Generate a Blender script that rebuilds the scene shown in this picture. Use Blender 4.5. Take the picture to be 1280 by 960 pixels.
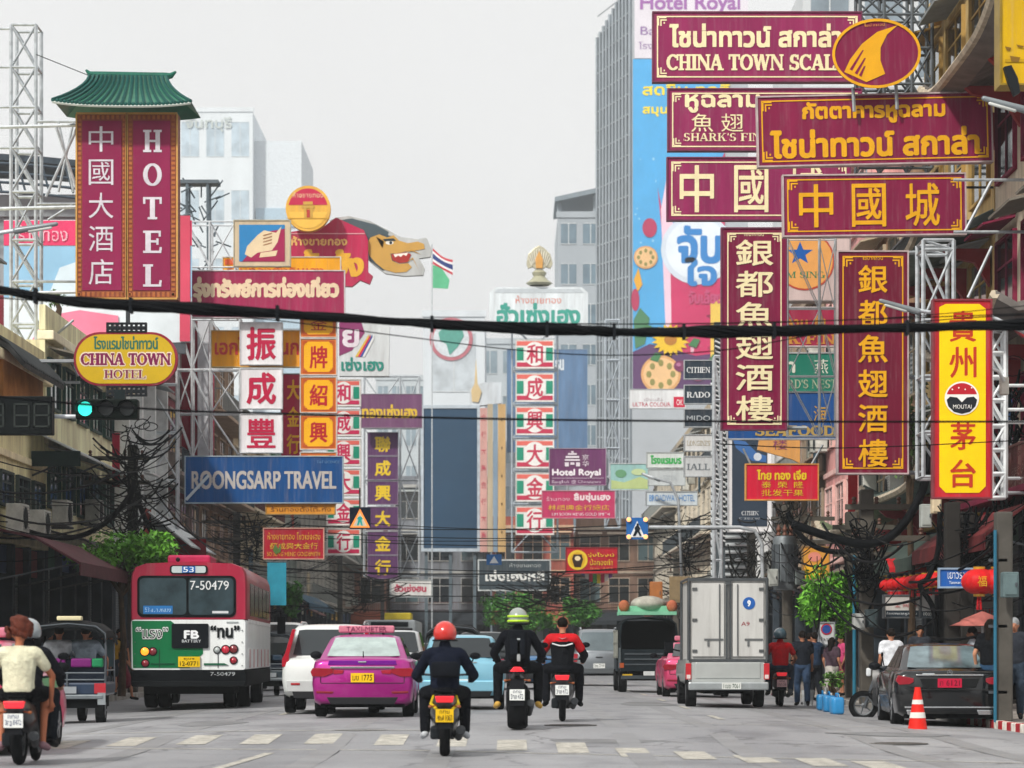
import bpy, bmesh, math, random
import numpy as np
from mathutils import Vector, Matrix
random.seed(7)
R = math.radians
for o in list(bpy.data.objects): bpy.data.objects.remove(o)
SC = bpy.context.scene
COL = SC.collection
# ------------------------------------------------------------------ camera, sky, sun, exposure
H, F, HZ = 1.3, 3500.0, 815.0          # eye height (m), focal length (px at 1280 wide), horizon row
cam = bpy.data.cameras.new('camera'); cam.sensor_width = 36.0; cam.lens = 36.0*F/1280.0
cam.shift_y = (HZ-480.0)/1280.0; cam.clip_start = 0.5; cam.clip_end = 6000
camo = bpy.data.objects.new('camera', cam); COL.objects.link(camo)
camo.location = (0, 0, H); camo.rotation_euler = (R(90), 0, 0); SC.camera = camo
cam.dof.use_dof = True; cam.dof.focus_distance = 58.0; cam.dof.aperture_fstop = 2.6

SUN_EL, SUN_AZ = 41.0, -148.0          # azimuth clockwise from +Y (the way we look): behind the left shoulder
W = bpy.data.worlds.new('World'); SC.world = W; W.use_nodes = True
nt = W.node_tree; nt.nodes.clear()
sky = nt.nodes.new('ShaderNodeTexSky'); sky.sky_type = 'NISHITA'; sky.sun_disc = False
sky.sun_elevation = R(SUN_EL); sky.sun_rotation = R(SUN_AZ); sky.dust_density = 6.0; sky.air_density = 1.2
hs = nt.nodes.new('ShaderNodeHueSaturation'); hs.inputs['Saturation'].default_value = 0.16
mx = nt.nodes.new('ShaderNodeMix'); mx.data_type = 'RGBA'; mx.inputs[0].default_value = 0.86
mx.inputs[7].default_value = (10.35, 10.32, 10.25, 1)     # the even white of a hazy overcast, on the sky texture's own scale
bg = nt.nodes.new('ShaderNodeBackground'); bg.inputs[1].default_value = 0.10
wo = nt.nodes.new('ShaderNodeOutputWorld')
nt.links.new(sky.outputs[0], hs.inputs['Color']); nt.links.new(hs.outputs[0], mx.inputs[6])
ctc = nt.nodes.new('ShaderNodeTexCoord'); cn = nt.nodes.new('ShaderNodeTexNoise'); cn.inputs['Scale'].default_value = 3.2; cn.inputs['Detail'].default_value = 5
cr = nt.nodes.new('ShaderNodeMapRange'); cr.inputs[1].default_value = .3; cr.inputs[2].default_value = .7; cr.inputs[3].default_value = .95; cr.inputs[4].default_value = 1.05
cv = nt.nodes.new('ShaderNodeVectorMath'); cv.operation = 'SCALE'        # faint unevenness of the cloud sheet
nt.links.new(ctc.outputs['Generated'], cn.inputs['Vector']); nt.links.new(cn.outputs[0], cr.inputs[0]); nt.links.new(cr.outputs[0], cv.inputs['Scale']); nt.links.new(mx.outputs[2], cv.inputs[0])
nt.links.new(cv.outputs[0], bg.inputs[0]); nt.links.new(bg.outputs[0], wo.inputs[0])
sl = bpy.data.lights.new('sun', 'SUN'); sl.energy = 3.5; sl.angle = R(4.0); sl.color = (1.0, 0.95, 0.87)
so = bpy.data.objects.new('sun', sl); COL.objects.link(so)
sd = Vector((math.sin(R(SUN_AZ))*math.cos(R(SUN_EL)), math.cos(R(SUN_AZ))*math.cos(R(SUN_EL)), math.sin(R(SUN_EL))))
so.rotation_euler = (-sd).to_track_quat('-Z', 'Y').to_euler(); so.location = sd*100
SC.view_settings.view_transform = 'Standard'; SC.view_settings.look = 'None'
SC.view_settings.exposure = 0.02; SC.view_settings.gamma = 1.0
SC.cycles.use_denoising = True
SC.cycles.max_bounces = 5; SC.cycles.diffuse_bounces = 3; SC.cycles.glossy_bounces = 3; SC.cycles.volume_bounces = 0
SC.cycles.transmission_bounces = 3; SC.cycles.transparent_max_bounces = 6
SC.cycles.use_adaptive_sampling = True; SC.cycles.adaptive_threshold = 0.02

# ------------------------------------------------------------------ placing
def P(px, py, d): return Vector(((px-640.0)/F*d, d, H-(py-HZ)/F*d))
def X(px, d): return (px-640.0)/F*d
def Z(py, d): return H-(py-HZ)/F*d
def sm(t): t = max(0., min(1., t)); return t*t*(3-2*t)
def gz(x, y):                                      # the road is crowned beyond the crossing
    return 0.17*(1-min(1., (x/8.6)**2))*sm((y-35.)/8.)*(1-.55*sm((y-60)/90.))

# ------------------------------------------------------------------ materials
def hexc(c):
    if not isinstance(c, str): return tuple(c[:3])
    c = c.lstrip('#'); v = [int(c[i:i+2], 16)/255. for i in (0, 2, 4)]
    return tuple(x/12.92 if x <= .04045 else ((x+.055)/1.055)**2.4 for x in v)
MC = {}
def mat(c, rough=.6, metal=0., var=.12, scale=2.5, bump=0., coat=0., emit=None, name='paint', streak=False, spec=.5, alpha=1.):
    key = (c if isinstance(c, str) else tuple(c), rough, metal, var, scale, bump, coat, emit, name, streak, spec, alpha)
    if key in MC: return MC[key]
    m = bpy.data.materials.new(name); m.use_nodes = True; MC[key] = m
    t = m.node_tree; b = t.nodes['Principled BSDF']; col = hexc(c)
    b.inputs['Roughness'].default_value = rough; b.inputs['Metallic'].default_value = metal
    if rough >= .4 and not coat and not metal and spec == .5: spec = .14 if max(col) > .03 else .05          # dusty, matt street surfaces
    b.inputs['Specular IOR Level'].default_value = spec
    if coat: b.inputs['Coat Weight'].default_value = coat; b.inputs['Coat Roughness'].default_value = .08
    if emit:
        b.inputs['Emission Color'].default_value = (*col, 1); b.inputs['Emission Strength'].default_value = emit
    if var > 0 or bump > 0:
        tc = t.nodes.new('ShaderNodeTexCoord'); mp = t.nodes.new('ShaderNodeMapping')
        mp.inputs['Scale'].default_value = (scale, scale, scale*(.18 if streak else 1))
        n = t.nodes.new('ShaderNodeTexNoise'); n.inputs['Detail'].default_value = 6; n.inputs['Scale'].default_value = 1.0
        n.inputs['Roughness'].default_value = .62
        t.links.new(tc.outputs['Object'], mp.inputs[0]); t.links.new(mp.outputs[0], n.inputs['Vector'])
        r = t.nodes.new('ShaderNodeValToRGB')
        lo = tuple(x*(1-var*1.6) for x in col); hi = tuple(min(1, x*(1+var)) for x in col)
        r.color_ramp.elements[0].position = .3; r.color_ramp.elements[1].position = .7
        r.color_ramp.elements[0].color = (*lo, 1); r.color_ramp.elements[1].color = (*hi, 1)
        t.links.new(n.outputs['Fac'], r.inputs[0]); 
        if name in ('sign_face', 'plaster', 'bus_paint', 'aluminium', 'car_paint') and max(col) > .05:   # rain streaks and settled dust
            mp2 = t.nodes.new('ShaderNodeMapping'); mp2.inputs['Scale'].default_value = (7, 7, .55) if name != 'car_paint' else (3, 3, 3)
            n2 = t.nodes.new('ShaderNodeTexNoise'); n2.inputs['Detail'].default_value = 7; n2.inputs['Scale'].default_value = 1.0; n2.inputs['Roughness'].default_value = .7
            mr = t.nodes.new('ShaderNodeMapRange'); mr.inputs[1].default_value = .5; mr.inputs[2].default_value = .78; mr.inputs[4].default_value = {'sign_face': .3, 'plaster': .55, 'bus_paint': .28, 'aluminium': .4, 'car_paint': .14}[name]
            m3 = t.nodes.new('ShaderNodeMix'); m3.data_type = 'RGBA'; m3.inputs[7].default_value = {'sign_face': (.3, .25, .25, 1), 'plaster': (.12, .105, .09, 1), 'bus_paint': (.2, .19, .18, 1), 'aluminium': (.2, .19, .17, 1), 'car_paint': (.25, .24, .22, 1)}[name]
            t.links.new(tc.outputs['Object'], mp2.inputs[0]); t.links.new(mp2.outputs[0], n2.inputs['Vector']); t.links.new(n2.outputs['Fac'], mr.inputs[0]); t.links.new(mr.outputs[0], m3.inputs[0])
            t.links.new(r.outputs[0], m3.inputs[6]); t.links.new(m3.outputs[2], b.inputs['Base Color'])
        else: t.links.new(r.outputs[0], b.inputs['Base Color'])
        if bump > 0:
            bp = t.nodes.new('ShaderNodeBump'); bp.inputs['Strength'].default_value = bump; bp.inputs['Distance'].default_value = .05
            t.links.new(n.outputs['Fac'], bp.inputs['Height']); t.links.new(bp.outputs[0], b.inputs['Normal'])
    else: b.inputs['Base Color'].default_value = (*col, 1)
    return m
def wavemat(c1, c2, scale=8., axis='Z', rough=.6, metal=0., name='corrugated', bump=.4):
    key = ('w', c1, c2, scale, axis, rough, metal)
    if key in MC: return MC[key]
    m = bpy.data.materials.new(name); m.use_nodes = True; MC[key] = m
    t = m.node_tree; b = t.nodes['Principled BSDF']; b.inputs['Roughness'].default_value = rough; b.inputs['Metallic'].default_value = metal
    tc = t.nodes.new('ShaderNodeTexCoord'); w = t.nodes.new('ShaderNodeTexWave'); w.bands_direction = axis
    w.inputs['Scale'].default_value = scale; w.inputs['Distortion'].default_value = .25
    r = t.nodes.new('ShaderNodeValToRGB'); r.color_ramp.elements[0].color = (*hexc(c1), 1); r.color_ramp.elements[1].color = (*hexc(c2), 1)
    t.links.new(tc.outputs['Object'], w.inputs['Vector']); t.links.new(w.outputs['Fac'], r.inputs[0]); t.links.new(r.outputs[0], b.inputs['Base Color'])
    bp = t.nodes.new('ShaderNodeBump'); bp.inputs['Strength'].default_value = bump; bp.inputs['Distance'].default_value = .03
    t.links.new(w.outputs['Fac'], bp.inputs['Height']); t.links.new(bp.outputs[0], b.inputs['Normal'])
    return m
STEEL = lambda: mat('#b9bfc4', .45, .3, .18, 6, name='galvanised_steel')
DARKST = lambda: mat('#4b5056', .5, .3, .2, 6, name='dark_steel')
BLACK = lambda: mat('#14161a', .55, 0, .2, 5, name='black_plastic')
RUBBER = lambda: mat('#17181a', .85, 0, .2, 9, name='rubber')
CHROME = lambda: mat('#d5d8da', .18, 1., 0, 1, name='chrome')
GLASSD = lambda: mat('#1a2226', .06, 0, 0, 1, name='tinted_glass', spec=.8)
GLASSL = lambda: mat('#52666b', .04, 0, 0, 1, name='window_glass', spec=1.)
SKIN = lambda: mat('#b07a5c', .6, 0, .06, 8, name='skin')

# ------------------------------------------------------------------ mesh builder
PENDING = []
def settle():                                       # bake the bevels and blends into plain meshes, all at once
    dg = bpy.context.evaluated_depsgraph_get(); dg.update()
    new = [bpy.data.meshes.new_from_object(o.evaluated_get(dg)) for o, _ in PENDING]
    for (o, s), me in zip(PENDING, new):
        me.name = o.data.name; o.modifiers.clear(); o.data = me
        if s is not None and s < 180: me.set_sharp_from_angle(angle=R(s))
    PENDING.clear()
class MB:
    def __init__(s): s.v = []; s.f = []; s.m = []; s.cm = 0
    def add(s, vs, fs):
        b = len(s.v); s.v += [tuple(v) for v in vs]; s.f += [tuple(b+i for i in f) for f in fs]; s.m += [s.cm]*len(fs); return s
    def box(s, c, d, rz=0., ry=0., rx=0.):
        hx, hy, hz = d[0]/2., d[1]/2., d[2]/2.
        vs = [Vector((x, y, z)) for x in (-hx, hx) for y in (-hy, hy) for z in (-hz, hz)]
        if rz or ry or rx:
            M = Matrix.Rotation(rz, 3, 'Z') @ Matrix.Rotation(ry, 3, 'Y') @ Matrix.Rotation(rx, 3, 'X'); vs = [M @ v for v in vs]
        c = Vector(c); return s.add([v+c for v in vs], [(0, 1, 3, 2), (4, 6, 7, 5), (0, 4, 5, 1), (2, 3, 7, 6), (0, 2, 6, 4), (1, 5, 7, 3)])
    def bx(s, x0, x1, y0, y1, z0, z1): return s.box(((x0+x1)/2, (y0+y1)/2, (z0+z1)/2), (abs(x1-x0), abs(y1-y0), abs(z1-z0)))
    def tube(s, p0, p1, r, r1=None, n=6, cap=True): return s.path([p0, p1], [r, r if r1 is None else r1], n, cap)
    def path(s, pts, r, n=6, cap=True):
        pts = [Vector(p) for p in pts]; rs = r if isinstance(r, (list, tuple)) else [r]*len(pts)
        rings = []; up = None
        for i, p in enumerate(pts):
            t = (pts[min(i+1, len(pts)-1)]-pts[max(i-1, 0)])
            if t.length < 1e-9: t = Vector((0, 0, 1))
            t.normalize()
            if up is None: up = Vector((0, 0, 1)) if abs(t.z) < .9 else Vector((1, 0, 0))
            a = t.cross(up)
            if a.length < 1e-6: a = t.cross(Vector((1, 0, 0)))
            a.normalize(); b = a.cross(t); up = b
            rings.append([p+(a*math.cos(2*math.pi*k/n)+b*math.sin(2*math.pi*k/n))*rs[i] for k in range(n)])
        return s.loft(rings, cap)
    def loft(s, rings, cap=True, closed=True):
        n = len(rings[0]); vs = [v for r in rings for v in r]; fs = []
        for i in range(len(rings)-1):
            for k in range(n if closed else n-1):
                k2 = (k+1) % n; fs.append((i*n+k, i*n+k2, (i+1)*n+k2, (i+1)*n+k))
        if cap: fs.append(tuple(range(n-1, -1, -1))); fs.append(tuple((len(rings)-1)*n+k for k in range(n)))
        return s.add(vs, fs)
    def lathe(s, prof, c=(0, 0, 0), axis='Z', n=20, ring=False):
        if ring: prof = list(prof)+[prof[0]]
        rings = []
        for (r, h) in prof:
            ring = []
            for k in range(n):
                a = 2*math.pi*k/n; x, y = r*math.cos(a), r*math.sin(a)
                ring.append(Vector((x, y, h) if axis == 'Z' else ((h, x, y) if axis == 'X' else (y, h, x)))+Vector(c))
            rings.append(ring)
        return s.loft(rings, not ring)
    def ball(s, c, r, n=12, m=8):
        r = (r, r, r) if not isinstance(r, (tuple, list)) else r; rings = []
        for i in range(m+1):
            a = math.pi*min(max(i/m, .02), .98)-math.pi/2
            rings.append([Vector((c[0]+r[0]*math.cos(a)*math.cos(2*math.pi*k/n), c[1]+r[1]*math.cos(a)*math.sin(2*math.pi*k/n), c[2]+r[2]*math.sin(a))) for k in range(n)])
        return s.loft(rings)
    def prism(s, pts, y0, y1):                     # outline in x,z pushed along y (y0 = the face towards the camera)
        n = len(pts); a = [(p[0], y0, p[1]) for p in pts]; b = [(p[0], y1, p[1]) for p in pts]
        return s.add(a+b, [tuple(range(n)), tuple(range(2*n-1, n-1, -1))]+[(i, n+i, n+(i+1) % n, (i+1) % n) for i in range(n)])
    def prismx(s, pts, x0, x1):                    # outline in y,z pushed along x
        n = len(pts); a = [(x0, p[0], p[1]) for p in pts]; b = [(x1, p[0], p[1]) for p in pts]
        return s.add(a+b, [tuple(range(n)), tuple(range(2*n-1, n-1, -1))]+[(i, n+i, n+(i+1) % n, (i+1) % n) for i in range(n)])
    def quad(s, a, b, c, d): return s.add([a, b, c, d], [(0, 1, 2, 3)])
    def capsule(s, p0, p1, r0, r1=None, sx=1., n=12):
        r1 = r0 if r1 is None else r1; p0, p1 = Vector(p0), Vector(p1); t = p1-p0; L = t.length or 1e-6; t = t/L
        pts, rs = [], []
        for a in (-80, -50, -20): pts.append(p0+t*(r0*math.sin(R(a)))); rs.append(r0*math.cos(R(a)))
        pts += [p0, p1]; rs += [r0, r1]
        for a in (20, 50, 80): pts.append(p1+t*(r1*math.sin(R(a)))); rs.append(r1*math.cos(R(a)))
        b0 = len(s.v); s.path(pts, rs, n)
        if sx != 1.:                               # widen across x about the axis
            for i in range(b0, len(s.v)):
                v = Vector(s.v[i]); k = max(0, min(1, (v-p0).dot(t)/L)); ax = p0.x+(p1.x-p0.x)*k
                s.v[i] = (ax+(v.x-ax)*sx, v.y, v.z)
        return s
    def mesh(s, name):
        me = bpy.data.meshes.new(name); me.from_pydata(s.v, [], s.f); me.validate(); return me
    def build(s, name, mats, parent=None, smooth=None, bevel=0., fix=True, remesh=0., sub=0, loc=None):
        me = s.mesh(name)
        mats = mats if isinstance(mats, (list, tuple)) else [mats]
        if len(me.polygons) == len(s.m): me.polygons.foreach_set('material_index', s.m)
        if fix:
            b = bmesh.new(); b.from_mesh(me); bmesh.ops.recalc_face_normals(b, faces=b.faces); b.to_mesh(me); b.free()
        o = bpy.data.objects.new(name, me)
        if bevel:
            bm_ = o.modifiers.new('b', 'BEVEL'); bm_.width = bevel; bm_.segments = 2; bm_.limit_method = 'ANGLE'; bm_.angle_limit = R(35)
        if remesh:
            r_ = o.modifiers.new('r', 'REMESH'); r_.mode = 'VOXEL'; r_.voxel_size = remesh; r_.use_smooth_shade = True
            q_ = o.modifiers.new('s', 'SMOOTH'); q_.factor = .5; q_.iterations = 4
        if bevel or remesh: PENDING.append((o, smooth))
        for m_ in mats: 
            if len(me.materials) < len(mats): me.materials.append(m_)
        for i, m_ in enumerate(mats): me.materials[i] = m_
        if smooth is not None:
            me.polygons.foreach_set('use_smooth', [True]*len(me.polygons))
            if smooth < 180: me.set_sharp_from_angle(angle=R(smooth))
        COL.objects.link(o)
        if parent is not None: o.parent = parent
        if loc is not None: o.location = loc
        return o
def thing(name, label, cat, loc=(0, 0, 0), rz=0., group=None):
    o = bpy.data.objects.new(name, None); o.empty_display_size = .2; COL.objects.link(o)
    o.location = loc; o.rotation_euler = (0, 0, rz); o['label'] = label; o['category'] = cat
    if group: o['group'] = group
    return o
def tag(o, label, cat, group=None):
    o['label'] = label; o['category'] = cat
    if group: o['group'] = group
    return o
def kind(o, k, label=None):
    o['kind'] = k
    if label: o['label'] = label
    return o
def copy_tree(o, parent=None):
    c = o.copy(); COL.objects.link(c)
    if parent is not None: c.parent = parent
    for ch in list(o.children): copy_tree(ch, c)
    return c
def rrect(x0, z0, x1, z1, r, n=4):
    pts = []
    for cx, cz, a0 in ((x1-r, z0+r, -90), (x1-r, z1-r, 0), (x0+r, z1-r, 90), (x0+r, z0+r, 180)):
        for i in range(n+1): a = R(a0+90*i/n); pts.append((cx+r*math.cos(a), cz+r*math.sin(a)))
    return pts
def ell(cx, cz, rx, rz, n=28, a0=0, a1=360):
    return [(cx+rx*math.cos(R(a0+(a1-a0)*i/n)), cz+rz*math.sin(R(a0+(a1-a0)*i/n))) for i in range(n+(0 if a1-a0 == 360 else 1))]

# ------------------------------------------------------------------ lettering
GLY = {}
def outlines(s):
    if s in GLY: return GLY[s]
    c = bpy.data.curves.new('txt', 'FONT'); c.body = s; c.fill_mode = 'NONE'; c.resolution_u = 5
    o = bpy.data.objects.new('txt', c); e = o; me = o.to_mesh()
    v = np.array([(q.co.x, q.co.y) for q in me.vertices]); ed = np.array([tuple(q.vertices) for q in me.edges])
    e.to_mesh_clear(); bpy.data.objects.remove(o); bpy.data.curves.remove(c)
    GLY[s] = (v[ed[:, 0]], v[ed[:, 1]]); return GLY[s]
SERIF = {}
def _serif():                                      # a small slab of capitals with thick and thin strokes, unit height
    T, t, s = .17, .07, .06
    def stem(x, w=T, z0=0, z1=1, sl=.09, sr=.09, b=True, tp=True):
        q = [[(x, z0), (x+w, z0), (x+w, z1), (x, z1)]]
        if b: q.append([(x-sl, z0), (x+w+sr, z0), (x+w+sr, z0+s), (x-sl, z0+s)])
        if tp: q.append([(x-sl, z1-s), (x+w+sr, z1-s), (x+w+sr, z1), (x-sl, z1)])
        return q
    def bar(x0, x1, z, h=t): return [[(x0, z), (x1, z), (x1, z+h), (x0, z+h)]]
    def sl(x0, z0, x1, z1, w): return [[(x0, z0), (x0+w, z0), (x1+w, z1), (x1, z1)]]
    def ring(cx, cz, rx, rz, a0=0, a1=360, T_=T, t_=t):
        n = 26; o, i = [], []
        for k in range(n+1):
            a = R(a0+(a1-a0)*k/n); o.append((cx+rx*math.cos(a), cz+rz*math.sin(a))); i.append((cx+(rx-T_)*math.cos(a), cz+(rz-t_)*math.sin(a)))
        return [[o[k], o[k+1], i[k+1], i[k]] for k in range(n)]
    D = SERIF
    D['H'] = (.86, stem(.1)+stem(.6)+bar(.2, .65, .47)); D['O'] = (.9, ring(.45, .5, .42, .51))
    D['T'] = (.76, stem(.3, tp=False)+bar(.03, .74, .93)+sl(.03, .72, .03, .95, .06)+sl(.68, .72, .68, .95, .06))
    D['E'] = (.74, stem(.1)+bar(.2, .66, .93)+bar(.2, .55, .48)+bar(.2, .68, 0)+sl(.62, 0, .64, .24, .05)+sl(.61, .76, .61, 1, .05)+sl(.52, .38, .52, .64, .04))
    D['L'] = (.7, stem(.1)+bar(.2, .66, 0)+sl(.6, 0, .63, .26, .05)); D['I'] = (.42, stem(.12))
    D['C'] = (.82, ring(.45, .5, .42, .51, 42, 318)+sl(.72, .66, .72, 1, .05)); D['N'] = (.88, stem(.08, .07, sr=.06)+stem(.7, .07)+sl(.68, 0, .06, 1, .16))
    D['A'] = (.86, sl(.06, 0, .36, 1, .08)+sl(.62, 0, .34, 1, .18)+bar(.2, .66, .3)+bar(-.02, .24, 0, s)+bar(.52, .9, 0, s))
    D['W'] = (1.2, sl(.28, 0, .04, 1, .17)+sl(.3, 0, .52, 1, .07)+sl(.72, 0, .5, 1, .17)+sl(.78, 0, 1.02, 1, .07)+bar(-.05, .3, .94, s)+bar(.9, 1.18, .94, s))
    D['S'] = (.68, ring(.34, .72, .28, .29, 35, 270)+ring(.34, .27, .3, .28, -145, 90)+sl(.54, .72, .54, .98, .05)+sl(.04, .03, .04, .3, .05))
    D['K'] = (.86, stem(.1)+sl(.24, .42, .62, .97, .07)+sl(.58, 0, .34, .58, .18)+bar(.52, .88, 0, s)+bar(.52, .82, .94, s))
    D['R'] = (.86, stem(.1)+ring(.36, .74, .34, .27, -90, 90)+bar(.2, .4, .93)+bar(.2, .4, .47)+sl(.58, 0, .36, .5, .18)+bar(.56, .88, 0, s))
    D['F'] = (.7, stem(.1)+bar(.2, .66, .93)+bar(.2, .55, .48)+sl(.6, .76, .6, 1, .05)+sl(.5, .38, .5, .64, .04)); D["'"] = (.25, sl(.08, .7, .1, 1, .1))
    D['D'] = (.86, stem(.1)+ring(.36, .5, .46, .5, -90, 90)+bar(.2, .38, .93)+bar(.2, .38, 0)); D[' '] = (.4, []); D['-'] = (.45, bar(.06, .4, .38, .1))
    D['M'] = (1.05, stem(.08, .07)+stem(.84, .13)+sl(.46, 0, .06, 1, .17)+sl(.46, 0, .82, 1, .07)); D['G'] = (.86, ring(.45, .5, .42, .51, 45, 335)+stem(.66, .15, 0, .45, b=False))
_serif()
def serif_edges(s):
    a, b, x = [], [], 0.
    for ch in s:
        w, polys = SERIF.get(ch, SERIF['I'])
        for p in polys:
            ar = sum(p[i][0]*p[(i+1) % len(p)][1]-p[(i+1) % len(p)][0]*p[i][1] for i in range(len(p)))
            q = p if ar > 0 else p[::-1]
            for i in range(len(q)): a.append((q[i][0]+x, q[i][1])); b.append((q[(i+1) % len(q)][0]+x, q[(i+1) % len(q)][1]))
        x += w
    return np.array(a), np.array(b)
RAS = {}
def raster(s, wc, hc, bold=0., nib=None, serif=False):
    """boolean grid hc x wc of the text stretched to fill it (non-zero winding), thickened by bold (share of height)"""
    k = (s, wc, hc, bold, nib, serif)
    if k in RAS: return RAS[k]
    a, b = serif_edges(s) if serif else outlines(s)
    mn = np.minimum(a.min(0), b.min(0)); mxx = np.maximum(a.max(0), b.max(0)); sp = np.maximum(mxx-mn, 1e-6)
    pad = int(round(bold*hc))+ (1 if nib else 0)
    sc = np.array([(wc-2*pad-1e-3)/sp[0], (hc-2*pad-1e-3)/sp[1]])
    a = (a-mn)*sc+pad; b = (b-mn)*sc+pad
    wind = np.zeros((hc, wc+1), np.int32)
    for (x0, y0), (x1, y1) in zip(a, b):
        if y0 == y1: continue
        d = 1 if y1 > y0 else -1
        lo, hi = (y0, y1) if d > 0 else (y1, y0)
        r0 = max(0, int(math.ceil(lo-.5))); r1 = min(hc-1, int(math.ceil(hi-.5))-1)
        for r_ in range(r0, r1+1):
            x = x0+(r_+.5-y0)*(x1-x0)/(y1-y0); wind[r_, min(wc, max(0, int(math.ceil(x-.5))))] += d
    g = np.cumsum(wind, 1)[:, :wc] != 0
    if pad:
        o = g.copy(); rr = bold*hc
        for dy in range(-pad-2, pad+3):
            for dx in range(-pad-2, pad+3):
                if nib:                            # a slanted pen: wide along one diagonal
                    u = dx*.8+dy*.6; v = -dx*.6+dy*.8
                    if (u/(rr*1.5+.3))**2+(v/(rr*.6+.3))**2 > 1: continue
                elif dx*dx+dy*dy > rr*rr+.2: continue
                if not (dx or dy): continue
                ys, yd = slice(max(0, -dy), hc-max(0, dy)), slice(max(0, dy), hc-max(0, -dy))
                xs, xd = slice(max(0, -dx), wc-max(0, dx)), slice(max(0, dx), wc-max(0, -dx))
                o[yd, xd] |= g[ys, xs]
        g = o
    RAS[k] = g; return g
def text_mb(mb, s, x0, z0, x1, z1, y, cell, **kw):
    """fill the box x0..x1, z0..z1 on the plane y with the words s, in cells of size `cell`"""
    wc = max(6, int((x1-x0)/cell)); hc = max(8, int((z1-z0)/cell)); 
    if wc > 700: hc = int(hc*700/wc); wc = 700
    g = raster(s, wc, max(6, hc), **kw); hc, wc = g.shape; cx = (x1-x0)/wc; cz = (z1-z0)/hc
    open_ = {}
    vs, fs = [], []
    def close(k, r0, r1):
        b = len(vs); xa, xb = x0+k[0]*cx, x0+k[1]*cx; za, zb = z0+r0*cz, z0+r1*cz
        vs.extend([(xa, y, za), (xb, y, za), (xb, y, zb), (xa, y, zb)]); fs.append((b, b+1, b+2, b+3))
    for r_ in range(hc+1):
        runs = set()
        if r_ < hc:
            d = np.diff(np.concatenate(([0], g[r_].astype(np.int8), [0])))
            runs = set(zip(np.where(d == 1)[0].tolist(), np.where(d == -1)[0].tolist()))
        for k in list(open_):
            if k not in runs: close(k, open_.pop(k), r_)
        for k in runs:
            if k not in open_: open_[k] = r_
    mb.add(vs, fs); return mb
# ================================================================== ground, road, pavements, haze
def road_mat():
    m = bpy.data.materials.new('asphalt'); m.use_nodes = True; t = m.node_tree; b = t.nodes['Principled BSDF']
    tc = t.nodes.new('ShaderNodeTexCoord')
    def noise(scale, det, sc3=(1, 1, 1)):
        mp = t.nodes.new('ShaderNodeMapping'); mp.inputs['Scale'].default_value = sc3
        n = t.nodes.new('ShaderNodeTexNoise'); n.inputs['Scale'].default_value = scale; n.inputs['Detail'].default_value = det
        t.links.new(tc.outputs['Object'], mp.inputs[0]); t.links.new(mp.outputs[0], n.inputs[0]); return n
    n1 = noise(.35, 5, (1, .12, 1)); n2 = noise(40, 3); n3 = noise(1.3, 6, (.6, .25, 1))
    r1 = t.nodes.new('ShaderNodeValToRGB'); r1.color_ramp.elements[0].position = .3; r1.color_ramp.elements[1].position = .72
    r1.color_ramp.elements[0].color = (.195, .199, .213, 1); r1.color_ramp.elements[1].color = (.32, .324, .338, 1)
    r3 = t.nodes.new('ShaderNodeValToRGB'); r3.color_ramp.elements[0].position = .36; r3.color_ramp.elements[1].position = .5
    r3.color_ramp.elements[0].color = (.72, .72, .73, 1); r3.color_ramp.elements[1].color = (1, 1, 1, 1)
    mm = t.nodes.new('ShaderNodeMix'); mm.data_type = 'RGBA'; mm.blend_type = 'MULTIPLY'; mm.inputs[0].default_value = 1
    m2 = t.nodes.new('ShaderNodeMix'); m2.data_type = 'RGBA'; m2.blend_type = 'OVERLAY'; m2.inputs[0].default_value = .4
    t.links.new(n1.outputs[0], r1.inputs[0]); t.links.new(n3.outputs[0], r3.inputs[0])
    t.links.new(r1.outputs[0], mm.inputs[6]); t.links.new(r3.outputs[0], mm.inputs[7])
    t.links.new(mm.outputs[2], m2.inputs[6]); t.links.new(n2.outputs[0], m2.inputs[7]); vo = t.nodes.new('ShaderNodeTexVoronoi'); vo.feature = 'DISTANCE_TO_EDGE'; vo.inputs['Scale'].default_value = .33
    dn = noise(1.1, 4); dm = t.nodes.new('ShaderNodeMix'); dm.data_type = 'RGBA'; dm.blend_type = 'ADD'; dm.inputs[0].default_value = .9
    t.links.new(tc.outputs['Object'], dm.inputs[6]); t.links.new(dn.outputs[1], dm.inputs[7]); t.links.new(dm.outputs[2], vo.inputs['Vector'])
    cr_ = t.nodes.new('ShaderNodeMapRange'); cr_.inputs[1].default_value = .004; cr_.inputs[2].default_value = .014; cr_.inputs[3].default_value = .62
    t.links.new(vo.outputs['Distance'], cr_.inputs[0]); m5 = t.nodes.new('ShaderNodeVectorMath'); m5.operation = 'SCALE'
    t.links.new(m2.outputs[2], m5.inputs[0]); t.links.new(cr_.outputs[0], m5.inputs['Scale']); t.links.new(m5.outputs[0], b.inputs['Base Color'])
    b.inputs['Roughness'].default_value = .62
    bp = t.nodes.new('ShaderNodeBump'); bp.inputs['Strength'].default_value = .25; bp.inputs['Distance'].default_value = .01
    t.links.new(n2.outputs[0], bp.inputs['Height']); t.links.new(bp.outputs[0], b.inputs['Normal'])
    return m
g = MB(); g.bx(-560, 560, -45, 1450, -.4, -.06); kind(g.build('ground', mat((.2, .19, .18), .9)), 'structure', 'bare ground under the city')
g = MB(); ys = [-10+2*i for i in range(50)]+[90+6*i for i in range(45)]; xs = [-30, -22, -16, -12]+[-10.6+.9*i for i in range(21)]+[7.98, 12, 16, 22, 30]
xs = sorted(set(xs)); g.add([(x, y, gz(x, y)) for y in ys for x in xs], [(j*len(xs)+i, j*len(xs)+i+1, (j+1)*len(xs)+i+1, (j+1)*len(xs)+i) for j in range(len(ys)-1) for i in range(len(xs)-1)])
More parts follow.
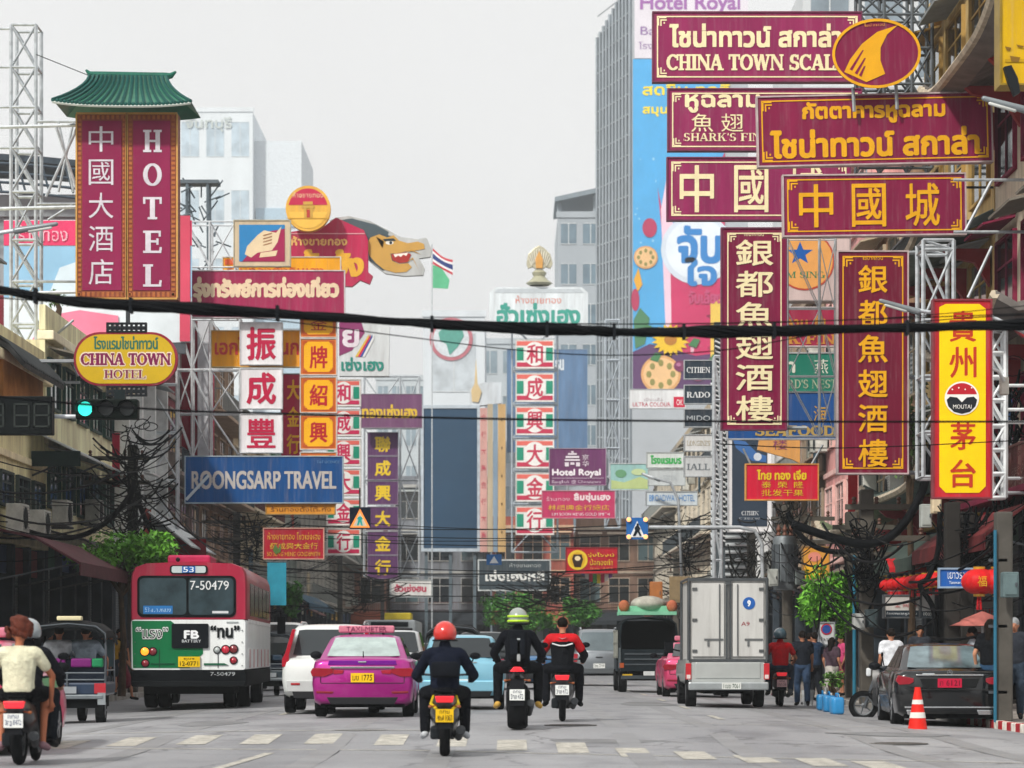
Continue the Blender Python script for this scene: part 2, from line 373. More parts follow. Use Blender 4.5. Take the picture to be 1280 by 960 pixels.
kind(g.build('road', road_mat(), smooth=180), 'structure', 'worn grey asphalt street')
PAVE = mat('#8d8680', .85, 0, .25, 1.2, .1, name='paving'); KERB = mat('#9b9893', .85, 0, .3, 1.5, name='kerb_stone')
g = MB(); g.bx(-30, -10.75, 42, 300, -.05, .135); kind(g.build('left_pavement', PAVE), 'structure', 'pavement beside the shophouses')
g = MB(); g.bx(8.15, 30, 44, 300, -.05, .135); kind(g.build('right_pavement', PAVE), 'structure', 'pavement beside the restaurants')
g = MB(); [g.bx(-10.75, -10.6, 42+2*i, 43.99+2*i, -.05, .15) for i in range(129)]; kind(g.build('left_kerb', KERB, bevel=.02), 'structure', 'stone kerb')
g = MB(); [g.bx(8.0, 8.15, 50+2*i, 51.99+2*i, -.05, .15) for i in range(125)]; kind(g.build('right_kerb', KERB, bevel=.02), 'structure', 'stone kerb')
t = thing('painted_kerb', 'kerb blocks painted in red and white bands at the corner by the black sedan', 'kerb', (8.05, 44, 0))
for i in range(14):
    m = mat('#a8232c' if i % 2 else '#d8d2c8', .7, 0, .25, 6, name='kerb_paint')
    MB().bx(0, .14, .4*i, .4*i+.395, -.05, .16).build('kerb_block', m, t, bevel=.015)
for i in range(12):
    m = mat('#a8232c' if i % 2 else '#d8d2c8', .7, 0, .25, 6, name='kerb_paint')
    MB().bx(.2+.3*i, .495+.3*i, -.16, -.02, -.05, .16).build('kerb_block', m, t, bevel=.015)
# painted markings
PM = mat('#b4b1a8', .7, 0, .32, 7, name='road_paint')
g = MB()
for px, py in ((165, 932), (250, 931), (327, 931), (405, 931), (490, 932), (566, 933), (640, 936), (715, 938), (792, 942), (868, 945), (945, 949), (1025, 953), (1100, 957), (80, 934)):
    d = 3500*H/(py-HZ); x = X(px, d); wl, hl = .2, 1.2
    g.add([(x-wl, d-hl, gz(x-wl, d-hl)+.006), (x+wl, d-hl, gz(x+wl, d-hl)+.006), (x+wl, d+hl, gz(x+wl, d+hl)+.006), (x-wl, d+hl, gz(x-wl, d+hl)+.006)], [(0, 1, 2, 3)])
def rline(x0, y0, x1, y1, w):
    n = max(2, int(math.hypot(x1-x0, y1-y0)/1.5)); dx, dy = x1-x0, y1-y0; L = math.hypot(dx, dy); nx, ny = -dy/L*w/2, dx/L*w/2
    vs = []; 
    for i in range(n+1):
        x, y = x0+dx*i/n, y0+dy*i/n
        for s in (-1, 1): vs.append((x+s*nx, y+s*ny, gz(x+s*nx, y+s*ny)+.007))
    g.add(vs, [(2*i, 2*i+1, 2*i+3, 2*i+2) for i in range(n)])
rline(-9, 37.6, -1, 36.4, .1); rline(-1, 36.4, 8, 31.6, .1); rline(-9, 42.2, -1, 41.2, .09)
rline(-3.1, 35.8, -3.3, 30.5, .13)
for k in range(14): rline(-4.3, 52+9*k, -4.3, 55+9*k, .12); rline(3.6, 48+9*k, 3.6, 51+9*k, .12); rline(.1, 50+9*k, .1, 53+9*k, .12)
rline(2.2, 45.2, 7.4, 44.4, .1)
kind(g.build('road_markings', PM), 'structure', 'worn white crossing bars and lane dashes')
# patches, tyre dark lanes and drain covers
TAR = mat((.1, .1, .105), .7, 0, .3, 2, .1, name='tar_patch')
for lb, x, y, w, l in (('patch', 1.2, 38.6, 1.5, 1.0), ('patch', -5.0, 46.5, 1.1, 3.4), ('patch', 5.6, 41.2, 1.8, 1.3), ('patch', 3.0, 62, 1.2, 6), ('patch', -2.2, 41.6, .8, .7)):
    g = MB(); n = 5; pts = [(x+w*math.cos(a)*(.5+.08*math.sin(3*a+x)), y+l*math.sin(a)*(.5+.08*math.cos(2*a+y))) for a in [2*math.pi*k/18 for k in range(18)]]
    g.add([(p[0], p[1], gz(p[0], p[1])+.004) for p in pts], [tuple(range(18))]); kind(g.build('road_patch', mat((.2, .203, .21), .7, 0, .2, 2, .1, name='tar_patch'), None), 'structure', 'darker mended patch in the asphalt')
g = MB()
for x0 in (-6.6, -4.9, -2.4, -.9, 1.6, 3.0, 5.0, 6.2):
    vs = [(x0+dx, y, gz(x0+dx, y)+.003) for y in range(28, 150, 3) for dx in (-.16, .16)]; g.add(vs, [(2*i, 2*i+1, 2*i+3, 2*i+2) for i in range(len(vs)//2-1)])
kind(g.build('tyre_tracks', mat((.24, .243, .252), .55, 0, .1, .9, name='polished_asphalt'), None), 'structure', 'polished wheel tracks in the asphalt')
for lb, x, y in (('round iron drain cover in the lane ahead of the middle scooter', .9, 43.2), ('round iron drain cover near the right kerb corner', 5.3, 38.4)):
    t = thing('drain_cover', lb, 'drain cover', (x, y, gz(x, y)+.002)); MB().lathe([(.01, .012), (.33, .012), (.34, 0), (.01, 0)], n=20).build('lid', mat('#4a4846', .6, .5, .3, 9), t); m = MB(); m.lathe([(.345, .008), (.41, .008), (.41, 0), (.345, 0)], n=20, ring=True); m.build('rim', mat('#6b6966', .7, .3, .3, 9), t)
# haze
hz = MB(); hz.bx(-600, 600, -60, 1500, -1.4, 128)
hm = bpy.data.materials.new('haze_air'); hm.use_nodes = True; tt = hm.node_tree; tt.nodes.clear()
pv = tt.nodes.new('ShaderNodeVolumePrincipled'); pv.inputs['Color'].default_value = (.92, .97, 1.0, 1); pv.inputs['Density'].default_value = .00045
pv.inputs['Anisotropy'].default_value = .2
om = tt.nodes.new('ShaderNodeOutputMaterial'); tt.links.new(pv.outputs[0], om.inputs['Volume'])
hz = hz.build('haze', hm); kind(hz, 'stuff', 'pale smog hanging over the street')

# ================================================================== buildings
def facade(name, label, pos, rz, w, n, sh, col, trim, h0=4.2, depth=11., bays=3, balcony=(), eaves=(), awn=None, shut=True, group=None, wincol=None, roofcol=None, fins=False, sun=True, shop_shade_col='#0b0d10', pil='#3a434c'):
    """a shophouse; local x along its front, -y out to the street"""
    t = thing(name, label, 'building', pos, rz, group)
    Hh = h0+sh*n; wm = mat(col, .8, 0, .27, 1.3, .1, name='plaster', streak=True); tm = mat(trim, .75, 0, .18, 2, name='trim')
    MB().bx(.02, w-.02, .0, depth, h0, Hh).build('wall', wm, t)
    MB().bx(.02, w-.02, 1.2, depth-.02, .0, h0).build('shop_wall', mat(shop_shade_col, .8, 0, .4, .7, name='shop_shade'), t)  # shade of a deep shop put into the wall's near-black colour
    nb = bays; bw = w/nb
    for i in range(nb+1):
        MB().bx(min(max(i*bw-.18, .03), w-.39), min(max(i*bw-.18, .03), w-.39)+.36, -.03, .33, 0, h0-.005).build('pillar', mat(pil, .7, 0, .25, 1.5, name='pillar_stone'), t, bevel=.02)
    for i in range(nb):                            # shop openings: half-lowered shutters, counters
        x0, x1 = i*bw+.24, (i+1)*bw-.24
        if shut and (i+int(w*10)) % 3 == 0:
            MB().bx(x0, x1, .25, .3, 0 if i % 2 else 1.4, h0-.4).build('shutter', wavemat('#5d6468', '#7d8488', 4, 'Z', .5, .3), t)
        else: MB().bx(x0+.2, x1-.2, .5, .95, 0, 1.0+.2*(i % 2)).build('counter', mat(random.choice(['#6b4b36', '#7a7d80', '#8d3a30', '#41505c']), .6), t)
        MB().bx(x0, x1, .12, .2, h0-.75, h0-.05).build('fascia', mat(random.choice(['#7d2329', '#22406b', '#caa03c', '#c9c5bb', '#2d5a45', '#4a2a24']), .5), t)
    MB().bx(-.0, w, -.12, .1, h0-.0, h0+.22).build('string_course', tm, t, bevel=.02)
    for s in range(n):
        zb = h0+s*sh
        for i in range(nb):
            x0, x1 = i*bw+bw*.16, (i+1)*bw-bw*.16; z0, z1 = zb+.95, zb+sh-.5
            f = MB()
            for a in ((x0-.07, x0, z0-.07, z1+.07), (x1, x1+.07, z0-.07, z1+.07), (x0, x1, z0-.07, z0), (x0, x1, z1, z1+.07)): f.bx(a[0], a[1], -.1, .02, a[2], a[3])
            xm = (x0+x1)/2; f.bx(xm-.03, xm+.03, -.06, .02, z0, z1); f.bx(x0, x1, -.055, .02, z0+(z1-z0)*.68, z0+(z1-z0)*.68+.05)
            wf = f.build('window', tm if wincol is None else mat(wincol, .6), t)
            MB().bx(x0, x1, -.03, .01, z0, z1).build('pane', GLASSD() if (i+s) % 3 else GLASSL(), wf)
            if sun and s not in balcony: MB().box(((x0+x1)/2, -.42, z1+.24), (x1-x0+.35, .75, .05), rx=R(14)).build('sunshade', mat(random.choice(['#9aa0a0', '#7f7a70', trim]), .7), t)
        if s in balcony:
            b = MB(); b.bx(.1, w-.1, -1.0, -.0, zb+.0, zb+.14); bo = b.build('balcony', tm, t, bevel=.015)
            r = MB(); r.bx(.1, w-.1, -1.0, -.95, zb+.95, zb+1.0); r.bx(.1, .15, -.95, -.0, zb+.95, zb+1.0); r.bx(w-.15, w-.1, -.95, 0, zb+.95, zb+1.0)
            for q in range(int(w/.16)): r.bx(.12+q*.16, .145+q*.16, -.985, -.965, zb+.14, zb+.95)
            r.build('railing', mat(random.choice(['#39434a', '#8b8f8c', '#5b2f2c']), .5, .3), bo)
        elif s: MB().bx(0, w, -.09, .05, zb-.09, zb+.09).build('string_course', tm, t, bevel=.015)
    MB().bx(-.0, w, -.25, .2, Hh, Hh+.25).build('cornice', tm, t, bevel=.03)
    MB().bx(.03, w-.03, -.02, .16, Hh+.255, Hh+.95).build('parapet', wm, t, bevel=.02)
    if fins:
        for i in range(nb+1): MB().bx(max(.0, i*bw-.12), max(.0, i*bw-.12)+.24, -.5, -.0, h0+.23, Hh).build('fin', tm, t)
    rc = mat(roofcol or '#54616a', .6, 0, .25, 2, name='roof_tile')
    for z in eaves:
        e = MB(); n_ = 26
        pts = lambda k: [(0-.9*0, .3, z+.95), (0, -.5, z+.42), (0, -1.25, z+.1), (0, -1.7, z+.18)]
        up = lambda u: .5*abs(2*u-1)**4
        rows = [[Vector((u*w, p[1], p[2]+up(u)*(.0 if j == 0 else j/3))) for j, p in enumerate(pts(0))] for u in [k/n_ for k in range(n_+1)]]
        und = [[v-Vector((0, 0, .16)) for v in r] for r in rows]
        e.loft([a+b[::-1] for a, b in zip(rows, und)], True)
        eo = e.build('eave_roof', rc, t, fix=True)
        rb = MB()
        for k in range(int(w/.32)):
            u = (k+.5)/int(w/.32); rb.path([(u*w, p[1], p[2]+up(u)*(0 if j == 0 else j/3)+.03) for j, p in enumerate(pts(0))], .055, 5)
        rb.build('tile_ribs', rc, eo)
        MB().path([(u*w, -1.72, z+.1+up(u)) for u in [k/n_ for k in range(n_+1)]], .1, 6).build('eave_edge', mat('#b9ad98', .6, 0, .25, 4), eo)
        for k in range(4): MB().prismx([(-.05, z-.9), (-.05, z-.02), (-1.3, z-.02), (-1.1, z-.2), (-.4, z-.35)], .3+k*(w-.8)/3, .5+k*(w-.8)/3).build('bracket', mat('#8c2a2e', .6), t)
    if awn:
        zc, out, c = awn
        a = MB(); nn = 9; pr = [(.0, zc+.9), (-out*.55, zc+.62), (-out, zc)]
        a.loft([[Vector((u*w, p[0], p[1])) for p in pr]+[Vector((u*w, p[0], p[1]-.06)) for p in pr[::-1]] for u in [k/nn for k in range(nn+1)]])
        ao = a.build('awning', mat(c, .7, 0, .2, 2, name='canvas'), t)
        MB().bx(0, w, -out-.03, -out+.0, zc-.32, zc-.02).build('valance', mat(c, .75, 0, .2, 4, name='canvas'), ao)
        for k in range(3): MB().tube((.2+k*(w-.4)/2, 0, zc-.5), (.2+k*(w-.4)/2, -out+.05, zc-.03), .025).build('awning_arm', DARKST(), ao)
    return t
LX, RX = -12.6, 11.2
def left(y0, y1, *a, **k): return facade(a[0], a[1], (LX, y0, .13), R(90), y1-y0, *a[2:], **k)
def right(y0, y1, *a, **k): return facade(a[0], a[1], (RX, y1, .13), R(-90), y1-y0, *a[2:], **k)
G1, G2 = None, None
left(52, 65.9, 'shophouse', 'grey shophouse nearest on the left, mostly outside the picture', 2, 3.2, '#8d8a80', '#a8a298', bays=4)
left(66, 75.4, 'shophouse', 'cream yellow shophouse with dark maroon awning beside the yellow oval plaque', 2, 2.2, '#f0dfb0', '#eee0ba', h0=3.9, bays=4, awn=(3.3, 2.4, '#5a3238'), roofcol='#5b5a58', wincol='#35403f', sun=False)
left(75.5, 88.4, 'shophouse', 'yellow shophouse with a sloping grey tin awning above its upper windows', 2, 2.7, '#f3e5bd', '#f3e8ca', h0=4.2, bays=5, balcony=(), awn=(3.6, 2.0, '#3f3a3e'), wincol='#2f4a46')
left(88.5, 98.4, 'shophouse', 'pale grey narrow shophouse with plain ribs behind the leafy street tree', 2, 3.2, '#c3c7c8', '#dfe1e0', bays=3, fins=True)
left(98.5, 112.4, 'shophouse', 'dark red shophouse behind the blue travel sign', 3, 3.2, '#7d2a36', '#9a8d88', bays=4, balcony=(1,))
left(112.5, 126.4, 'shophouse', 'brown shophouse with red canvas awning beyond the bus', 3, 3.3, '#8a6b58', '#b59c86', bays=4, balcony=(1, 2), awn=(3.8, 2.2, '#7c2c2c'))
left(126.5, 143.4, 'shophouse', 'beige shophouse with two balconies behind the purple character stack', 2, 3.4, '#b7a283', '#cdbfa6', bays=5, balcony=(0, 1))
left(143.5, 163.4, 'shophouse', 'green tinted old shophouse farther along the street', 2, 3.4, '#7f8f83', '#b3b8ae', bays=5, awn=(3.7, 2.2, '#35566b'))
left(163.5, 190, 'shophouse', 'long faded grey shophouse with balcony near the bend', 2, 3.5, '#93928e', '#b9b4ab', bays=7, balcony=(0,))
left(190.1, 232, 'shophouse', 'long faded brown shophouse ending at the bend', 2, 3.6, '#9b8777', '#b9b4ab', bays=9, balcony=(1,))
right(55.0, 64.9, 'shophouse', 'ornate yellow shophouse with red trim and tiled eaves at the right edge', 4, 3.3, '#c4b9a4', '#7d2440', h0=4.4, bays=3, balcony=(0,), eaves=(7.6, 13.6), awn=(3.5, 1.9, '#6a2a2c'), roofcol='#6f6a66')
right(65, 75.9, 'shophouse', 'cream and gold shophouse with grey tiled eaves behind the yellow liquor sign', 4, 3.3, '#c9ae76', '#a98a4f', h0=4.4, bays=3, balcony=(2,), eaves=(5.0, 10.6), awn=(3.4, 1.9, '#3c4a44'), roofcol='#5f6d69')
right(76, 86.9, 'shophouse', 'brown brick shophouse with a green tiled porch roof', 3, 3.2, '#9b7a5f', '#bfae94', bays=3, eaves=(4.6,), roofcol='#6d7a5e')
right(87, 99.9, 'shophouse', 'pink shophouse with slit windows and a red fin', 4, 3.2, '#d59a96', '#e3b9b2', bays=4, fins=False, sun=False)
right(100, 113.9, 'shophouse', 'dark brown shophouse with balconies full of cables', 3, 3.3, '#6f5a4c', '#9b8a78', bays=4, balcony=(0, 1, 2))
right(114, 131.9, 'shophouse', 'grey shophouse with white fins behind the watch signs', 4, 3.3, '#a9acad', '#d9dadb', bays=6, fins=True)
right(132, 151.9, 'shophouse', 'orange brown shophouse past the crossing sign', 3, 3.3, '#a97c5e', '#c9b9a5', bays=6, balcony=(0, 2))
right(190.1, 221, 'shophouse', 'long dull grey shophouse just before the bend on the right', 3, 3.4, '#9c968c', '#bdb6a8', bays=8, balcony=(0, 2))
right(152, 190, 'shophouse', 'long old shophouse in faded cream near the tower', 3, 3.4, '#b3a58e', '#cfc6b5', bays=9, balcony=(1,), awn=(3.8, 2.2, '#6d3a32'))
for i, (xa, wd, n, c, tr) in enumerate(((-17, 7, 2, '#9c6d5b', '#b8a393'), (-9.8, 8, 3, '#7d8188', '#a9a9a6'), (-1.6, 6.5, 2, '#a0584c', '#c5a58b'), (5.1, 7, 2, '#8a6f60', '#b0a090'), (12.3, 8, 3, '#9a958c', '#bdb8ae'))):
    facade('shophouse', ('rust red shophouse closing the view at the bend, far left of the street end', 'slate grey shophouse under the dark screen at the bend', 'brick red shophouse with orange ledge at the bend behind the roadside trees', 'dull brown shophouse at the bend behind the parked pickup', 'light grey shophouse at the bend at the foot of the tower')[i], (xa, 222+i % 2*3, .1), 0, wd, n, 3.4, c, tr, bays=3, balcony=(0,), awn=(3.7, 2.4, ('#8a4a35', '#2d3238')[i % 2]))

# behind_street: unseen shophouses added behind the photographer for the cars to reflect
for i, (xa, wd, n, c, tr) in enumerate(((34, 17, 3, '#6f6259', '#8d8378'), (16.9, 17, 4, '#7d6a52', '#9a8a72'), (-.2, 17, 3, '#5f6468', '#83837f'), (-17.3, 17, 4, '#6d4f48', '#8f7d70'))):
    facade('shophouse', ('unseen ochre grey shophouse added behind the photographer', 'unseen tan shophouse added behind the photographer', 'unseen slate shophouse added behind the photographer', 'unseen russet shophouse added behind the photographer')[i], (xa, -34, 0), R(180), wd, n, 3.6, c, tr, bays=5, balcony=(0, 2), awn=(3.7, 2.2, '#2d3238'))
def block(name, label, x0, x1, y0, y1, z1, col, rows, cols, wc='#7f97a5', band=None, sidecols=0, cat='building', z0=0):
    t = thing(name, label, cat, ((x0+x1)/2, y0, z0)); cx = (x0+x1)/2
    MB().bx(x0-cx, x1-cx, 0, y1-y0, 0, z1-z0).build('wall', mat(col, .8, 0, .08, .12, name='render_wall', streak=True), t)
    w = (x1-x0)/cols; h = (z1-z0)/rows; wm = mat(wc, .15, 0, .2, .3, name='window_glass')
    for r in range(rows):
        if band:
            MB().bx(x0-cx-.15, x1-cx+.15, -.3, .0, (r+.0)*h+.02, (r+.18)*h).build('floor_band', mat(band, .8), t)
        for c in range(cols):
            f = MB(); a, b = x0-cx+c*w+w*.15, x0-cx+(c+1)*w-w*.15; za, zb = (r+.35)*h, (r+.85)*h
            f.bx(a, b, -.12, -.08, za-.08, za); f.bx(a, b, -.12, -.08, zb, zb+.08); f.bx((a+b)/2-.05, (a+b)/2+.05, -.11, -.07, za, zb)
            fo = f.build('window', mat('#cfd4d6', .6), t); MB().bx(a, b, -.06, .02, za, zb).build('pane', wm, fo)
        for c in range(sidecols):
            ww = (y1-y0)/sidecols
            for xx in ((x1-cx-.02, x1-cx+.06) if cx < 0 else (x0-cx-.06, x0-cx+.02),):
                MB().bx(xx[0], xx[1], c*ww+ww*.15, (c+1)*ww-ww*.15, (r+.35)*h, (r+.85)*h).build('side_window', wm, t)
    MB().bx(x0-cx-.2, x1-cx+.2, -.2, .4, z1-z0, z1-z0+.9).build('parapet', mat(col, .8, 0, .1, .2), t)
    return t
b = block('hotel_tower', 'pale white hotel tower fading in the smog behind the hotel sign', X(222, 600), X(316, 600), 600, 640, Z(140, 600), '#d3dadf', 8, 3, '#b3c4d0')
MB().bx(X(316, 600)-X(269, 600)+.01, X(375, 600)-X(269, 600), 4, 40, 0, Z(172, 600)).build('wing', mat('#d3dae0', .8), b)
for k in range(9): MB().bx(X(318, 600)-X(269, 600), X(374, 600)-X(269, 600), 3.6, 3.95, 5+k*11, 9+k*11).build('wing_window', mat('#a9c0d0', .2), b)
mb = MB(); text_mb(mb, 'จันทบุรี', X(232, 600)-X(269, 600), Z(165, 600), X(290, 600)-X(269, 600), Z(146, 600), -.3, .05, bold=.02); mb.build('lettering', mat('#b9c2c0', .6), b)
# the tower with the giant advertisement
TD, TD2 = 330, 351
A, B = Vector((X(790, TD), TD, 0)), Vector((X(749, TD2), TD2, 0)); TH = Z(-30, TD)
t = thing('office_tower', 'tall tower with a ribbed metal side and a giant fruit drink banner on its front', 'building', (A.x, A.y, 0))
Bl = B-A; rx = X(935, TD)-A.x
zcut = Z(45, TD2)
w = MB(); pl = [(0, 0), (rx, 0), (rx, 30), (Bl.x, 30), (Bl.x, Bl.y)]; n = len(pl)
w.add([(p[0], p[1], 0) for p in pl]+[(p[0], p[1], zcut if i >= 3 else TH) for i, p in enumerate(pl)], [tuple(range(n)), tuple(range(2*n-1, n-1, -1))]+[(i, (i+1) % n, n+(i+1) % n, n+i) for i in range(n)])
w.build('wall', mat('#aab0b6', .6, 0, .08, .2), t)
fn = MB(); L = Bl.length; u = Bl/L; nrm = Vector((-u.y, u.x, 0)); 
if nrm.x > 0: nrm = -nrm
for k in range(11):
    p = u*(L*k/10); zt = TH+(zcut-TH)*k/10
    q = p+nrm*.25; fn.tube((q.x, q.y, 0), (q.x, q.y, zt-.2), .21, n=4)
fn.build('vertical_fins', mat('#949da4', .4, .3, .1, .5), t)
pn = MB()
for k in range(10):
    p0, p1 = u*(L*(k+.08)/10)+nrm*.06, u*(L*(k+.92)/10)+nrm*.06
    for r in range(36):
        z0 = r*2.4+.3+k*.16; z1 = z0+2.0
        if z1 < TH+(zcut-TH)*(k+1)/10: pn.quad((p0.x, p0.y, z0), (p1.x, p1.y, z0), (p1.x, p1.y, z1), (p0.x, p0.y, z1))
pn.build('glazing', mat('#59636c', .18, .2, .25, .4), t)
bars = MB()
for r in range(36):
    p0, p1 = nrm*.16, u*L+nrm*.16; z = r*2.4
    bars.tube((p0.x, p0.y, z), (p1.x, p1.y, z+1.8), .11, n=4)
bars.build('glazing_bars', mat('#c9ced2', .4, .3), t)
def adp(pts, c, lay, name='banner_print', rough=.6, v=.06):
    MB().prism([(X(a, TD)-A.x, Z(b_, TD)) for a, b_ in pts], -.1-.03*lay, -.08-.03*lay).build(name, mat(c, rough, 0, v, .3, name='print'), t)
def adt(s, x0, y0, x1, y1, c, lay, bold=.03):
    m = MB(); text_mb(m, s, X(x0, TD)-A.x, Z(y1, TD), X(x1, TD)-A.x, Z(y0, TD), -.1-.03*lay, .05, bold=bold); m.build('lettering', mat(c, .6, 0, 0), t)
adp([(791, 487), (906, 487), (906, 74), (791, 74)], '#4fa6dd', 0, 'banner'); adp([(793, 73), (935, 73), (935, -25), (793, -25)], '#d9d4dd', 0, 'banner')
adt('Hotel Royal', 800, -6, 925, 18, '#9a62a4', 1); adt('Bangkok', 800, 33, 870, 48, '#8d6aa0', 1); adt('โรงแรมรอยัล', 798, 52, 870, 62, '#8d6aa0', 1)
adt('สดชื่น ทุกที่', 803, 103, 912, 124, '#f0d72c', 2); adt('สมุนไพร', 803, 130, 862, 146, '#f0d72c', 2)
adp([(822, 235), (840, TD), (906, 190), (906, 480), (838, 470), (832, 340)], '#c62f63', 1); adp([(826, 262), (834, 218), (845, 212), (838, 330), (840, 462), (834, 462), (829, 340)], '#e8c6d8', 2)
adp(ell(872, 312, 46, 44), '#cfd9e6', 3); adp(ell(872, 312, 40, 38), '#dfe8f2', 4); adt('จับ', 846, 282, 902, 330, '#2f7fc4', 5, .05); adt('ใจ', 856, 322, 896, 358, '#2f7fc4', 5, .05); adt('จับเลี้ยง', 860, 362, 902, 380, '#c04a76', 5)
for cx, cy, r in ((807, 322, 15), (826, 468, 25), (806, 492-40, 0)):
    if r:
        adp(ell(cx, cy, r, r*.95), '#d9a36a', 4); adp(ell(cx, cy, r*.88, r*.82), '#e8be8a', 5)
        for k in range(8): adp(ell(cx+r*.6*math.cos(k*.785), cy+r*.56*math.sin(k*.785), r*.13, r*.17, 10), '#8f8a4c', 6)
random.seed(9)
for k in range(34):                                # fruit pieces and bubbles printed on the drink
    x, y = random.uniform(848, 900), random.uniform(200, 465)
    if abs(y-325) > 60: adp(ell(x, y, random.uniform(2, 5.5), random.uniform(2, 6), 7), random.choice(('#d8588a', '#a31d4c', '#e08aa8', '#8a1a44', '#e5b0c0')), 2)
for k in range(10): adp(ell(random.uniform(793, 822), random.uniform(160, 400), random.uniform(.8, 2), random.uniform(.8, 2.2), 8), '#8cc6ea', 1)
for a, b_ in ((800, 415), (860, 432), (884, 452), (812, 450)): adp([(a, b_), (a+7, b_-9), (a+15, b_-7), (a+10, b_+3)], '#3f7a4a', 7)
for a, b_ in ((850, 458), (872, 470), (893, 463)): adp(ell(a, b_, 8, 7), '#7a2f5a', 7); adp(ell(a-2, b_-2, 3, 2.5), '#b06a92', 8)
fl = []
for k in range(36): rr = 24 if k % 2 else 17; fl.append((838+rr*math.cos(k*math.pi/18), 425+rr*.86*math.sin(k*math.pi/18)))
adp(fl, '#e9bf1f', 6); adp(ell(838, 425, 8, 7), '#b5761c', 7)
adp([(792, 400), (800, 385), (812, 398), (806, 430), (794, 436)], '#4b7f5b', 3); adp([(791, 440), (812, 430), (870, 445), (905, 440), (905, 487), (791, 487)], '#5c3a66', 2)
adp([(792, 350), (798, 335), (803, 356), (797, 365)], '#e0a52f', 3); adp(ell(812, 285, 9, 12), '#b2375c', 3); adp([(888, 380), (905, 372), (905, 470), (888, 470)], '#e6c254', 4); adp(ell(794, 375, 5, 14), '#b2375c', 3)
# other towers and roofs behind
block('apartment_block', 'white apartment block with windows rising behind the maroon cream lettered signs', 27, 57, 260, 290, Z(-20, 260), '#c4c8cb', 12, 6, '#7d8b95', band='#b0b4b8')
block('office_block', 'grey slab block with a flat roof hood left of the metal tower', X(697, 420), X(752, 420), 420, 448, Z(272, 420), '#a3abb2', 11, 2, '#6f8390')
t = thing('roof_canopy', 'flat grey roof hood on posts on top of the slab block', 'canopy', (X(722, 419), 421, Z(268, 420)))
MB().prism([(-3.4, 1.7), (3.6, 3.2), (3.6, 3.9), (-3.4, 2.4)], -2.5, 15).build('roof', mat('#7f8a92', .6), t)
for x in (-2.7, 2.7): MB().bx(x-.35, x+.35, -.8, .0, 0, 2.1 if x < 0 else 3.0).build('post', mat('#8d979e', .6), t)
bb = block('bank_building', 'white bank building with a ring emblem behind the dark screen', X(529, 400), X(606, 400), 400, 425, Z(396, 400), '#cfd6dc', 3, 1, '#c0c9d0')
cx = X(567.5, 400)
for nm, r, r2, c, l in (('emblem_ring', 27, 27, '#b76a76', 0), ('emblem_field', 22.5, 22.5, '#cfd6dc', 1)):
    MB().prism([(X(p[0], 400)-cx, Z(p[1], 400)) for p in ell(564, 424, r, r2)], -.2-.05*l, -.1-.05*l).build(nm, mat(c, .6), bb)
MB().prism([(X(a, 400)-cx, Z(b_, 400)) for a, b_ in ((548, 416), (556, 408), (566, 412), (576, 406), (580, 420), (572, 434), (562, 444), (558, 430), (550, 426))], -.32, -.25).build('emblem_leaf', mat('#4f9a8c', .6), bb)
block('concrete_block', 'pale concrete block between the screen and the green stack', X(600, 440), X(700, 440), 440, 470, Z(430, 440), '#b5bdc3', 7, 4, '#8596a1')
block('concrete_block', 'pale low block behind the flag', X(470, 500), X(540, 500), 500, 530, Z(475, 500), '#b8c0c5', 7, 4, '#8596a1')
# left background: curved dark roof, billboard, rooftop mess
t = thing('station_roof', 'dark curved metal roof on steel ribs behind the lattice tower', 'roof', (X(0, 112), 112, Z(245, 112)))
pts = lambda k: (k/10*3.4-.9, 1.3-.9*(k/10-.05)**2)
m = MB()
for j in range(3):
    pass
rings = [[Vector((-6+i*.95, y, 1.75-.010*(i-4)**2*1.0+dz)) for (y, dz) in ((0, 0), (8, .5), (8, .3), (0, -.25))] for i in range(11)]
m.loft(rings); m.build('roof_sheet', mat('#3b454e', .6, 0, .3, 2), t)
m = MB()
for j in range(4): m.path([(-6+i*.95, -.1, 1.35-j*.38-.010*(i-4)**2) for i in range(11)], .06, 5)
for i in range(11): m.tube((-6+i*.95, -.1, 1.7-.01*(i-4)**2), (-6+i*.95+.4, -.1, .1), .05)
m.build('ribs', mat('#46525c', .6), t)
block('office_block', 'grey building under the dark curved roof', X(-60, 114), X(98, 114), 114, 124, Z(262, 112), '#9fa6aa', 5, 5, '#70808a')
t = thing('billboard', 'faded pink and pale blue billboard behind the hotel sign', 'billboard', (X(120, 94), 94, Z(360, 94)))
def bp(pts, c, l, nm='print'): MB().prism([(X(a, 94)-X(120, 94), Z(b_, 94)-Z(360, 94)) for a, b_ in pts], -.02-.03*l, 0-.03*l).build(nm, mat(c, .6, 0, .1, .5), t)
bp([(5, 428), (240, 428), (240, 275), (5, 275)], '#d5dde2', 0, 'board'); bp([(5, 307), (240, 307), (240, 276), (5, 276)], '#d8416b', 1); bp([(5, 372), (240, 372), (240, 308), (5, 308)], '#8fb9d6', 1)
bp([(40, 426), (60, 395), (100, 388), (148, 395), (150, 427)], '#e07b94', 2); bp([(60, 372), (75, 335), (95, 328), (95, 372)], '#cfdde6', 2); bp([(225, 427), (238, 427), (238, 270), (225, 270)], '#c94a62', 2)
m = MB(); text_mb(m, 'ร้านทอง', X(22, 94)-X(120, 94), Z(303, 94)-Z(360, 94), X(86, 94)-X(120, 94), Z(281, 94)-Z(360, 94), -.09, .03, bold=.03); m.build('lettering', mat('#e7aebd', .6), t)
MB().bx(-3, 3, 0.01, .2, -2.2, 2.3).build('backing', DARKST(), t)
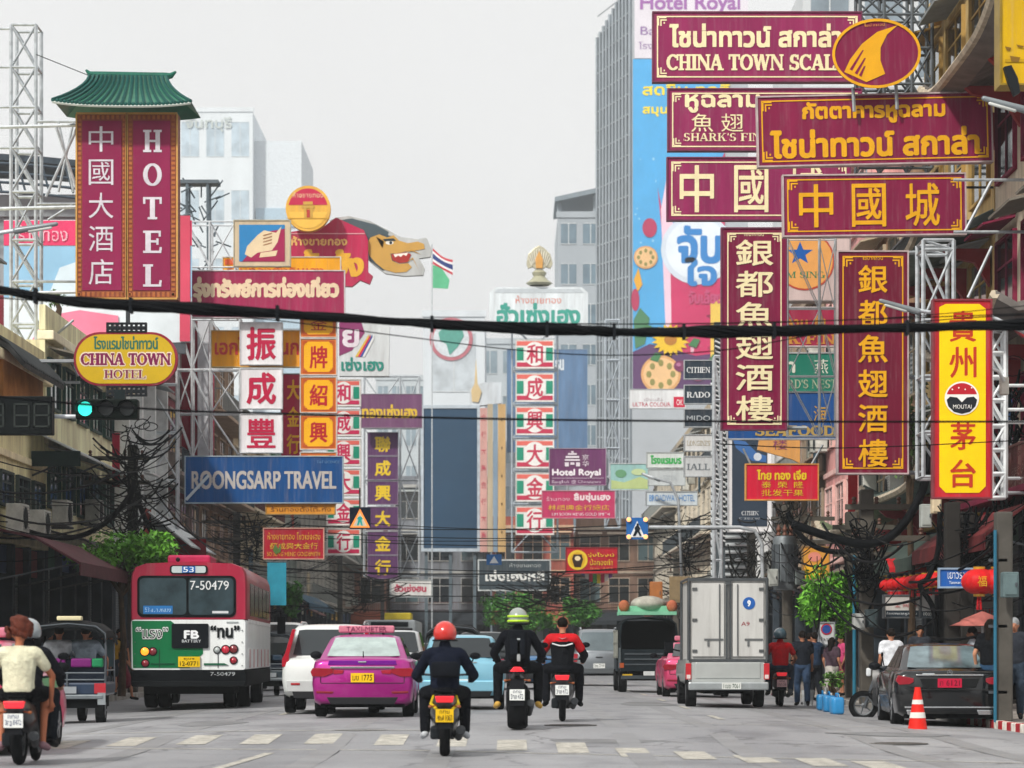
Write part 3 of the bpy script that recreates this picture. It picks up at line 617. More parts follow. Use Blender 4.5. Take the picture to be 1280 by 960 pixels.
# steel rooftop heap
t = thing('roof_mast', 'tangled steel rooftop mast with dishes behind the pink billboard', 'mast', (X(248, 120), 120, Z(345, 120)))
m = MB(); random.seed(3)
for k in range(46):
    a = Vector((random.uniform(-.9, .9), random.uniform(-.6, .6), random.uniform(0, 3.6))); b_ = a+Vector((random.uniform(-.7, .7), random.uniform(-.3, .3), random.uniform(-.5, .9))); m.tube(a, b_, .035)
for x in (-.55, .55):
    for y in (-.4, .4): m.tube((x, y, -9), (x*.8, y, 3.9), .07)
m.build('lattice', mat('#5d6a72', .5, .3), t)
MB().ball((-.9, -.4, 2.2), (.5, .2, .4)).build('dish', mat('#5a646b', .5), t); MB().bx(-.9, .9, -.5, .5, 3.9, 4.05).build('platform', mat('#5a646b', .5), t)
# ================================================================== signs
class Sign:
    def __init__(s, name, label, x0, y0, x1, y1, d, face, edge='#8a8d90', dep=.22, roll=0., rz=0., cat='sign', group=None, outline=None, panel=True, rough=.5, trim=.035):
        s.cx, s.cy, s.d = (x0+x1)/2, (y0+y1)/2, d; s.s = F/d
        s.t = thing(name, label, cat, P(s.cx, s.cy, d), rz, group); s.t.rotation_euler = (0, R(roll), rz)
        s.w, s.h = (x1-x0)/s.s, (y1-y0)/s.s; s.lay = 0
        fm = mat(face, rough, 0, .17, 1.3, name='sign_face', streak=True)
        if panel:
            pts = [s.L(*p) for p in outline] if outline else [(-s.w/2, -s.h/2), (s.w/2, -s.h/2), (s.w/2, s.h/2), (-s.w/2, s.h/2)]
            MB().prism(pts, 0, dep).build('panel', fm, s.t)
            if edge and not outline:
                m = MB(); a, b, e = s.w/2, s.h/2, trim
                m.bx(-a-e, a+e, -.03, dep+.02, b+.001, b+e); m.bx(-a-e, a+e, -.03, dep+.02, -b-e, -b-.001); m.bx(-a-e, -a-.001, -.03, dep+.02, -b, b); m.bx(a+.001, a+e, -.03, dep+.02, -b, b)
                m.build('frame', mat(edge, .5, .2, .2, 3, name='frame_metal'), s.t)
        s.dep = dep
    def L(s, px, py): return ((px-s.cx)/s.s, (s.cy-py)/s.s)
    def t_(s, txt, x0, y0, x1, y1, c, bold=.0, nib=None, serif=False, name='lettering', rough=.5):
        s.lay += 1; a = s.L(x0, y1); b = s.L(x1, y0); m = MB()
        text_mb(m, txt, a[0], a[1], b[0], b[1], -.012-.003*s.lay, max(.004, .55/s.s), bold=bold, nib=nib, serif=serif)
        m.build(name, mat(c, rough, 0, .08, 3, name='sign_paint'), s.t, fix=False); return s
    def p_(s, pts, c, name='emblem', rough=.5, emit=None, th=.0):
        s.lay += 1; y = -.012-.003*s.lay
        MB().prism([s.L(*p) for p in pts], y-th, y+.002).build(name, mat(c, rough, 0, .06, 2, name='sign_paint', emit=emit), s.t); return s
    def r_(s, x0, y0, x1, y1, c, name='stripe', **k): return s.p_([(x0, y1), (x1, y1), (x1, y0), (x0, y0)], c, name, **k)
    def border(s, x0, y0, x1, y1, wpx, c, corner=0):
        s.lay += 1; y = -.012-.003*s.lay; m = MB(); q = lambda a, b, c_, d_: (lambda u, v: m.quad((u[0], y, u[1]), (v[0], y, u[1]), (v[0], y, v[1]), (u[0], y, v[1])))(s.L(a, d_), s.L(c_, b))
        q(x0, y0, x1, y0+wpx); q(x0, y1-wpx, x1, y1); q(x0, y0+wpx, x0+wpx, y1-wpx); q(x1-wpx, y0+wpx, x1, y1-wpx)
        if corner:
            k = corner
            for sx, xx in ((1, x0+wpx), (-1, x1-wpx)):
                for sy, yy in ((1, y0+wpx), (-1, y1-wpx)):
                    def rr(a, b, c_, d_):
                        xs_, ys_ = sorted((xx+sx*a, xx+sx*c_)), sorted((yy+sy*b, yy+sy*d_)); q(xs_[0], ys_[0], xs_[1], ys_[1])
                    rr(k*.25, k*.25, k, k*.4); rr(k*.25, k*.4, k*.4, k); rr(k*.62, k*.55, k*.78, k*.75); rr(k*.0, k*.05, k*.12, k*.95); rr(k*.12, k*.0, k*.95, k*.12)
        m.build('border', mat(c, .5, 0, .08, 3, name='sign_paint'), s.t, fix=False); return s
    def arms(s, pts, r=.04, c='#9aa0a4'):            # steel carrying the sign, from the panel's back
        m = MB()
        for a, b in pts: m.tube((*[s.L(*a)[0], s.dep+.05, s.L(*a)[1]],), (s.L(*b)[0], s.dep+.05, s.L(*b)[1]), r, n=5)
        m.build('bracket', mat(c, .45, .3, .15, 4), s.t); return s
GOLD, CREAM = '#e0a318', '#eee0b4'
MAR, MARB = '#7d1640', '#8d2757'
# ---------------- right: the restaurant's cream set (behind) and gold set (in front)
g = 'maroon restaurant signs with cream lettering'
s = Sign('hanging_sign', 'topmost wide faded maroon sign, cream thai line above cream english capitals', 817, 16, 1076, 101, 69, MARB, '#6f2547', group=g)
s.border(821, 20, 1072, 97, 1.6, CREAM, 11).t_('ไชน่าทาวน์ สกาล่า', 836, 29, 1052, 60, CREAM, .05).t_('CHINA TOWN SCALA', 833, 68, 1060, 88, CREAM, .04, serif=True)
s = Sign('hanging_sign', "faded maroon sign with cream thai, two chinese characters and small english capitals", 836, 112, 1076, 187, 69, MARB, '#6f2547', group=g)
s.border(840, 116, 1072, 184, 1.6, CREAM, 10).t_('หูฉลาม', 856, 118, 950, 141, CREAM, .05).t_('魚 翅', 863, 141, 930, 166, CREAM, .012, 1).t_("SHARK'S FIN - BIRD'S NEST", 854, 166, 1060, 177, CREAM, .04, serif=True)
s = Sign('hanging_sign', 'wide faded maroon sign with three cream chinese characters, partly behind the gold lettered one', 835, 198, 1062, 274, 69, MARB, '#6f2547', group=g)
s.border(839, 202, 1058, 270, 1.6, CREAM, 11)
for ch, x in (('中', 849), ('國', 917), ('城', 985)): s.t_(ch, x, 206, x+44, 266, CREAM, .012, 1)
s = Sign('hanging_sign', 'tall faded maroon sign with six cream chinese characters beside the fruit drink banner', 903, 286, 982, 536, 69, MAR, '#6f2547', group=g)
s.border(909, 291, 977, 531, 1.5, CREAM, 10).t_('ไชน่าทาวน์', 930, 291, 955, 295, CREAM)
for i, ch in enumerate('銀都魚翅酒樓'): s.t_(ch, 919, 299+39*i, 967, 299+39*i+34, CREAM, .015, 1)
s.arms([((905, 290), (1010, 290)), ((905, 534), (1010, 534))], .05)
g = 'maroon restaurant signs with gold lettering'
s = Sign('hanging_sign', 'wide maroon sign with two lines of gold thai lettering, tilted a little', 948, 119, 1239, 204, 62, MAR, '#b9a6a6', roll=-1.3, group=g)
s.border(952, 123, 1235, 200, 1.6, GOLD, 12).t_('กัตตาคารหูฉลาม', 1003, 126, 1182, 154, GOLD, .05).t_('ไชน่าทาวน์ สกาล่า', 962, 160, 1224, 196, GOLD, .05)
s = Sign('hanging_sign', 'maroon sign with three large gold chinese characters under the tilted thai sign', 980, 219, 1206, 293, 62, MAR, '#b9a6a6', roll=-.7, group=g)
s.border(984, 223, 1202, 289, 1.6, GOLD, 12)
for ch, x in (('中', 998), ('國', 1064), ('城', 1131)): s.t_(ch, x, 229, x+44, 284, GOLD, .012, 1)
s = Sign('hanging_sign', 'tall maroon sign with six gold chinese characters left of the yellow liquor sign', 1048, 315, 1134, 591, 62, '#6d1130', '#b9a6a6', group=g)
s.border(1053, 320, 1129, 586, 1.5, GOLD, 12).t_('ไชน่าทาวน์', 1078, 320, 1104, 325, GOLD)
for i, ch in enumerate('銀都魚翅酒樓'): s.t_(ch, 1072, 331+43.5*i, 1110, 331+43.5*i+36, GOLD, .012, 1)
s.arms([((1050, 318), (1180, 312)), ((1050, 590), (1170, 590)), ((1134, 470), (1180, 470))], .05)
s = Sign('oval_sign', 'oval maroon sign with a golden shark fin and a gold rim', 1040, 24, 1151, 110, 61.5, MAR, None, outline=ell(1095.5, 67, 53, 41, 40))
s.t.rotation_euler[1] = R(-3)
MB().add(*(lambda o, i: ([(p[0], -.03, p[1]) for p in o]+[(p[0], -.03, p[1]) for p in i], [(k, (k+1) % 40, 40+(k+1) % 40, 40+k) for k in range(40)]))([s.L(*p) for p in ell(1095.5, 67, 55.5, 43.5, 40)], [s.L(*p) for p in ell(1095.5, 67, 52, 40, 40)])).build('rim', mat(GOLD, .45), s.t, fix=False)
s.p_([(1054, 88), (1062, 73), (1078, 54), (1098, 40), (1124, 33), (1110, 44), (1101, 60), (1100, 76), (1105, 93), (1092, 98), (1081, 102), (1066, 94)], GOLD, 'fin_emblem')
for a, b, c_, d_ in ((1061, 85, 1078, 62), (1067, 90, 1080, 72), (1072, 93, 1079, 82)): s.p_([(a, b), (a+3, b+2), (c_+2, d_), (c_, d_)], MAR, 'fin_line')
s.t_('ไชน่าทาวน์', 1082, 29, 1108, 33, '#c98a3a').arms([((1066, 105), (1066, 135)), ((1120, 105), (1120, 135))])
s = Sign('hanging_sign', 'tall yellow liquor sign with red chinese characters and a round badge', 1168, 376, 1238, 621, 53, '#b3202c', '#7f2733')
s.p_([(1174, 384), (1182, 377+3), (1224, 380), (1232, 386), (1232, 608), (1224, 616), (1182, 616), (1174, 608)], '#efc400', 'field')
for ch, y in (('貴', 388), ('州', 433)): s.t_(ch, 1186, y, 1221, y+40, '#b3331c', .012, 1)
for ch, y in (('茅', 527), ('台', 574)): s.t_(ch, 1187, y, 1220, y+36, '#b3331c', .012, 1)
s.p_(ell(1202, 498, 21.5, 21), '#e8e4df', 'badge').p_(ell(1202, 498, 19.5, 19, 20, 195, 345), '#b3202c', 'badge_top').p_([(1183, 500), (1187, 496), (1196, 497), (1202, 503), (1208, 497), (1217, 496), (1221, 500), (1219, 508), (1212, 515), (1202, 517.5), (1192, 515), (1185, 508)], '#23262c', 'badge_bottom').t_('MOUTAI', 1191, 506, 1214, 511, '#e8e4df', .03)
for k in range(4): s.p_(ell(1190+8*k, 487-2*(k % 2), 1, 1, 8), '#f0e6e0', 'badge_star')
s = Sign('hanging_sign', 'weathered yellow sign box with rust marks at the top right corner', 1252, -60, 1330, 104, 47, '#c79f0a', '#8f7514', dep=.5)  # darker gold face: the shade it hangs in is put into its colour
s.border(1256, 74, 1326, 78, 2, '#b58f14')
for a in ((1256, 58, 1264, 64), (1262, 70, 1275, 78), (1254, 88, 1262, 95), (1270, 56, 1280, 60)): s.p_([(a[0], a[1]), (a[2], a[1]+2), (a[2]-2, a[3]), (a[0]+2, a[3]-1)], '#7a5a1c', 'rust_mark')
s.p_([(1253, 86), (1262, 84), (1270, 100), (1273, 118), (1266, 122), (1258, 104)], '#202326', 'lamp_bracket', th=.15)
# ---------------- right, deeper
s = Sign('hanging_sign', 'blue seafood sign with worn gold letters behind the tall maroon signs', 910, 491, 1047, 548, 79, '#1d4f8f', '#b8bcc0')
s.t_('海', 1017, 507, 1033, 527, '#c99a3c', .01).t_('ทะเล', 962, 509, 984, 524, '#c99a3c', .03).t_('SEAFOOD', 944, 532, 1044, 545, '#b59a5a', .05, serif=True)
s = Sign('hanging_sign', 'green sign with pale characters above the blue seafood sign', 968, 442, 1048, 489, 79, '#1f7a66', '#b8bcc0')
s.t_('n', 981, 452, 994, 466, '#d9dccf', .05).t_('燕', 1018, 449, 1035, 467, '#d9dccf', .012).t_("BIRD'S NEST", 975, 474, 1046, 486, '#a9b59a', .04, serif=True)
s = Sign('hanging_sign', 'small maroon sign with worn gold thai and fin lettering', 968, 385, 1048, 432, 80, '#a02a4a', '#cfc4c4')
s.t_('ลาม 魚', 982, 394, 1034, 412, '#c78a3e', .03).t_('K FIN', 984, 418, 1044, 430, '#c78a3e', .05, serif=True)
s = Sign('hanging_sign', 'pinkish cabinet sign with an orange disc and a blue star', 945, 297, 1062, 375, 83, '#c7b3b0', '#8f8583', dep=.6)
s.p_(ell(1006, 326, 37, 37), '#b94a3c', 'disc_rim').p_(ell(1006, 326, 35, 35), '#e0a05a', 'disc')
st = [(1000+(17 if k % 2 == 0 else 7)*math.sin(k*math.pi/5), 317-(15 if k % 2 == 0 else 6)*math.cos(k*math.pi/5)) for k in range(10)]
s.p_(st, '#1f5aa8', 'star').t_('LIM SING', 970, 339, 1032, 348, '#2f7a55', .05, serif=True)
s = Sign('hanging_sign', 'bright red sign with gold thai line and two rows of gold characters', 933, 581, 1022, 624, 77, '#d31c3c', '#e0a050')
s.t_('ไทย ทอง เจี่ย', 946, 587, 1008, 600, '#e7c52a', .05).t_('泰  荣  隆', 952, 602, 1004, 610, '#e0bf2a', .02).t_('批发干果', 952, 612, 1004, 620, '#e0bf2a', .02)
s.arms([((940, 581), (930, 560)), ((1015, 581), (1030, 555))], .03)
s = Sign('hanging_sign', 'orange fragment of a shop sign with one chinese character', 946, 546, 1002, 580, 90, '#dca05a', None, outline=[(950, 546), (1000, 546), (1000, 579), (990, 574), (947, 562)])
s.t_('楼', 966, 549, 984, 562, '#8d4a6a', .01)
s = Sign('poster_board', 'tall dark blue watch poster with a pale mount', 911, 546, 964, 664, 95, '#e4e6e8', '#c3c7ca')
s.r_(915, 549, 959, 658, '#33404f', 'print').p_([(916, 549), (932, 552), (946, 566), (958, 570), (958, 578), (940, 576), (920, 560)], '#3f6ca8', 'print_swirl').p_(ell(947, 571, 5, 5), '#c9d3dd', 'print_dial').t_('CITIZEN', 927, 639, 948, 644, '#d5dade', .04, serif=True).t_('BETTER STARTS NOW', 924, 647, 950, 649.5, '#aab2ba')
for lb, txt, y0, y1, fc, tc, f_ in (('topmost dark watch sign in the column of watch signs', 'CITIZEN', 451, 473, '#2b3946', '#e4e8ea', 1), ('second dark watch sign from the top of its column, boldest lettering', 'RADO', 482, 504, '#2b3946', '#e4e8ea', 1), ('lowest dark watch sign in the column, thin grey lettering', 'MIDO', 512, 533, '#303b45', '#b9c0c5', 0), ('pale watch sign with faint gold lettering under the dark ones', 'LONGINES', 544, 563, '#d4d6d6', '#b0a68f', 1), ('pale grey framed watch sign lowest in its column', 'BALL', 571, 595, '#c6cacc', '#6d757b', 1)):
    s = Sign('watch_sign', lb, 856, y0, 890, y1, 108, fc, '#aeb4b8', group='watch signs in a column'); hh = (y1-y0); s.t_(txt, 858.5, y0+hh*.36, 887.5, y0+hh*.68, tc, .03, serif=bool(f_) and txt != 'MIDO')
s = Sign('hanging_sign', 'white photo colour sign with red corner box under the fruit banner', 787, 487, 857, 510, 150, '#dcdfe2', '#bfc5c9')
s.t_('ULTRA COLOUR', 791, 503, 838, 508, '#c0405a', .05).r_(842, 496, 856, 509, '#c92b4a', 'corner_box').t_('OK', 845, 499, 854, 507, '#f0e6e6', .05).t_('เปิดแล้ว', 805, 497, 828, 501, '#b7a9b0')
s = Sign('hanging_sign', 'white hotel sign with green thai lettering beneath the watch signs', 809, 566, 854, 584, 118, '#d9dfdc', '#b5bcbc'); s.t_('โรงแรมบร', 813, 569, 852, 580, '#3fae5a', .05)
s = Sign('hanging_sign', 'pale blank panel sign below the green lettered hotel sign', 811, 587, 856, 606, 118, '#c5cbcd', '#b5bcbc'); s.t_('บรอดเวย์', 826, 592, 846, 600, '#b4bcc0')
s = Sign('hanging_sign', 'white sign with blue capital lettering over the crossing sign', 808, 615, 871, 631, 117, '#ccd6dc', '#a9b1b6'); s.t_('BROADWAY HOTEL', 811, 618, 869, 627, '#5a8fc9', .05)
s = Sign('poster_board', 'landscape poster in pale greens and blues right of the magenta sign', 763, 580, 811, 612, 125, '#9cc7c4', '#c9cfd0')
s.p_([(764, 611), (764, 600), (780, 603), (800, 596), (810, 600), (810, 611)], '#b9c98c', 'print_shore').p_(ell(776, 592, 7, 5), '#6ea07a', 'print_tree').p_(ell(798, 590, 9, 4), '#c2d3a0', 'print_cloud')
# ---------------- centre
s = Sign('hanging_sign', 'white gold shop sign with large green thai name and cut corners', 611, 358, 735, 414, 205, '#d5dde2', None, outline=[(612, 413), (735, 413), (735, 366), (727, 359), (620, 359), (612, 366)], dep=.8)
s.t_('ห้างขายทอง', 644, 369, 702, 380, '#d07a6a', .04).t_('ฮั่วเซ่งเฮง', 620, 378, 726, 407, '#3f9a8c', .05)
s.p_([(618, 366), (622, 361), (725, 361), (730, 366)], '#b8c0c6', 'top_bevel')
t = thing('emblem_finial', 'golden fan shaped emblem standing on top of the white green lettered sign', 'emblem', P(674, 357, 205.5))
q = lambda a, b: ((a-674)/17.07, (357-b)/17.07)
MB().prism([q(*p) for p in ((660, 336), (658, 330), (660, 318), (668, 310), (674, 307), (680, 310), (688, 318), (691, 330), (688, 336), (682, 334), (674, 340), (666, 334))], -.2, .2).build('fan', mat('#b9b49c', .4, .3), t, bevel=.04)
for k in range(11): a = R(25+13*k); MB().tube((.0+.6*math.cos(a), -.26, 1.19+.6*math.sin(a)), (.87*math.cos(a), -.26, 1.52+1.12*math.sin(a)), .045).build('ray', mat('#e0dccb', .4, .3), t)
MB().prism([q(*p) for p in ((670, 336), (669, 325), (674, 314), (679, 325), (678, 336))], -.32, -.2).build('flame', mat('#d29a4a', .4, .2), t, bevel=.03)
MB().lathe([(.73, 0), (1., .16), (.66, .4), (.42, .66), (.55, .93), (.33, 1.12)], n=14).build('pedestal', mat('#a9a890', .5, .2), t, smooth=50)
RD, GR, PK = '#bb2f4f', '#1f8a6f', '#d9685e'
def stack(x0, x1, ys, d, chars, lab, grp, name='character_sign', rd=RD):
    for i, (y0, y1) in enumerate(ys):
        s = Sign(name, lab % ('topmost', 'second', 'third', 'fourth', 'fifth', 'lowest')[i], x0, y0, x1, y1, d, '#e3e2df', '#d8d5d0', group=grp, dep=.4)
        h = y1-y0; w = x1-x0; cx = (x0+x1)/2
        s.r_(x0+1, y0+1.5, x1-1, y0+h*.2, PK, 'top_stripe').r_(x0+1, y1-h*.2, x1-1, y1-1.5, rd, 'bottom_stripe').r_(x0+1, y0+h*.27, x0+w*.2, y1-h*.27, GR, 'side_stripe').r_(x1-w*.2, y0+h*.27, x1-1, y1-h*.27, GR, 'side_stripe')
        s.p_(ell(cx, (y0+y1)/2, w*.29, h*.43), '#e3e2df', 'disc').t_(chars[i], cx-w*.23, y0+h*.14, cx+w*.23, y1-h*.14, rd, .02, 1)
stack(645, 692, [(425+41.6*i, 460+41.6*i) for i in range(6)], 205, '和成興大金行', '%s red and green banded character sign of the tall centre stack', 'banded character signs in the centre stack')
stack(409, 450, [(475+37.2*i, 507+37.2*i) for i in range(6)], 118, '和成興大金行', '%s red and green banded character sign of the stack behind the travel sign', 'banded character signs behind the travel sign', rd='#c02b55')
s = Sign('hanging_sign', 'big blue sign panel behind the centre stack of character signs', 634, 437, 734, 565, 218, '#5d7a9c', '#8a9db2', dep=.4); s.t_('ธน', 694, 449, 705, 463, '#cfd7de', .05).arms([((660, 565), (660, 640)), ((710, 565), (710, 640))], .1)
s = Sign('hanging_sign', 'purple hotel sign with a white palace emblem and white lettering', 687, 561, 757, 606, 135, '#6d3a66', '#a996a8')
s.t_('Hotel Royal', 690, 586, 751, 597, '#f0eaf0', .05).t_('Bangkok @ Chinatown', 690, 600, 751, 605, '#d9c6d8', .03, serif=False).r_(690, 597.3, 755, 598, '#c9b4c8', 'rule').t_('京', 728, 568, 736, 575, '#e6dde6', .01).t_('华', 728, 576, 736, 583, '#e6dde6', .01)
for a in ((706, 574, 725, 576), (706, 578, 711, 583), (720, 578, 725, 583), (713, 578, 718, 581), (707, 570, 724, 572.5), (710, 566.5, 721, 568.5), (714, 564, 717, 566)): s.r_(*a, '#e6dde6', 'palace_emblem')
s = Sign('hanging_sign', 'magenta gold shop sign with small gold characters under the purple hotel sign', 678, 614, 768, 647, 131, '#c43a68', '#d08a9c')
s.t_('ร้านทอง', 683, 621, 712, 626, '#e6b8c4', .04).t_('ลิ้มซุ่นเฮง', 717, 616, 763, 628, '#efd9dd', .05).t_('林順興金行總店', 685, 631, 762, 638, '#e0b04a', .02).t_('LIM SOON HENG GOLD SMITH', 690, 641, 762, 644.5, '#f0dfe4', .03)
s = Sign('hanging_sign', 'small red sign with a yellow round face badge and gold thai lettering', 708, 685, 771, 716, 110, '#b5202f', '#8f2a33')
s.p_(ell(722, 700, 12.5, 12.5), '#e5c63a', 'badge').p_(ell(722, 700, 9.5, 9.5), '#d9a82a', 'badge_ring').p_([(717, 693), (727, 693), (729, 699), (726, 709), (718, 709), (715, 699)], '#3a2a20', 'badge_figure').p_(ell(722, 698, 3.6, 3), '#e8d6b0', 'badge_face').t_('รุ่งโรจน์', 735, 691, 768, 697, '#e5c63a', .04).t_('ป้อทองคำ', 737, 698, 766, 707, '#e5c63a', .05).t_('โทร 222', 737, 709, 766, 711.5, '#d98a4a')
t = thing('festoon', 'colourful striped bunting hanging under the small red badge sign', 'bunting', P(746, 716, 110.4))
for k, c in enumerate(('#3f6fb0', '#d8d8d4', '#c23a58', '#58a05a', '#d8c23a', '#c23a58', '#e0e0dc', '#7a4f9c')):
    a = -.62+k*.155; MB().prism([(a, -.05), (a+.15, -.05), (a+.14, -.42+.9*(a+.05)**2), (a+.01, -.42+.9*(a-.0)**2)], -.02, .02).build('pennant', mat(c, .8), t)
s = Sign('hanging_sign', 'black board with white thai lettering and pale frame over the roadside trees', 599, 701, 687, 737, 140, '#3f4b52', '#c3c9ca', trim=.07); s.t_('เซ่งเฮงหลี', 606, 712, 681, 727, '#e0e2e0', .06).t_('ห้างขายทอง', 637, 704, 676, 709, '#aeb5b5', .04)
s = Sign('warning_sign', 'little blue sign with white triangle above the black board', 608, 693, 627, 706, 130, '#2f6fb0', None); s.p_([(612, 704), (623, 704), (617.5, 695)], '#dfe4e6', 'triangle')
s = Sign('hanging_sign', 'white sign with red thai lettering low over the traffic', 489, 726, 539, 745, 165, '#d7d6d4', '#9aa0a2', trim=.09); s.t_('ฮั้วเซ่งฮน', 493, 730, 533, 740, '#b8455e', .07)
for lb, x0, x1, y0, y1, c, tx in (('pink vertical banner beside the dark screen', 600, 609, 510, 690, '#c99a92', '金行大興'), ('beige vertical banner second from the dark screen', 609.5, 616, 505, 690, '#b5a68c', None), ('grey blue vertical banner between the beige ones', 616.5, 622, 505, 690, '#7f93a5', None), ('orange tan vertical banner with dark pegs', 622.5, 632, 505, 690, '#c2a06e', None)):
    s = Sign('banner', lb, x0, y0, x1, y1, 217, c, None, dep=.3)
    if tx: 
        for i, ch in enumerate(tx*2): s.t_(ch, x0+1.5, y0+8+21*i, x1-1.5, y0+16+21*i, '#b84a5a')
    elif c == '#c2a06e':
        for k in range(5): s.p_(ell((x0+x1)/2, y0+35*k+20, 1, 2, 8), '#6a5332', 'peg')
t = thing('video_screen', 'tall dark video screen in a pale frame between the banners', 'screen', P(563, 598, 219)); k_ = F/219
m = MB(); a, b = 33.5/k_, 87.5/k_
m.bx(-a-.2, -a, -.1, .7, -b-.25, b+.25); m.bx(a, a+.2, -.1, .7, -b-.25, b+.25); m.bx(-a, a, -.1, .7, b, b+.25); m.bx(-a, a, -.1, .7, -b-.25, -b)
m.build('frame', mat('#b4bfc9', .5), t); MB().bx(-a+.01, a-.01, .0, .6, -b+.01, b-.01).build('panel', mat('#27455f', .45, 0, .06, .4, spec=.2), t)
(lambda m: [m.bx(x-.12, x+.12, .2, .6, -b-9, -b-.26) for x in (-a+.2, 0, a-.2)] and m)(MB()).build('support', mat('#5b6870', .6), t)
s = Sign('crown_sign', 'curved white sign crown with a golden bud between the screen and the banners', 587, 478, 627, 508, 219, '#c9d0d6', None, outline=[(587, 508), (587, 486), (604, 478), (627, 478), (627, 504)], dep=1.2)
s.p_([(590, 502), (589, 488), (593, 480), (595, 448), (597, 480), (602, 490), (598, 503)], '#cdb68a', 'golden_bud', th=.1)
# ---------------- left
t = thing('hanging_sign', 'tall maroon two panel hotel sign under a small green tiled roof', 'sign', P(158.5, 257, 75)); k_ = F/75; q = lambda a, b: ((a-158.5)/k_, (257-b)/k_)
for sgn, rzz in ((-1, 0), (1, 0)):
    x0, x1 = (q(95.5, 0)[0], -.006) if sgn < 0 else (.006, q(221.5, 0)[0])
    p_ = MB().bx(x0, x1, 0, .7, q(0, 374)[1], q(0, 141)[1]).build('panel', mat('#8b4a35', .6, 0, .15, 1.5, streak=True), t)
    a0, a1 = (103, 152) if sgn < 0 else (166.5, 213); z0, z1 = q(0, 363)[1], q(0, 151)[1]
    MB().bx(q(a0, 0)[0], q(a1, 0)[0], -.02, .0, z0, z1).build('field', mat('#8a1f4c', .5, 0, .12, .8, streak=True), p_)
    fr = MB()                                       # little key-pattern blocks round the field
    xa, xb = x0+.03, x1-.03; zb0, zb1 = q(0, 372)[1], q(0, 143)[1]
    for zz in np.arange(zb0+.05, zb1, .13):
        for xx in ((xa+.02, q(a0, 0)[0]-.03), (q(a1, 0)[0]+.03, xb-.02)):
            if abs(xx[1]-xx[0]) > .05: fr.bx(xx[0], xx[1], -.014, .0, zz, zz+.07)
    for xx in np.arange(xa, xb-.1, .13): fr.bx(xx, xx+.07, -.014, 0, zb0+.02, z0-.04); fr.bx(xx, xx+.07, -.014, 0, z1+.04, zb1-.02)
    fr.build('key_border', mat('#b0683a', .55, 0, .2, 3), p_)
    m = MB(); [m.bx(v[0], v[1], -.03, .02, v[2], v[3]) for v in ((x0-.02, x0+.025, zb0, zb1), (x1-.025, x1+.02, zb0, zb1), (x0, x1, zb0-.05, zb0), (x0, x1, zb1, zb1+.05))]; m.build('gold_edge', mat('#c99a55', .5), p_)
def hl(txt, x0, y0, x1, y1, c='#d3cdd6', **k):
    m = MB(); a, b = q(x0, y1), q(x1, y0); text_mb(m, txt, a[0], a[1], b[0], b[1], -.035, .012, **k); m.build('lettering', mat(c, .5), t, fix=False)
for i, ch in enumerate('中國大酒店'): hl(ch, 110, 157+41.5*i, 143, 157+41.5*i+34, bold=.012, nib=1)
for i, ch in enumerate('HOTEL'): hl(ch, 178.5, 162+42*i, 203, 162+42*i+29, serif=True, bold=.03)
ro = mat('#1f6b52', .45, 0, .25, 3, coat=.2); rows = []
prof = [(104, 88.5, 216-104+104, .35), ]
top0, top1, bot0, bot1 = q(111, 92), q(207, 92), q(72, 137), q(243, 141); m = MB(); nU = 24
def rp(u, v, dy):                                  # u across, v down the slope with a sweep outwards
    f = v**1.55; x = (top0[0]+(bot0[0]-top0[0])*f)*(1-u)+(top1[0]+(bot1[0]-top1[0])*f)*u
    z = top0[1]+(bot0[1]-top0[1])*v+.1*abs(2*u-1)**3*f-.03*u
    return Vector((x, .35-dy*(.15+1.05*f), z))
for dy in (1, -1): m.loft([[rp(u/nU, v/5, dy) for v in range(6)] for u in range(nU+1)], cap=False, closed=False)
for u in (0, 1): m.loft([[rp(u, v/5, 1) for v in range(6)], [rp(u, v/5, -1) for v in range(6)]], cap=False, closed=False)
roof = m.build('roof', ro, t, fix=False); m = MB()
for k in range(19): m.path([rp(k/18, v/6, 1)+Vector((0, -.03, .0)) for v in range(7)], .045, 5)
m.build('tile_ribs', mat('#174d48', .5), roof); m = MB()
for u in range(37): c_ = rp(u/36, .985, 1); m.ball((c_.x, c_.y-.02, c_.z-.02), .06, 6, 4)
m.build('tile_ends', mat('#17524c', .5), roof)
MB().path([q3 for q3 in [Vector((q(105, 84)[0], .35, q(105, 84)[1])), Vector((q(109, 88)[0], .35, q(109, 88.5)[1])), Vector((q(118, 90.5)[0], .35, q(118, 90.5)[1])), Vector((q(205, 92)[0], .35, q(205, 92)[1])), Vector((q(212, 91)[0], .35, q(212, 91)[1])), Vector((q(218, 86)[0], .35, q(218, 86)[1]))]], [.03, .07, .11, .11, .08, .03], 7).build('ridge', mat('#1c5e4e', .5), roof)
MB().path([rp(u/20, 1, 1)+Vector((0, 0, -.06)) for u in range(21)], .04, 5).build('eave_trim', mat('#c3cbc6', .5), roof)
m = MB(); [m.tube((x, .5, z), (-4.2, .9, z), .05) for x in (-1.3,) for z in (q(0, 152)[1], q(0, 255)[1], q(0, 362)[1])]; m.tube((-1.4, .6, q(0, 152)[1]), (-2.3, .8, q(0, 240)[1]), .04); m.tube((-2.0, .6, q(0, 152)[1]), (-1.4, .8, q(0, 240)[1]), .04); m.build('bracket', STEEL(), t)
s = Sign('oval_sign', 'yellow plaque with rounded ends, a red rim and maroon hotel lettering', 92, 415, 222, 482, 72, '#8c1f35', None, outline=rrect(92, 415, 222, 482, 33, 8))
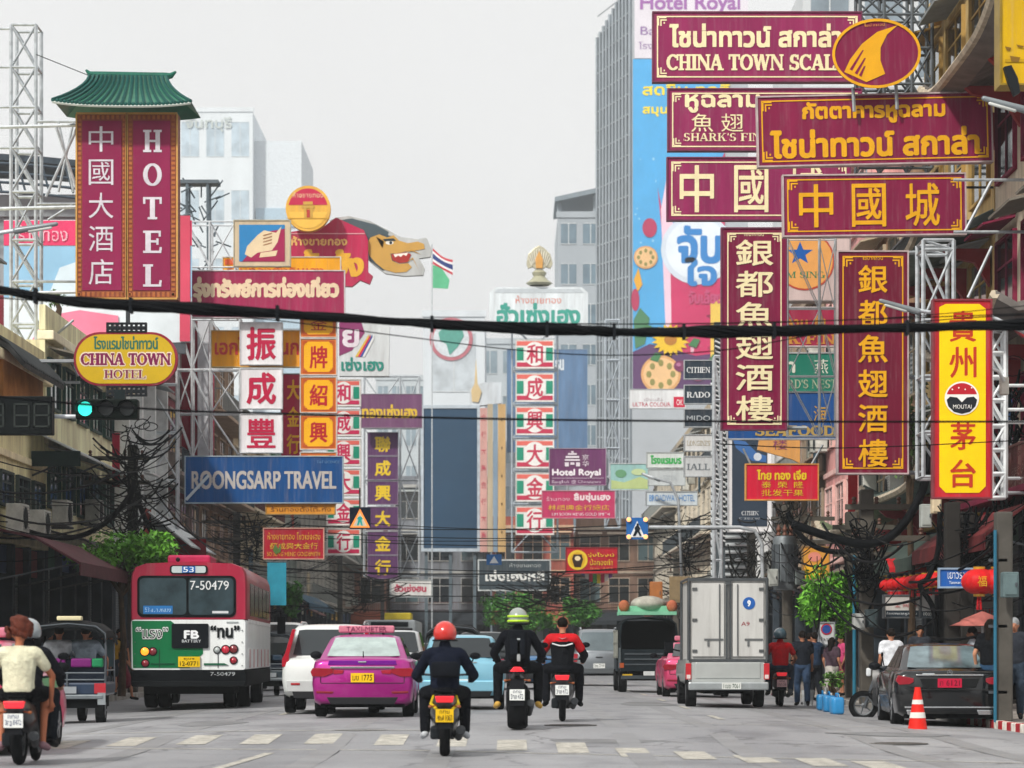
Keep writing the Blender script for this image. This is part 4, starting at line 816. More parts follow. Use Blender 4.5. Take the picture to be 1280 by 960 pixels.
s.p_(rrect(95, 418, 219, 479.5, 30.5, 8)[::-1], '#c9a820', 'field').t_('โรงแรมไชน่าทาวน์', 117, 420, 198, 437, '#2c6a5a', .03).t_('CHINA TOWN', 99.5, 440, 215, 458, '#e7d6c0', .1, serif=True).t_('HOTEL', 128.5, 460.5, 184, 475, '#d9c9a8', .1, serif=True).t_('CHINA TOWN', 101, 441.5, 213.5, 456.5, '#7c1c4e', .035, serif=True).t_('HOTEL', 130, 462, 182.5, 473.5, '#7c1c4e', .035, serif=True)
for y0, y1 in ((403, 415.5), (482, 495)):
    m = MB(); a, b = s.L(134, y1), s.L(182, y0); h = b[1]-a[1]
    m.bx(a[0], b[0], -.02, .16, a[1], a[1]+h*.16); m.bx(a[0], b[0], -.02, .16, b[1]-h*.16, b[1])
    for k in range(9): xx = a[0]+(b[0]-a[0])*k/8; m.bx(xx-.025, xx+.025, -.015, .15, a[1], b[1]); 
    for k in range(8): xx = a[0]+(b[0]-a[0])*(k+.5)/8; m.bx(xx-.035, xx+.035, -.01, .14, a[1]+h*.3, a[1]+h*.62)
    m.build('fretwork', mat('#22262a', .5), s.t)
s.arms([((158, 403), (158, 376))], .06, '#30363a'); s.arms([((95, 450), (20, 450))], .05)
s = Sign('hanging_sign', 'maroon sign with a single line of cream thai lettering above the thick cable', 235, 339, 430, 396, 95, '#9c2450', '#c9bcc0'); s.t_('รุ่งทรัพย์การท่องเที่ยว', 241, 346, 424, 379, '#e0c7a8', .05).t_('ทัวร์ในและต่างประเทศ', 246, 384, 300, 391, '#c98a8a', .02)
s = Sign('hanging_sign', 'large blue travel agency sign with grey capital lettering', 232, 571, 428, 628, 95, '#0e4a86', '#9fb0bd'); s.t_('ROONGSARP TRAVEL', 239, 588, 421, 612, '#b9b3b0', .045).t_('TAT LICENCE', 396, 576, 424, 579, '#5f86ad', .02)
s.p_([(231, 624), (234, 626), (262, 596), (260, 593)], '#b9c3cb', 'stay_rod', th=.03)
s = Sign('logo_sign', 'square blue and maroon logo sign with a cream page shape', 293, 276, 362, 332, 96, '#c9b79a', '#b0a892')
s.r_(299, 281, 356, 327, '#2f7fb8', 'field').p_([(303, 327), (332, 290), (356, 286), (356, 327)], '#9c2450', 'field_half').p_([(306, 318), (309, 308), (322, 294), (330, 288), (345, 291), (352, 283), (347, 303), (340, 313), (322, 316), (314, 322)], '#dcc7a4', 'page_emblem').p_([(324, 322), (326, 316), (347, 313), (345, 320)], '#dcc7a4', 'page_fold')
for k in range(4): s.p_([(329, 306-4*k), (340, 303-4*k), (340, 304.2-4*k), (329, 307.2-4*k)], '#9c6a4a', 'page_line')
for i, (ch, y0, y1) in enumerate((('振', 404, 455), ('成', 461, 510), ('豐', 518, 565))):
    s = Sign('character_sign', 'white square sign with a red chinese character, %s of three' % ('topmost', 'middle one', 'lowest')[i], 301, y0, 352, y1, 95.35, '#e6e3e6', '#c7c9cc', group='white square character signs'); s.t_(ch, 308, y0+4.5, 345, y1-4.5, '#b81f45', .028)
s = Sign('hanging_sign', 'orange sign with red thai lettering partly behind the white squares', 265, 414, 376, 458, 96.0, '#f2a41e', '#c9b07a'); s.t_('เอกไทยเอนก', 268, 421, 374, 444, '#c8383a', .04)
s = Sign('hanging_sign', 'orange sign peeping out above the cream lettered maroon sign', 279, 322, 425, 343, 98.5, '#efa61e', '#d0c8b8'); s.t_('ร้านทองตั้งกิมเฮง', 284, 332, 405, 342, '#c8453a', .04).r_(281, 324, 292, 331, '#d9603a', 'corner_mark')
for i, (ch, y0, y1) in enumerate((('金', 390, 421), ('牌', 424, 468), ('紹', 472, 515), ('興', 519, 561), ('號', 566, 600))):
    s = Sign('character_sign', 'yellow square sign with red character and scalloped orange border, %s' % ('topmost, half cut by the cable', 'second in its stack', 'third in its stack', 'fourth in its stack', 'lowest, mostly behind the travel sign')[i], 376, y0, 420, y1, 95.45, '#d9762a', '#c9c3bd', group='yellow square character signs')
    s.p_([(380, y0+7), (385, y0+3), (411, y0+3), (416, y0+7), (416, y1-7), (411, y1-3), (385, y1-3), (380, y1-7)], '#efb01c', 'field'); s.border(378, y0+2, 418, y1-2, 1, '#c85a2a', 5).t_(ch, 386.5, y0+8, 410, y1-7, '#b5202a', .02, 1)
s = Sign('hanging_sign', 'crimson vertical strip sign with yellow characters behind the white squares', 352, 468, 376, 574, 96.2, '#b5204a', '#8a8f93')
for i, ch in enumerate('大金行'): s.t_(ch, 358, 474+34*i, 375, 500+34*i, '#e5b02a', .02, 1)
s = Sign('round_sign', 'round yellow and crimson sign with a fort emblem atop the dragon sign', 357, 232, 413, 289, 111, '#e3b04a', None, outline=ell(385, 260.5, 28, 28.5, 36), dep=.4)
s.p_(ell(385, 260.5, 24.5, 25, 22, 190, 350), '#c02b4e', 'top_segment').p_(ell(385, 260.5, 24.5, 25, 22, 10, 170), '#e8b952', 'bottom_segment').t_('ห้างขายทอง', 366, 240, 404, 247, '#e8c9a0', .03)
for a in ((379, 252, 391, 256), (377, 257, 393, 260), (380, 260, 383, 272), (388, 260, 391, 272)): s.r_(*a, '#c9a04a', 'fort_emblem')
s.r_(383.5, 262, 387.5, 272, '#b5453a', 'fort_gate').r_(358, 272.5, 412, 273.5, '#c99a3a', 'rule')
s = Sign('hanging_sign', 'crimson scroll edged gold shop sign joined to a dragon head cutout', 360, 262, 468, 356, 112, '#b5254f', None, outline=[(362, 355), (362, 290), (405, 283), (420, 272), (455, 288), (460, 300), (460, 340), (466, 345), (462, 355), (450, 350), (440, 358)], dep=.35)
s.t_('ห้างขายทอง', 364, 295, 434, 307, '#e3b26a', .05).t_('ตั้วฮั้ง', 372, 311, 455, 347, '#dfa83a', .05, 1).r_(362, 291.5, 456, 292.7, '#d9a0a8', 'rule')
s = Sign('dragon_sign', 'painted dragon head cutout with grey mane and golden face', 412, 268, 541, 350, 112.2, '#b9bcbb', None, outline=[(412, 276), (420, 272), (436, 270), (462, 276), (486, 288), (500, 296), (522, 299), (533, 297), (540, 312), (538, 321), (524, 323), (531, 336), (529, 344), (505, 345), (482, 342), (466, 330), (458, 322), (458, 292)], dep=.3)
s.p_([(413, 277), (440, 273), (470, 281), (486, 290), (484, 296), (460, 300), (440, 290)], '#4d5a60', 'mane').p_([(458, 298), (478, 292), (492, 296), (494, 336), (478, 338), (462, 326)], '#434f55', 'mane').p_([(458, 306), (463, 297), (474, 293), (484, 297), (492, 294), (499, 301), (510, 304), (522, 302), (530, 305), (531, 311), (522, 313), (508, 314), (498, 317), (488, 317), (490, 326), (499, 330), (510, 329), (515, 334), (508, 340), (494, 341), (480, 337), (470, 329), (462, 320)], '#c4994f', 'face').p_(ell(487, 303.5, 5, 2.4), '#e6e3d8', 'eye').p_(ell(488.5, 303.5, 1.8, 2.0), '#2a2f38', 'pupil').p_([(489, 318), (508, 315.5), (514, 318), (510, 328), (499, 329), (491, 325.5)], '#a5332f', 'mouth').p_([(492, 318), (510, 316), (508, 320), (504, 318.5), (501, 321.5), (498, 319.5), (494, 322)], '#efe6da', 'teeth').p_([(478, 299), (492, 298), (495, 301), (481, 301.5)], '#2d3a40', 'brow')
for pp in ([(505, 316), (515, 312), (526, 318)], [(508, 328), (516, 322), (524, 338)], [(470, 296), (480, 300), (478, 310)]): s.p_([pp[0], pp[1], pp[2], (pp[1][0], pp[1][1]+2)], '#b88a3a', 'whisker')
s = Sign('hanging_sign', 'white hexagon gold shop sign with green thai lettering and striped corner', 424, 394, 488, 471, 121, '#cfd4d6', None, outline=[(424, 470), (486, 470), (487, 408), (470, 395), (424, 395)], dep=.5)
s.p_([(424, 445), (440, 438), (456, 416), (450, 398), (424, 398)], '#8a3a6a', 'hexagon').t_('ย', 428, 412, 449, 434, '#dfd6de', .06)
for k, c in enumerate(('#d9b54a', '#c9304f', '#2f4f9a', '#e0e0e0')): s.p_([(444+3*k, 446), (447+3*k, 446), (461+2.2*k, 424), (461+2.2*k, 418)], c, 'corner_stripe')
s.t_('เซ่งเฮง', 426, 446, 480, 464, '#2f8a7c', .05)
s = Sign('hanging_sign', 'faded purple sign with yellow thai lettering above the purple stack', 451, 493, 527, 534, 151, '#6d4668', '#8b7a8a'); s.t_('ทองเซ่งเฮง', 452, 505, 522, 523, '#d9b53a', .06)
for i, (ch, y) in enumerate(zip('聯成興大金行', (541, 571, 602, 634, 665, 695))):
    s = Sign('character_sign', 'purple square sign with a yellow character, %s' % ('topmost of the purple stack', 'second in the purple stack', 'third in the purple stack', 'fourth in the purple stack, behind the warning triangle', 'fifth in the purple stack', 'lowest in the purple stack, in the cables')[i], 460, y, 497, y+28, 152, '#5a3560', '#8a7f90', group='purple character signs'); s.t_(ch, 468, y+4, 489, y+24.5, '#e0bf2f', .03, 1)
s = Sign('hanging_sign', 'red goldsmith sign with three lines of gold writing', 330, 661, 404, 698, 94, '#a81f30', '#d09a8a'); s.t_('ห้างขายทอง โซวเซ่งเฮง', 334, 665, 401, 675, '#d9a33a', .04).t_('蘇成興大金行', 337, 678, 398, 687, '#d9b03a', .03, 1).t_('SO SENG HENG GOLDSMITH', 334, 690, 400, 695, '#d9a33a', .04)
s.p_([(341, 688), (344, 680), (348, 686), (351, 679), (351, 690), (345, 693)], '#56703a', 'leaf_mark')
s = Sign('hanging_sign', 'low orange sign with brown thai lettering right under the blue travel sign', 333, 630.5, 418, 642, 95.1, '#d8932f', '#b08a4a'); s.t_('ร้านทองตั้งโต๊ะกัง', 338, 632.5, 414, 640, '#7d4a1e', .05)
t = thing('pedestrian_warning', 'lit orange triangle warning light with a walking figure on a dark square board', 'warning light', P(449.5, 648, 100)); k_ = F/100; q = lambda a, b: ((a-449.5)/k_, (648-b)/k_)
MB().prism([q(437, 661), q(463, 661), q(463, 634), q(437, 634)], 0, .15).build('board', mat('#23304a', .5), t)
MB().prism([q(437.5, 659.5), q(462.5, 659.5), q(450, 636)], -.03, 0).build('lit_triangle', mat('#ff9a4a', .4, 0, 0, emit=1.0), t); MB().prism([q(441.5, 657.5), q(458.5, 657.5), q(450, 641)], -.045, -.03).build('lit_field', mat('#e9d9c2', .4, 0, 0, emit=.5), t)
MB().prism([q(446, 657), q(448, 650), q(446, 648), q(449, 645.5), q(451.5, 645.5), q(454, 648.5), q(452, 650), q(454, 657), q(451.5, 657), q(450, 652.5), q(448.5, 657)], -.06, -.045).build('figure', mat('#2fb5a8', .4, 0, 0, emit=.5), t)
for x_, lab in ((0, 1),): MB().tube((0, .1, .4), (0, .1, 1.1), .03).build('hanger', DARKST(), t)
# traffic light with countdown, crossing sign
t = thing('traffic_light', 'horizontal black traffic light with its green lamp lit', 'traffic light', P(133, 511, 50)); k_ = F/50
MB().box((0, .15, 0), (78/k_, .3, 25/k_)).build('housing', mat('#0d1512', .5), t, bevel=.03)
for i, (x_, c, e) in enumerate(((-26.5, '#2fd8c4', 1.4), (0, '#151b1c', None), (26, '#151b1c', None))):
    MB().lathe([(.0, -.02), (.125, -.02), (.13, .02), (.0, .03)], (x_/k_, -.02, 0), 'Y', 20).build('lens', mat(c, .3, 0, 0, emit=e), t)
    v = MB(); v.loft([[Vector((x_/k_+.15*math.cos(R(a)), y, .15*math.sin(R(a)))) for a in range(-20, 201, 20)] for y in (-.2, .02)], cap=False, closed=False); v.build('visor', mat('#10181a', .5), t, smooth=60)
MB().box((15/k_, .2, 18/k_), (14/k_, .12, 14/k_)).build('clamp', mat('#20282a', .5), t)
t = thing('countdown_board', 'dark countdown board with unlit digit segments at the left edge', 'countdown board', P(22, 519, 50))
MB().box((0, .15, 0), (86/k_, .3, 48/k_)).build('housing', mat('#101415', .5), t, bevel=.02)
for i, dx in enumerate((-27, 5, 30)):
    m = MB(); a, b = 10/k_, 15/k_
    for bxx in ((-a, a, b-.03, b), (-a, a, -.015, .015), (-a, a, -b, -b+.03), (-a, -a+.03, -b, b), (a-.03, a, -b, b)): m.bx(dx/k_+bxx[0], dx/k_+bxx[1], -.012, 0, bxx[2], bxx[3])
    m.build('digit', mat('#2c3230', .6), t)
t = thing('mast_arm', 'thin steel mast arm carrying the traffic light from the left', 'mast arm', P(-60, 520, 50.25)); m = MB(); m.tube((0, .1, 0), (160/k_+.3, .1, .0), .045, .035, 8); m.build('arm', STEEL(), t); MB().tube((0, .1, -5.6), (0, .1, 1.2), .09, .07, 8).build('post', STEEL(), t)
t = thing('crossing_sign', 'blue pedestrian crossing sign with four lit orange lamps on a long arm', 'crossing sign', P(796.5, 660, 82)); k_ = F/82; q = lambda a, b: ((a-796.5)/k_, (660-b)/k_)
MB().prism([q(783, 674), q(810, 674), q(810, 647), q(783, 647)], 0, .12).build('board', mat('#2a68b0', .45), t); MB().prism([q(787, 671.5), q(806, 671.5), q(796.5, 651)], -.02, 0).build('white_triangle', mat('#dfe5ea', .5), t)
MB().prism([q(791, 670), q(794, 663), q(793, 660), q(795.5, 657), q(798, 657), q(800.5, 661), q(799, 663), q(802, 670), q(799.5, 670), q(797, 665), q(794, 670)], -.035, -.02).build('figure', mat('#1d2530', .6), t); MB().ball((q(797, 655.6)[0], -.03, q(797, 655.6)[1]), .035, 8, 6).build('figure_head', mat('#1d2530', .6), t)
for a in ((786, 649.5), (807, 649.5), (786, 671), (807, 671)): MB().lathe([(0, -.06), (.06, -.05), (.07, 0), (0, .01)], (*[q(*a)[0], -.02, q(*a)[1]],), 'Y', 12).build('lamp', mat('#ffb070', .3, 0, 0, emit=1.3), t)
MB().path([(q(811, 659)[0], .1, q(811, 659)[1]), (q(925, 659)[0], .1, q(925, 659)[1]), (q(944, 663)[0], .1, q(944, 663)[1]), (q(953, 680)[0], .1, q(953, 680)[1]), (q(955, 874)[0], .1, q(955, 868)[1])], .055, 8).build('mast', STEEL(), t, smooth=60)
t = thing('flag', 'thai flag with a green pennant below it on a tall thin pole', 'flag', P(540, 480, 190)); k_ = F/190; 
MB().tube((0, 0, -19.5), (0, 0, 175/k_), .06, .04).build('pole', STEEL(), t)
def cloth(pts, c, nm, y=0): MB().prism([((a-540)/k_, (480-b)/k_) for a, b in pts], -.015+y, .015+y).build(nm, mat(c, .8, 0, .1, 1), t)
for k, (c, a, b) in enumerate((('#c23a48', 0, .17), ('#e3e3e6', .17, .33), ('#2f3f7a', .33, .66), ('#e3e3e6', .66, .83), ('#c23a48', .83, 1))):
    f_ = lambda u, v: (541+25*u, 310+20*v+14*u+4*math.sin(u*3)*(1-v))
    cloth([f_(u/5, a) for u in range(6)]+[f_(u/5, b) for u in range(5, -1, -1)], c, 'flag_stripe')
cloth([(541, 331), (552, 335), (562, 350), (560, 361), (541, 360)], '#5fb58a', 'green_pennant')
# street name, small pavement signs
s = Sign('street_name_sign', 'small blue street name plate with white thai lettering on the right', 1175, 712, 1215, 733, 53.5, '#1f5aa8', '#8fa6bd', dep=.08); s.t_('เยาวราช', 1184, 715, 1211, 724, '#e3e9f0', .04).t_('Yaowarat', 1186, 726, 1204, 730, '#cbd6e3', .02)
s = Sign('shop_sign', 'white restaurant board with red characters below the red lanterns', 1106, 745, 1150, 771, 66, '#c9c6c2', '#5a5e62'); s.r_(1107, 763, 1150, 771, '#27313a', 'base_band').t_('ร้านอาหารหูฉลาม', 1108, 765, 1146, 769.5, '#c9ced2').t_('金 同 樂', 1118, 753, 1146, 759, '#b5303a', .02)
s = Sign('shop_sign', 'narrow white and green board beside the white restaurant board', 1152, 728, 1168, 771, 65, '#c9cccb', '#3a4248'); s.r_(1152, 728, 1168, 740, '#27423c', 'top_band').r_(1152, 764, 1168, 771, '#27313a', 'base_band').t_('100%', 1154.5, 765.5, 1166, 769.5, '#d5d8d6', .03)
s = Sign('shop_sign', 'grey and red shop board deep under the right awning', 1216, 752, 1256, 790, 64, '#8d8583', '#5a3a3c'); s.t_('ร้านค้า', 1220, 758, 1250, 768, '#b5303a', .03).t_('OPEN DAILY', 1219, 772, 1252, 778, '#3a3a3c', .03)
s = Sign('shop_sign', 'yellow gold painted hoarding beside the leafy tree on the right', 1004, 684, 1036, 723, 92, '#d79a3a', '#9a7a4a', dep=.3); s.p_([(1006, 722), (1006, 706), (1024, 710), (1034, 722)], '#e0b02f', 'print').p_(ell(1018, 696, 8, 6), '#d98a7a', 'print_shape')
s = Sign('no_parking_sign', 'round blue and red no parking sign on a white plate under the leafy tree', 1024, 779, 1042, 805, 70, '#c3c6c8', '#8d9296', dep=.04); s.p_(ell(1033, 786.5, 7, 7), '#b02a3a', 'ring').p_(ell(1033, 786.5, 5.4, 5.4), '#274a8f', 'disc').t_('ห้ามจอด', 1026, 796, 1040, 801, '#44484c'); s.arms([((1033, 805), (1033, 877))], .03)
# ================================================================== vehicles
def gd(px, py):                                    # depth at which the road shows at pixel px, py
    d = 50.
    for _ in range(40): d = F*(H-gz(X(px, d), d))/(py-HZ)
    return d
def gp(px, py, d=None):
    d = d or gd(px, py); return Vector((X(px, d), d, gz(X(px, d), d)))
def wheel(parent, x, y, r, w, rim='#8d9094', side=1):
    t_ = MB().lathe([(r*.6, -w/2), (r*.92, -w/2), (r, -w*.36), (r, w*.36), (r*.92, w/2), (r*.6, w/2)], (0, 0, 0), 'X', 22, ring=True).build('wheel', RUBBER(), parent, smooth=40, loc=(x, y, r))
    m = MB().lathe([(.02, -w*.42), (r*.3, -w*.40), (r*.62, -w*.47), (r*.64, 0), (r*.62, w*.47), (r*.3, w*.40), (.02, w*.42)], (0, 0, 0), 'X', 18); m.build('rim', mat(rim, .35, .7, .1, 5, name='rim'), t_, smooth=40)
    for k in range(5):
        a = k*1.2566; MB().box((side*w*.46, r*.34*math.cos(a), r*.34*math.sin(a)), (.02, r*.5, r*.14), rx=a).build('spoke', mat(rim, .3, .7, .1, 5, name='rim'), t_)
def section(y, w, zb, zt, tuck=.84):
    h = zt-zb; half = [(w*.84, zb), (w*.955, zb+.06), (w, zb+h*.42), (w*.99, zb+h*.72), (w*.95, zt-h*.07), (w*tuck, zt)]
    pts = [(-p[0], p[1]) for p in half][::-1]
    return [Vector((x, y, z)) for x, z in [(0, zt+.02)]+[(p[0], p[1]) for p in half[::-1]]+[(0, zb)]+[(-p[0], p[1]) for p in half]]
class Car: pass
def car(name, label, cat, pos, rz, Wd, L, belt, Ht, col, rb=.55, rr=1.25, fr=2.6, fb=3.4, wr=.72, wb=.9, hood=None, metal=.35, wy=(.85, 3.5), wrad=.32, win=(.12, .93), tail=.0, group=None, glass=None, clear=.2, bumper=None, rim='#8d9094', under='#0c0d0f', trunk=None, rough=.32, sidewin=True):
    c = Car(); t = c.t = thing(name, label, cat, pos, rz, group); w = Wd/2; pm = mat(col, rough, metal, .05, 3, coat=.5, name='car_paint'); hood = hood or belt-.1; trunk = trunk or belt
    st = [(0, .9, clear+.12, trunk-.07), (.03, .95, clear+.08, trunk-.03), (.12, .985, clear+.04, trunk), (wy[0]-wrad-.12, 1, clear, trunk), ]
    ar = wrad*2+.04
    for yy in wy: st += [(yy-wrad-.06, 1, clear, None), (yy-wrad-.05, 1.005, clear+.1, None), (yy-wrad*.75, 1.01, ar-.14, None), (yy-wrad*.3, 1.012, ar, None), (yy+wrad*.3, 1.012, ar, None), (yy+wrad*.75, 1.01, ar-.14, None), (yy+wrad+.05, 1.005, clear+.1, None), (yy+wrad+.06, 1, clear, None)]
    st += [(L-.25, .96, clear, hood-.08), (L-.08, .9, clear+.05, hood-.14), (L, .8, clear+.14, hood-.22)]
    st.sort(key=lambda s_: s_[0]); rings = []
    for y, k, zb, zt in st:
        if zt is None: zt = trunk if y < rb else (belt if y < fb-.25 else belt+(hood-belt)*min(1, (y-fb+.25)/.6))
        rings.append(section(y, w*k, zb, zt))
    MB().loft(rings).build('body', pm, t, smooth=38)
    MB().bx(-w*.82, w*.82, .12, L-.15, clear-.02, belt-.12).build('underbody', mat(under, .9), t)
    def side(z, u):                                # greenhouse outline: u 0..1 along the half ring
        k = (z-belt)/(Ht-belt); y0 = rb+(rr-rb)*k; y1 = fb+(fr-fb)*k; ww = w*(wb+(wr-wb)*k); return y0, y1, ww
    def ring(z, ins=0., dz=0.):
        y0, y1, ww = side(z, 0); y0 += ins; y1 -= ins; ww -= ins; n = 6; o = []
        for k in range(n+1): q = -1+2*k/n; o.append(Vector((q*ww*.92, y0-.07*(1-q*q)+(.05 if abs(q) == 1 else 0), z+dz)))
        for k in range(5): o.append(Vector((ww, y0+.12+(y1-y0-.24)*k/4, z+dz)))
        for k in range(n+1): q = 1-2*k/n; o.append(Vector((q*ww*.92, y1+.12*(1-q*q), z+dz)))
        for k in range(5): o.append(Vector((-ww, y1-.12-(y1-y0-.24)*k/4, z+dz)))
        return o
    MB().loft([ring(belt-.03), ring(belt+(Ht-belt)*.5), ring(Ht-.09), ring(Ht-.035, .04), ring(Ht-.03, .16, .02), ring(Ht-.03, .4, .035)]).build('cabin', pm, t, smooth=42)
    gm = glass or GLASSD()
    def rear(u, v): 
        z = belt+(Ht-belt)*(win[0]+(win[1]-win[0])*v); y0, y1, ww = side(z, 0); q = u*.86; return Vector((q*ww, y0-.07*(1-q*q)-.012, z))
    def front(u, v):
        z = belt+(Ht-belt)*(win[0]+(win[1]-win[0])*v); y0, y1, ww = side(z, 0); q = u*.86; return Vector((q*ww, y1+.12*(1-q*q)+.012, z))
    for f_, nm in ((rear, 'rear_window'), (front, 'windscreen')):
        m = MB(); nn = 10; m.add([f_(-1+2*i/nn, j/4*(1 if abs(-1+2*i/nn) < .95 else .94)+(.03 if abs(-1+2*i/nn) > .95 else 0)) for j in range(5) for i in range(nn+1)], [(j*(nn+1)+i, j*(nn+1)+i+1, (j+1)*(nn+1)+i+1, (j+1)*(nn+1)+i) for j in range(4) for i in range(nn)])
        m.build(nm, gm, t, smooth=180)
    if sidewin:
        for sx in (-1, 1):
            for a, b in ((.06, .36), (.4, .66), (.69, .95)):
                m = MB(); vs = []
                for v in (win[0], win[1]):
                    z = belt+(Ht-belt)*v; y0, y1, ww = side(z, 0)
                    for u in (a, b): vs.append((sx*(ww+.008), y0+.12+(y1-y0-.24)*u, z))
                m.add(vs, [(0, 1, 3, 2)]); m.build('side_window', GLASSD(), t)
    for yy in wy:
        for sx in (-1, 1): wheel(t, sx*(w-.12), yy, wrad, .2, rim, sx)
    for sx in (-1, 1):
        m = MB().ball((sx*(w+.1), fb-.45, belt+.06), (.11, .07, .075), 10, 6); m.tube((sx*w*.95, fb-.42, belt), (sx*(w+.06), fb-.45, belt+.03), .02); m.build('mirror', BLACK(), t, smooth=60)
    c.w, c.L, c.belt, c.Ht, c.pm = w, L, belt, Ht, pm
    def poly(pts, color, nm, y0=-.02, y1=.1, mirror=False, **k):
        for sx in ((1, -1) if mirror else (1,)):
            MB().prism([(sx*p[0], p[1]) for p in pts], y0, y1).build(nm, color if not isinstance(color, str) else mat(color, k.get('rough', .3), k.get('metal', 0), k.get('var', .05), 5, emit=k.get('emit'), coat=k.get('coat', 0), name='car_trim'), t, bevel=k.get('bevel', .008))
    c.poly = poly
    def plate(z, col_, txt, tc, x=0., w_=.4, h_=.16, y=-.035):
        p = MB().bx(x-w_/2, x+w_/2, y, y+.03, z-h_/2, z+h_/2).build('number_plate', mat(col_, .5, 0, .05, 5, name='plate'), t)
        m = MB(); text_mb(m, txt, x-w_*.42, z-h_*.3, x+w_*.42, z+h_*.32, y-.004, .008, bold=.04); m.build('lettering', mat(tc, .5, 0, 0), p, fix=False)
    c.plate = plate
    return c
GREY = '#3c4044'
# the magenta taxi
TX = dict(Wd=1.78, L=4.6, belt=1.03, Ht=1.46, rb=.42, rr=1.35, fr=2.55, fb=3.5, wr=.66, wb=.86, wy=(.95, 3.6), wrad=.315, win=(.1, .88), metal=.45)
def taxi_trim(c, glossy='#9aa2a6'):
    c.poly([(.5, .86), (.86, .87), (.9, .80), (.87, .72), (.66, .715), (.5, .78)], '#8f1024', 'tail_light', -.025, .25, True, coat=.8, rough=.15)
    c.poly([(.32, .83), (.5, .84), (.5, .76), (.34, .77)], '#a01530', 'boot_light', -.022, .1, True, coat=.8, rough=.15)
    c.poly([(-.56, .86), (.56, .86), (.56, .895), (-.56, .895)], CHROME(), 'chrome_strip', -.04, .05)
    c.poly([(-.72, .60), (.72, .60), (.72, .612), (-.72, .612)], '#1a0f16', 'boot_seam', -.014, .02)
    for sx in (1, -1): c.poly([(sx*.72, .61), (sx*.72, .72), (sx*.732, .72), (sx*.732, .61)], '#1a0f16', 'boot_seam', -.014, .02)
    c.poly([(.5, .46), (.8, .47), (.8, .43), (.52, .42)], '#7a0f20', 'reflector', -.02, .05, True)
    c.poly([(-.07, .955), (.07, .955), (.07, .985), (-.07, .985)], CHROME(), 'badge', -.03, .02)
    c.poly([(-.62, .36), (.62, .36), (.55, .24), (-.55, .24)], '#15161a', 'lower_bumper', -.012, .2)
    MB().tube((0, .36, 1.05), (0, .3, 1.16), .012, .006).build('aerial', BLACK(), c.t)
pos = gp(453, 897.5); c = car('taxi', 'magenta pink sedan taxi with a roof sign and yellow plate in the middle lane', 'taxi', pos, R(.5), col='#a5067f', glass=mat('#a9b9b6', .08, .2, .25, 2, name='painted_sky_glass', spec=1), **TX)  # white sky reflection put into the pale glass colour
taxi_trim(c); c.plate(.70, '#e3b81c', 'มข 1775', '#2a2410')
c.poly([(-.6, .92), (.6, .92), (.58, 1.0), (-.58, 1.0)], '#7d1498', 'boot_panel', -.015, .06, rough=.25, metal=.4)
s_ = MB().box((0, 1.75, 1.555), (1.0, .22, .13)).build('roof_sign', mat('#c2788a', .5), c.t, bevel=.03); m = MB(); text_mb(m, 'TAXI-METER', -.36, 1.515, .36, 1.60, 1.63, .01, bold=.04); m.build('lettering', mat('#6d2a4a', .5), s_, fix=False)
m = MB(); [m.bx(x-.02, x+.02, 1.7, 1.8, 1.44, 1.5) for x in (-.3, .3)]; m.build('sign_foot', BLACK(), c.t)
c.poly([(.9, .98), (.905, .86), (.905, .82), (.9, .9)], '#2f8a4a', 'door_stripe', .8, 3.3)
# the pink taxi beside the near scooter
d0 = 34.6; c = car('taxi', 'pink taxi with a green stripe half hidden by the nearest scooter at the left edge', 'taxi', (-7.05, d0, 0), R(0), col='#c9436a', **TX)
taxi_trim(c); c.plate(.70, '#e3b81c', 'ทส 4421', '#2a2410'); c.poly([(.905, .98), (.915, .86), (.915, .82), (.905, .9)], '#2f9a4f', 'door_stripe', .25, 3.3)
MB().box((0, 1.75, 1.555), (1.0, .22, .13)).build('roof_sign', mat('#c2788a', .5), c.t, bevel=.03)
c = car('taxi', 'pink taxi mostly hidden behind the box pickup on the right', 'taxi', (X(872, 73), 73, gz(4.8, 73)), 0, col='#cf3f6e', **TX); taxi_trim(c); c.plate(.7, '#e3b81c', 'มค 902', '#2a2410')
MB().box((0, 1.75, 1.555), (1.0, .22, .13)).build('roof_sign', mat('#c2788a', .5), c.t, bevel=.03)
# white SUV
pos = gp(412, 892.5); c = car('suv', 'white sport utility car with tall red side lamps left of the magenta taxi', 'car', pos, R(.3), 1.82, 4.5, 1.05, 1.68, '#cfd4d2', rb=.16, rr=.62, fr=2.6, fb=3.3, wr=.74, wb=.9, wy=(.85, 3.5), wrad=.35, win=(.08, .84), metal=.1, clear=.3)
c.poly([(.63, 1.58), (.70, 1.58), (.83, 1.14), (.89, 1.02), (.89, .88), (.76, .88), (.76, 1.1)], '#a5172a', 'tail_light', .02, .42, True, coat=.8, rough=.15); c.poly([(-.3, 1.02), (.3, 1.02), (.3, 1.06), (-.3, 1.06)], CHROME(), 'chrome_strip', -.02, .05)
c.poly([(-.8, .62), (.8, .62), (.78, .42), (-.78, .42)], '#b7bcbb', 'bumper', -.06, .2); c.poly([(-.7, .44), (.7, .44), (.66, .3), (-.66, .3)], '#1a1c1e', 'lower_bumper', -.05, .2); c.plate(.9, '#dfe2e0', 'ฎฬ 3381', '#23262a'); c.poly([(.55, .58), (.72, .58), (.72, .54), (.55, .54)], '#a01c24', 'reflector', -.075, .0, True)
m = MB(); [m.path([(sx*.6, .9, 1.69), (sx*.6, 1.2, 1.73), (sx*.6, 2.4, 1.73), (sx*.6, 2.6, 1.69)], .018) for sx in (1, -1)]; m.build('roof_rail', CHROME(), c.t)
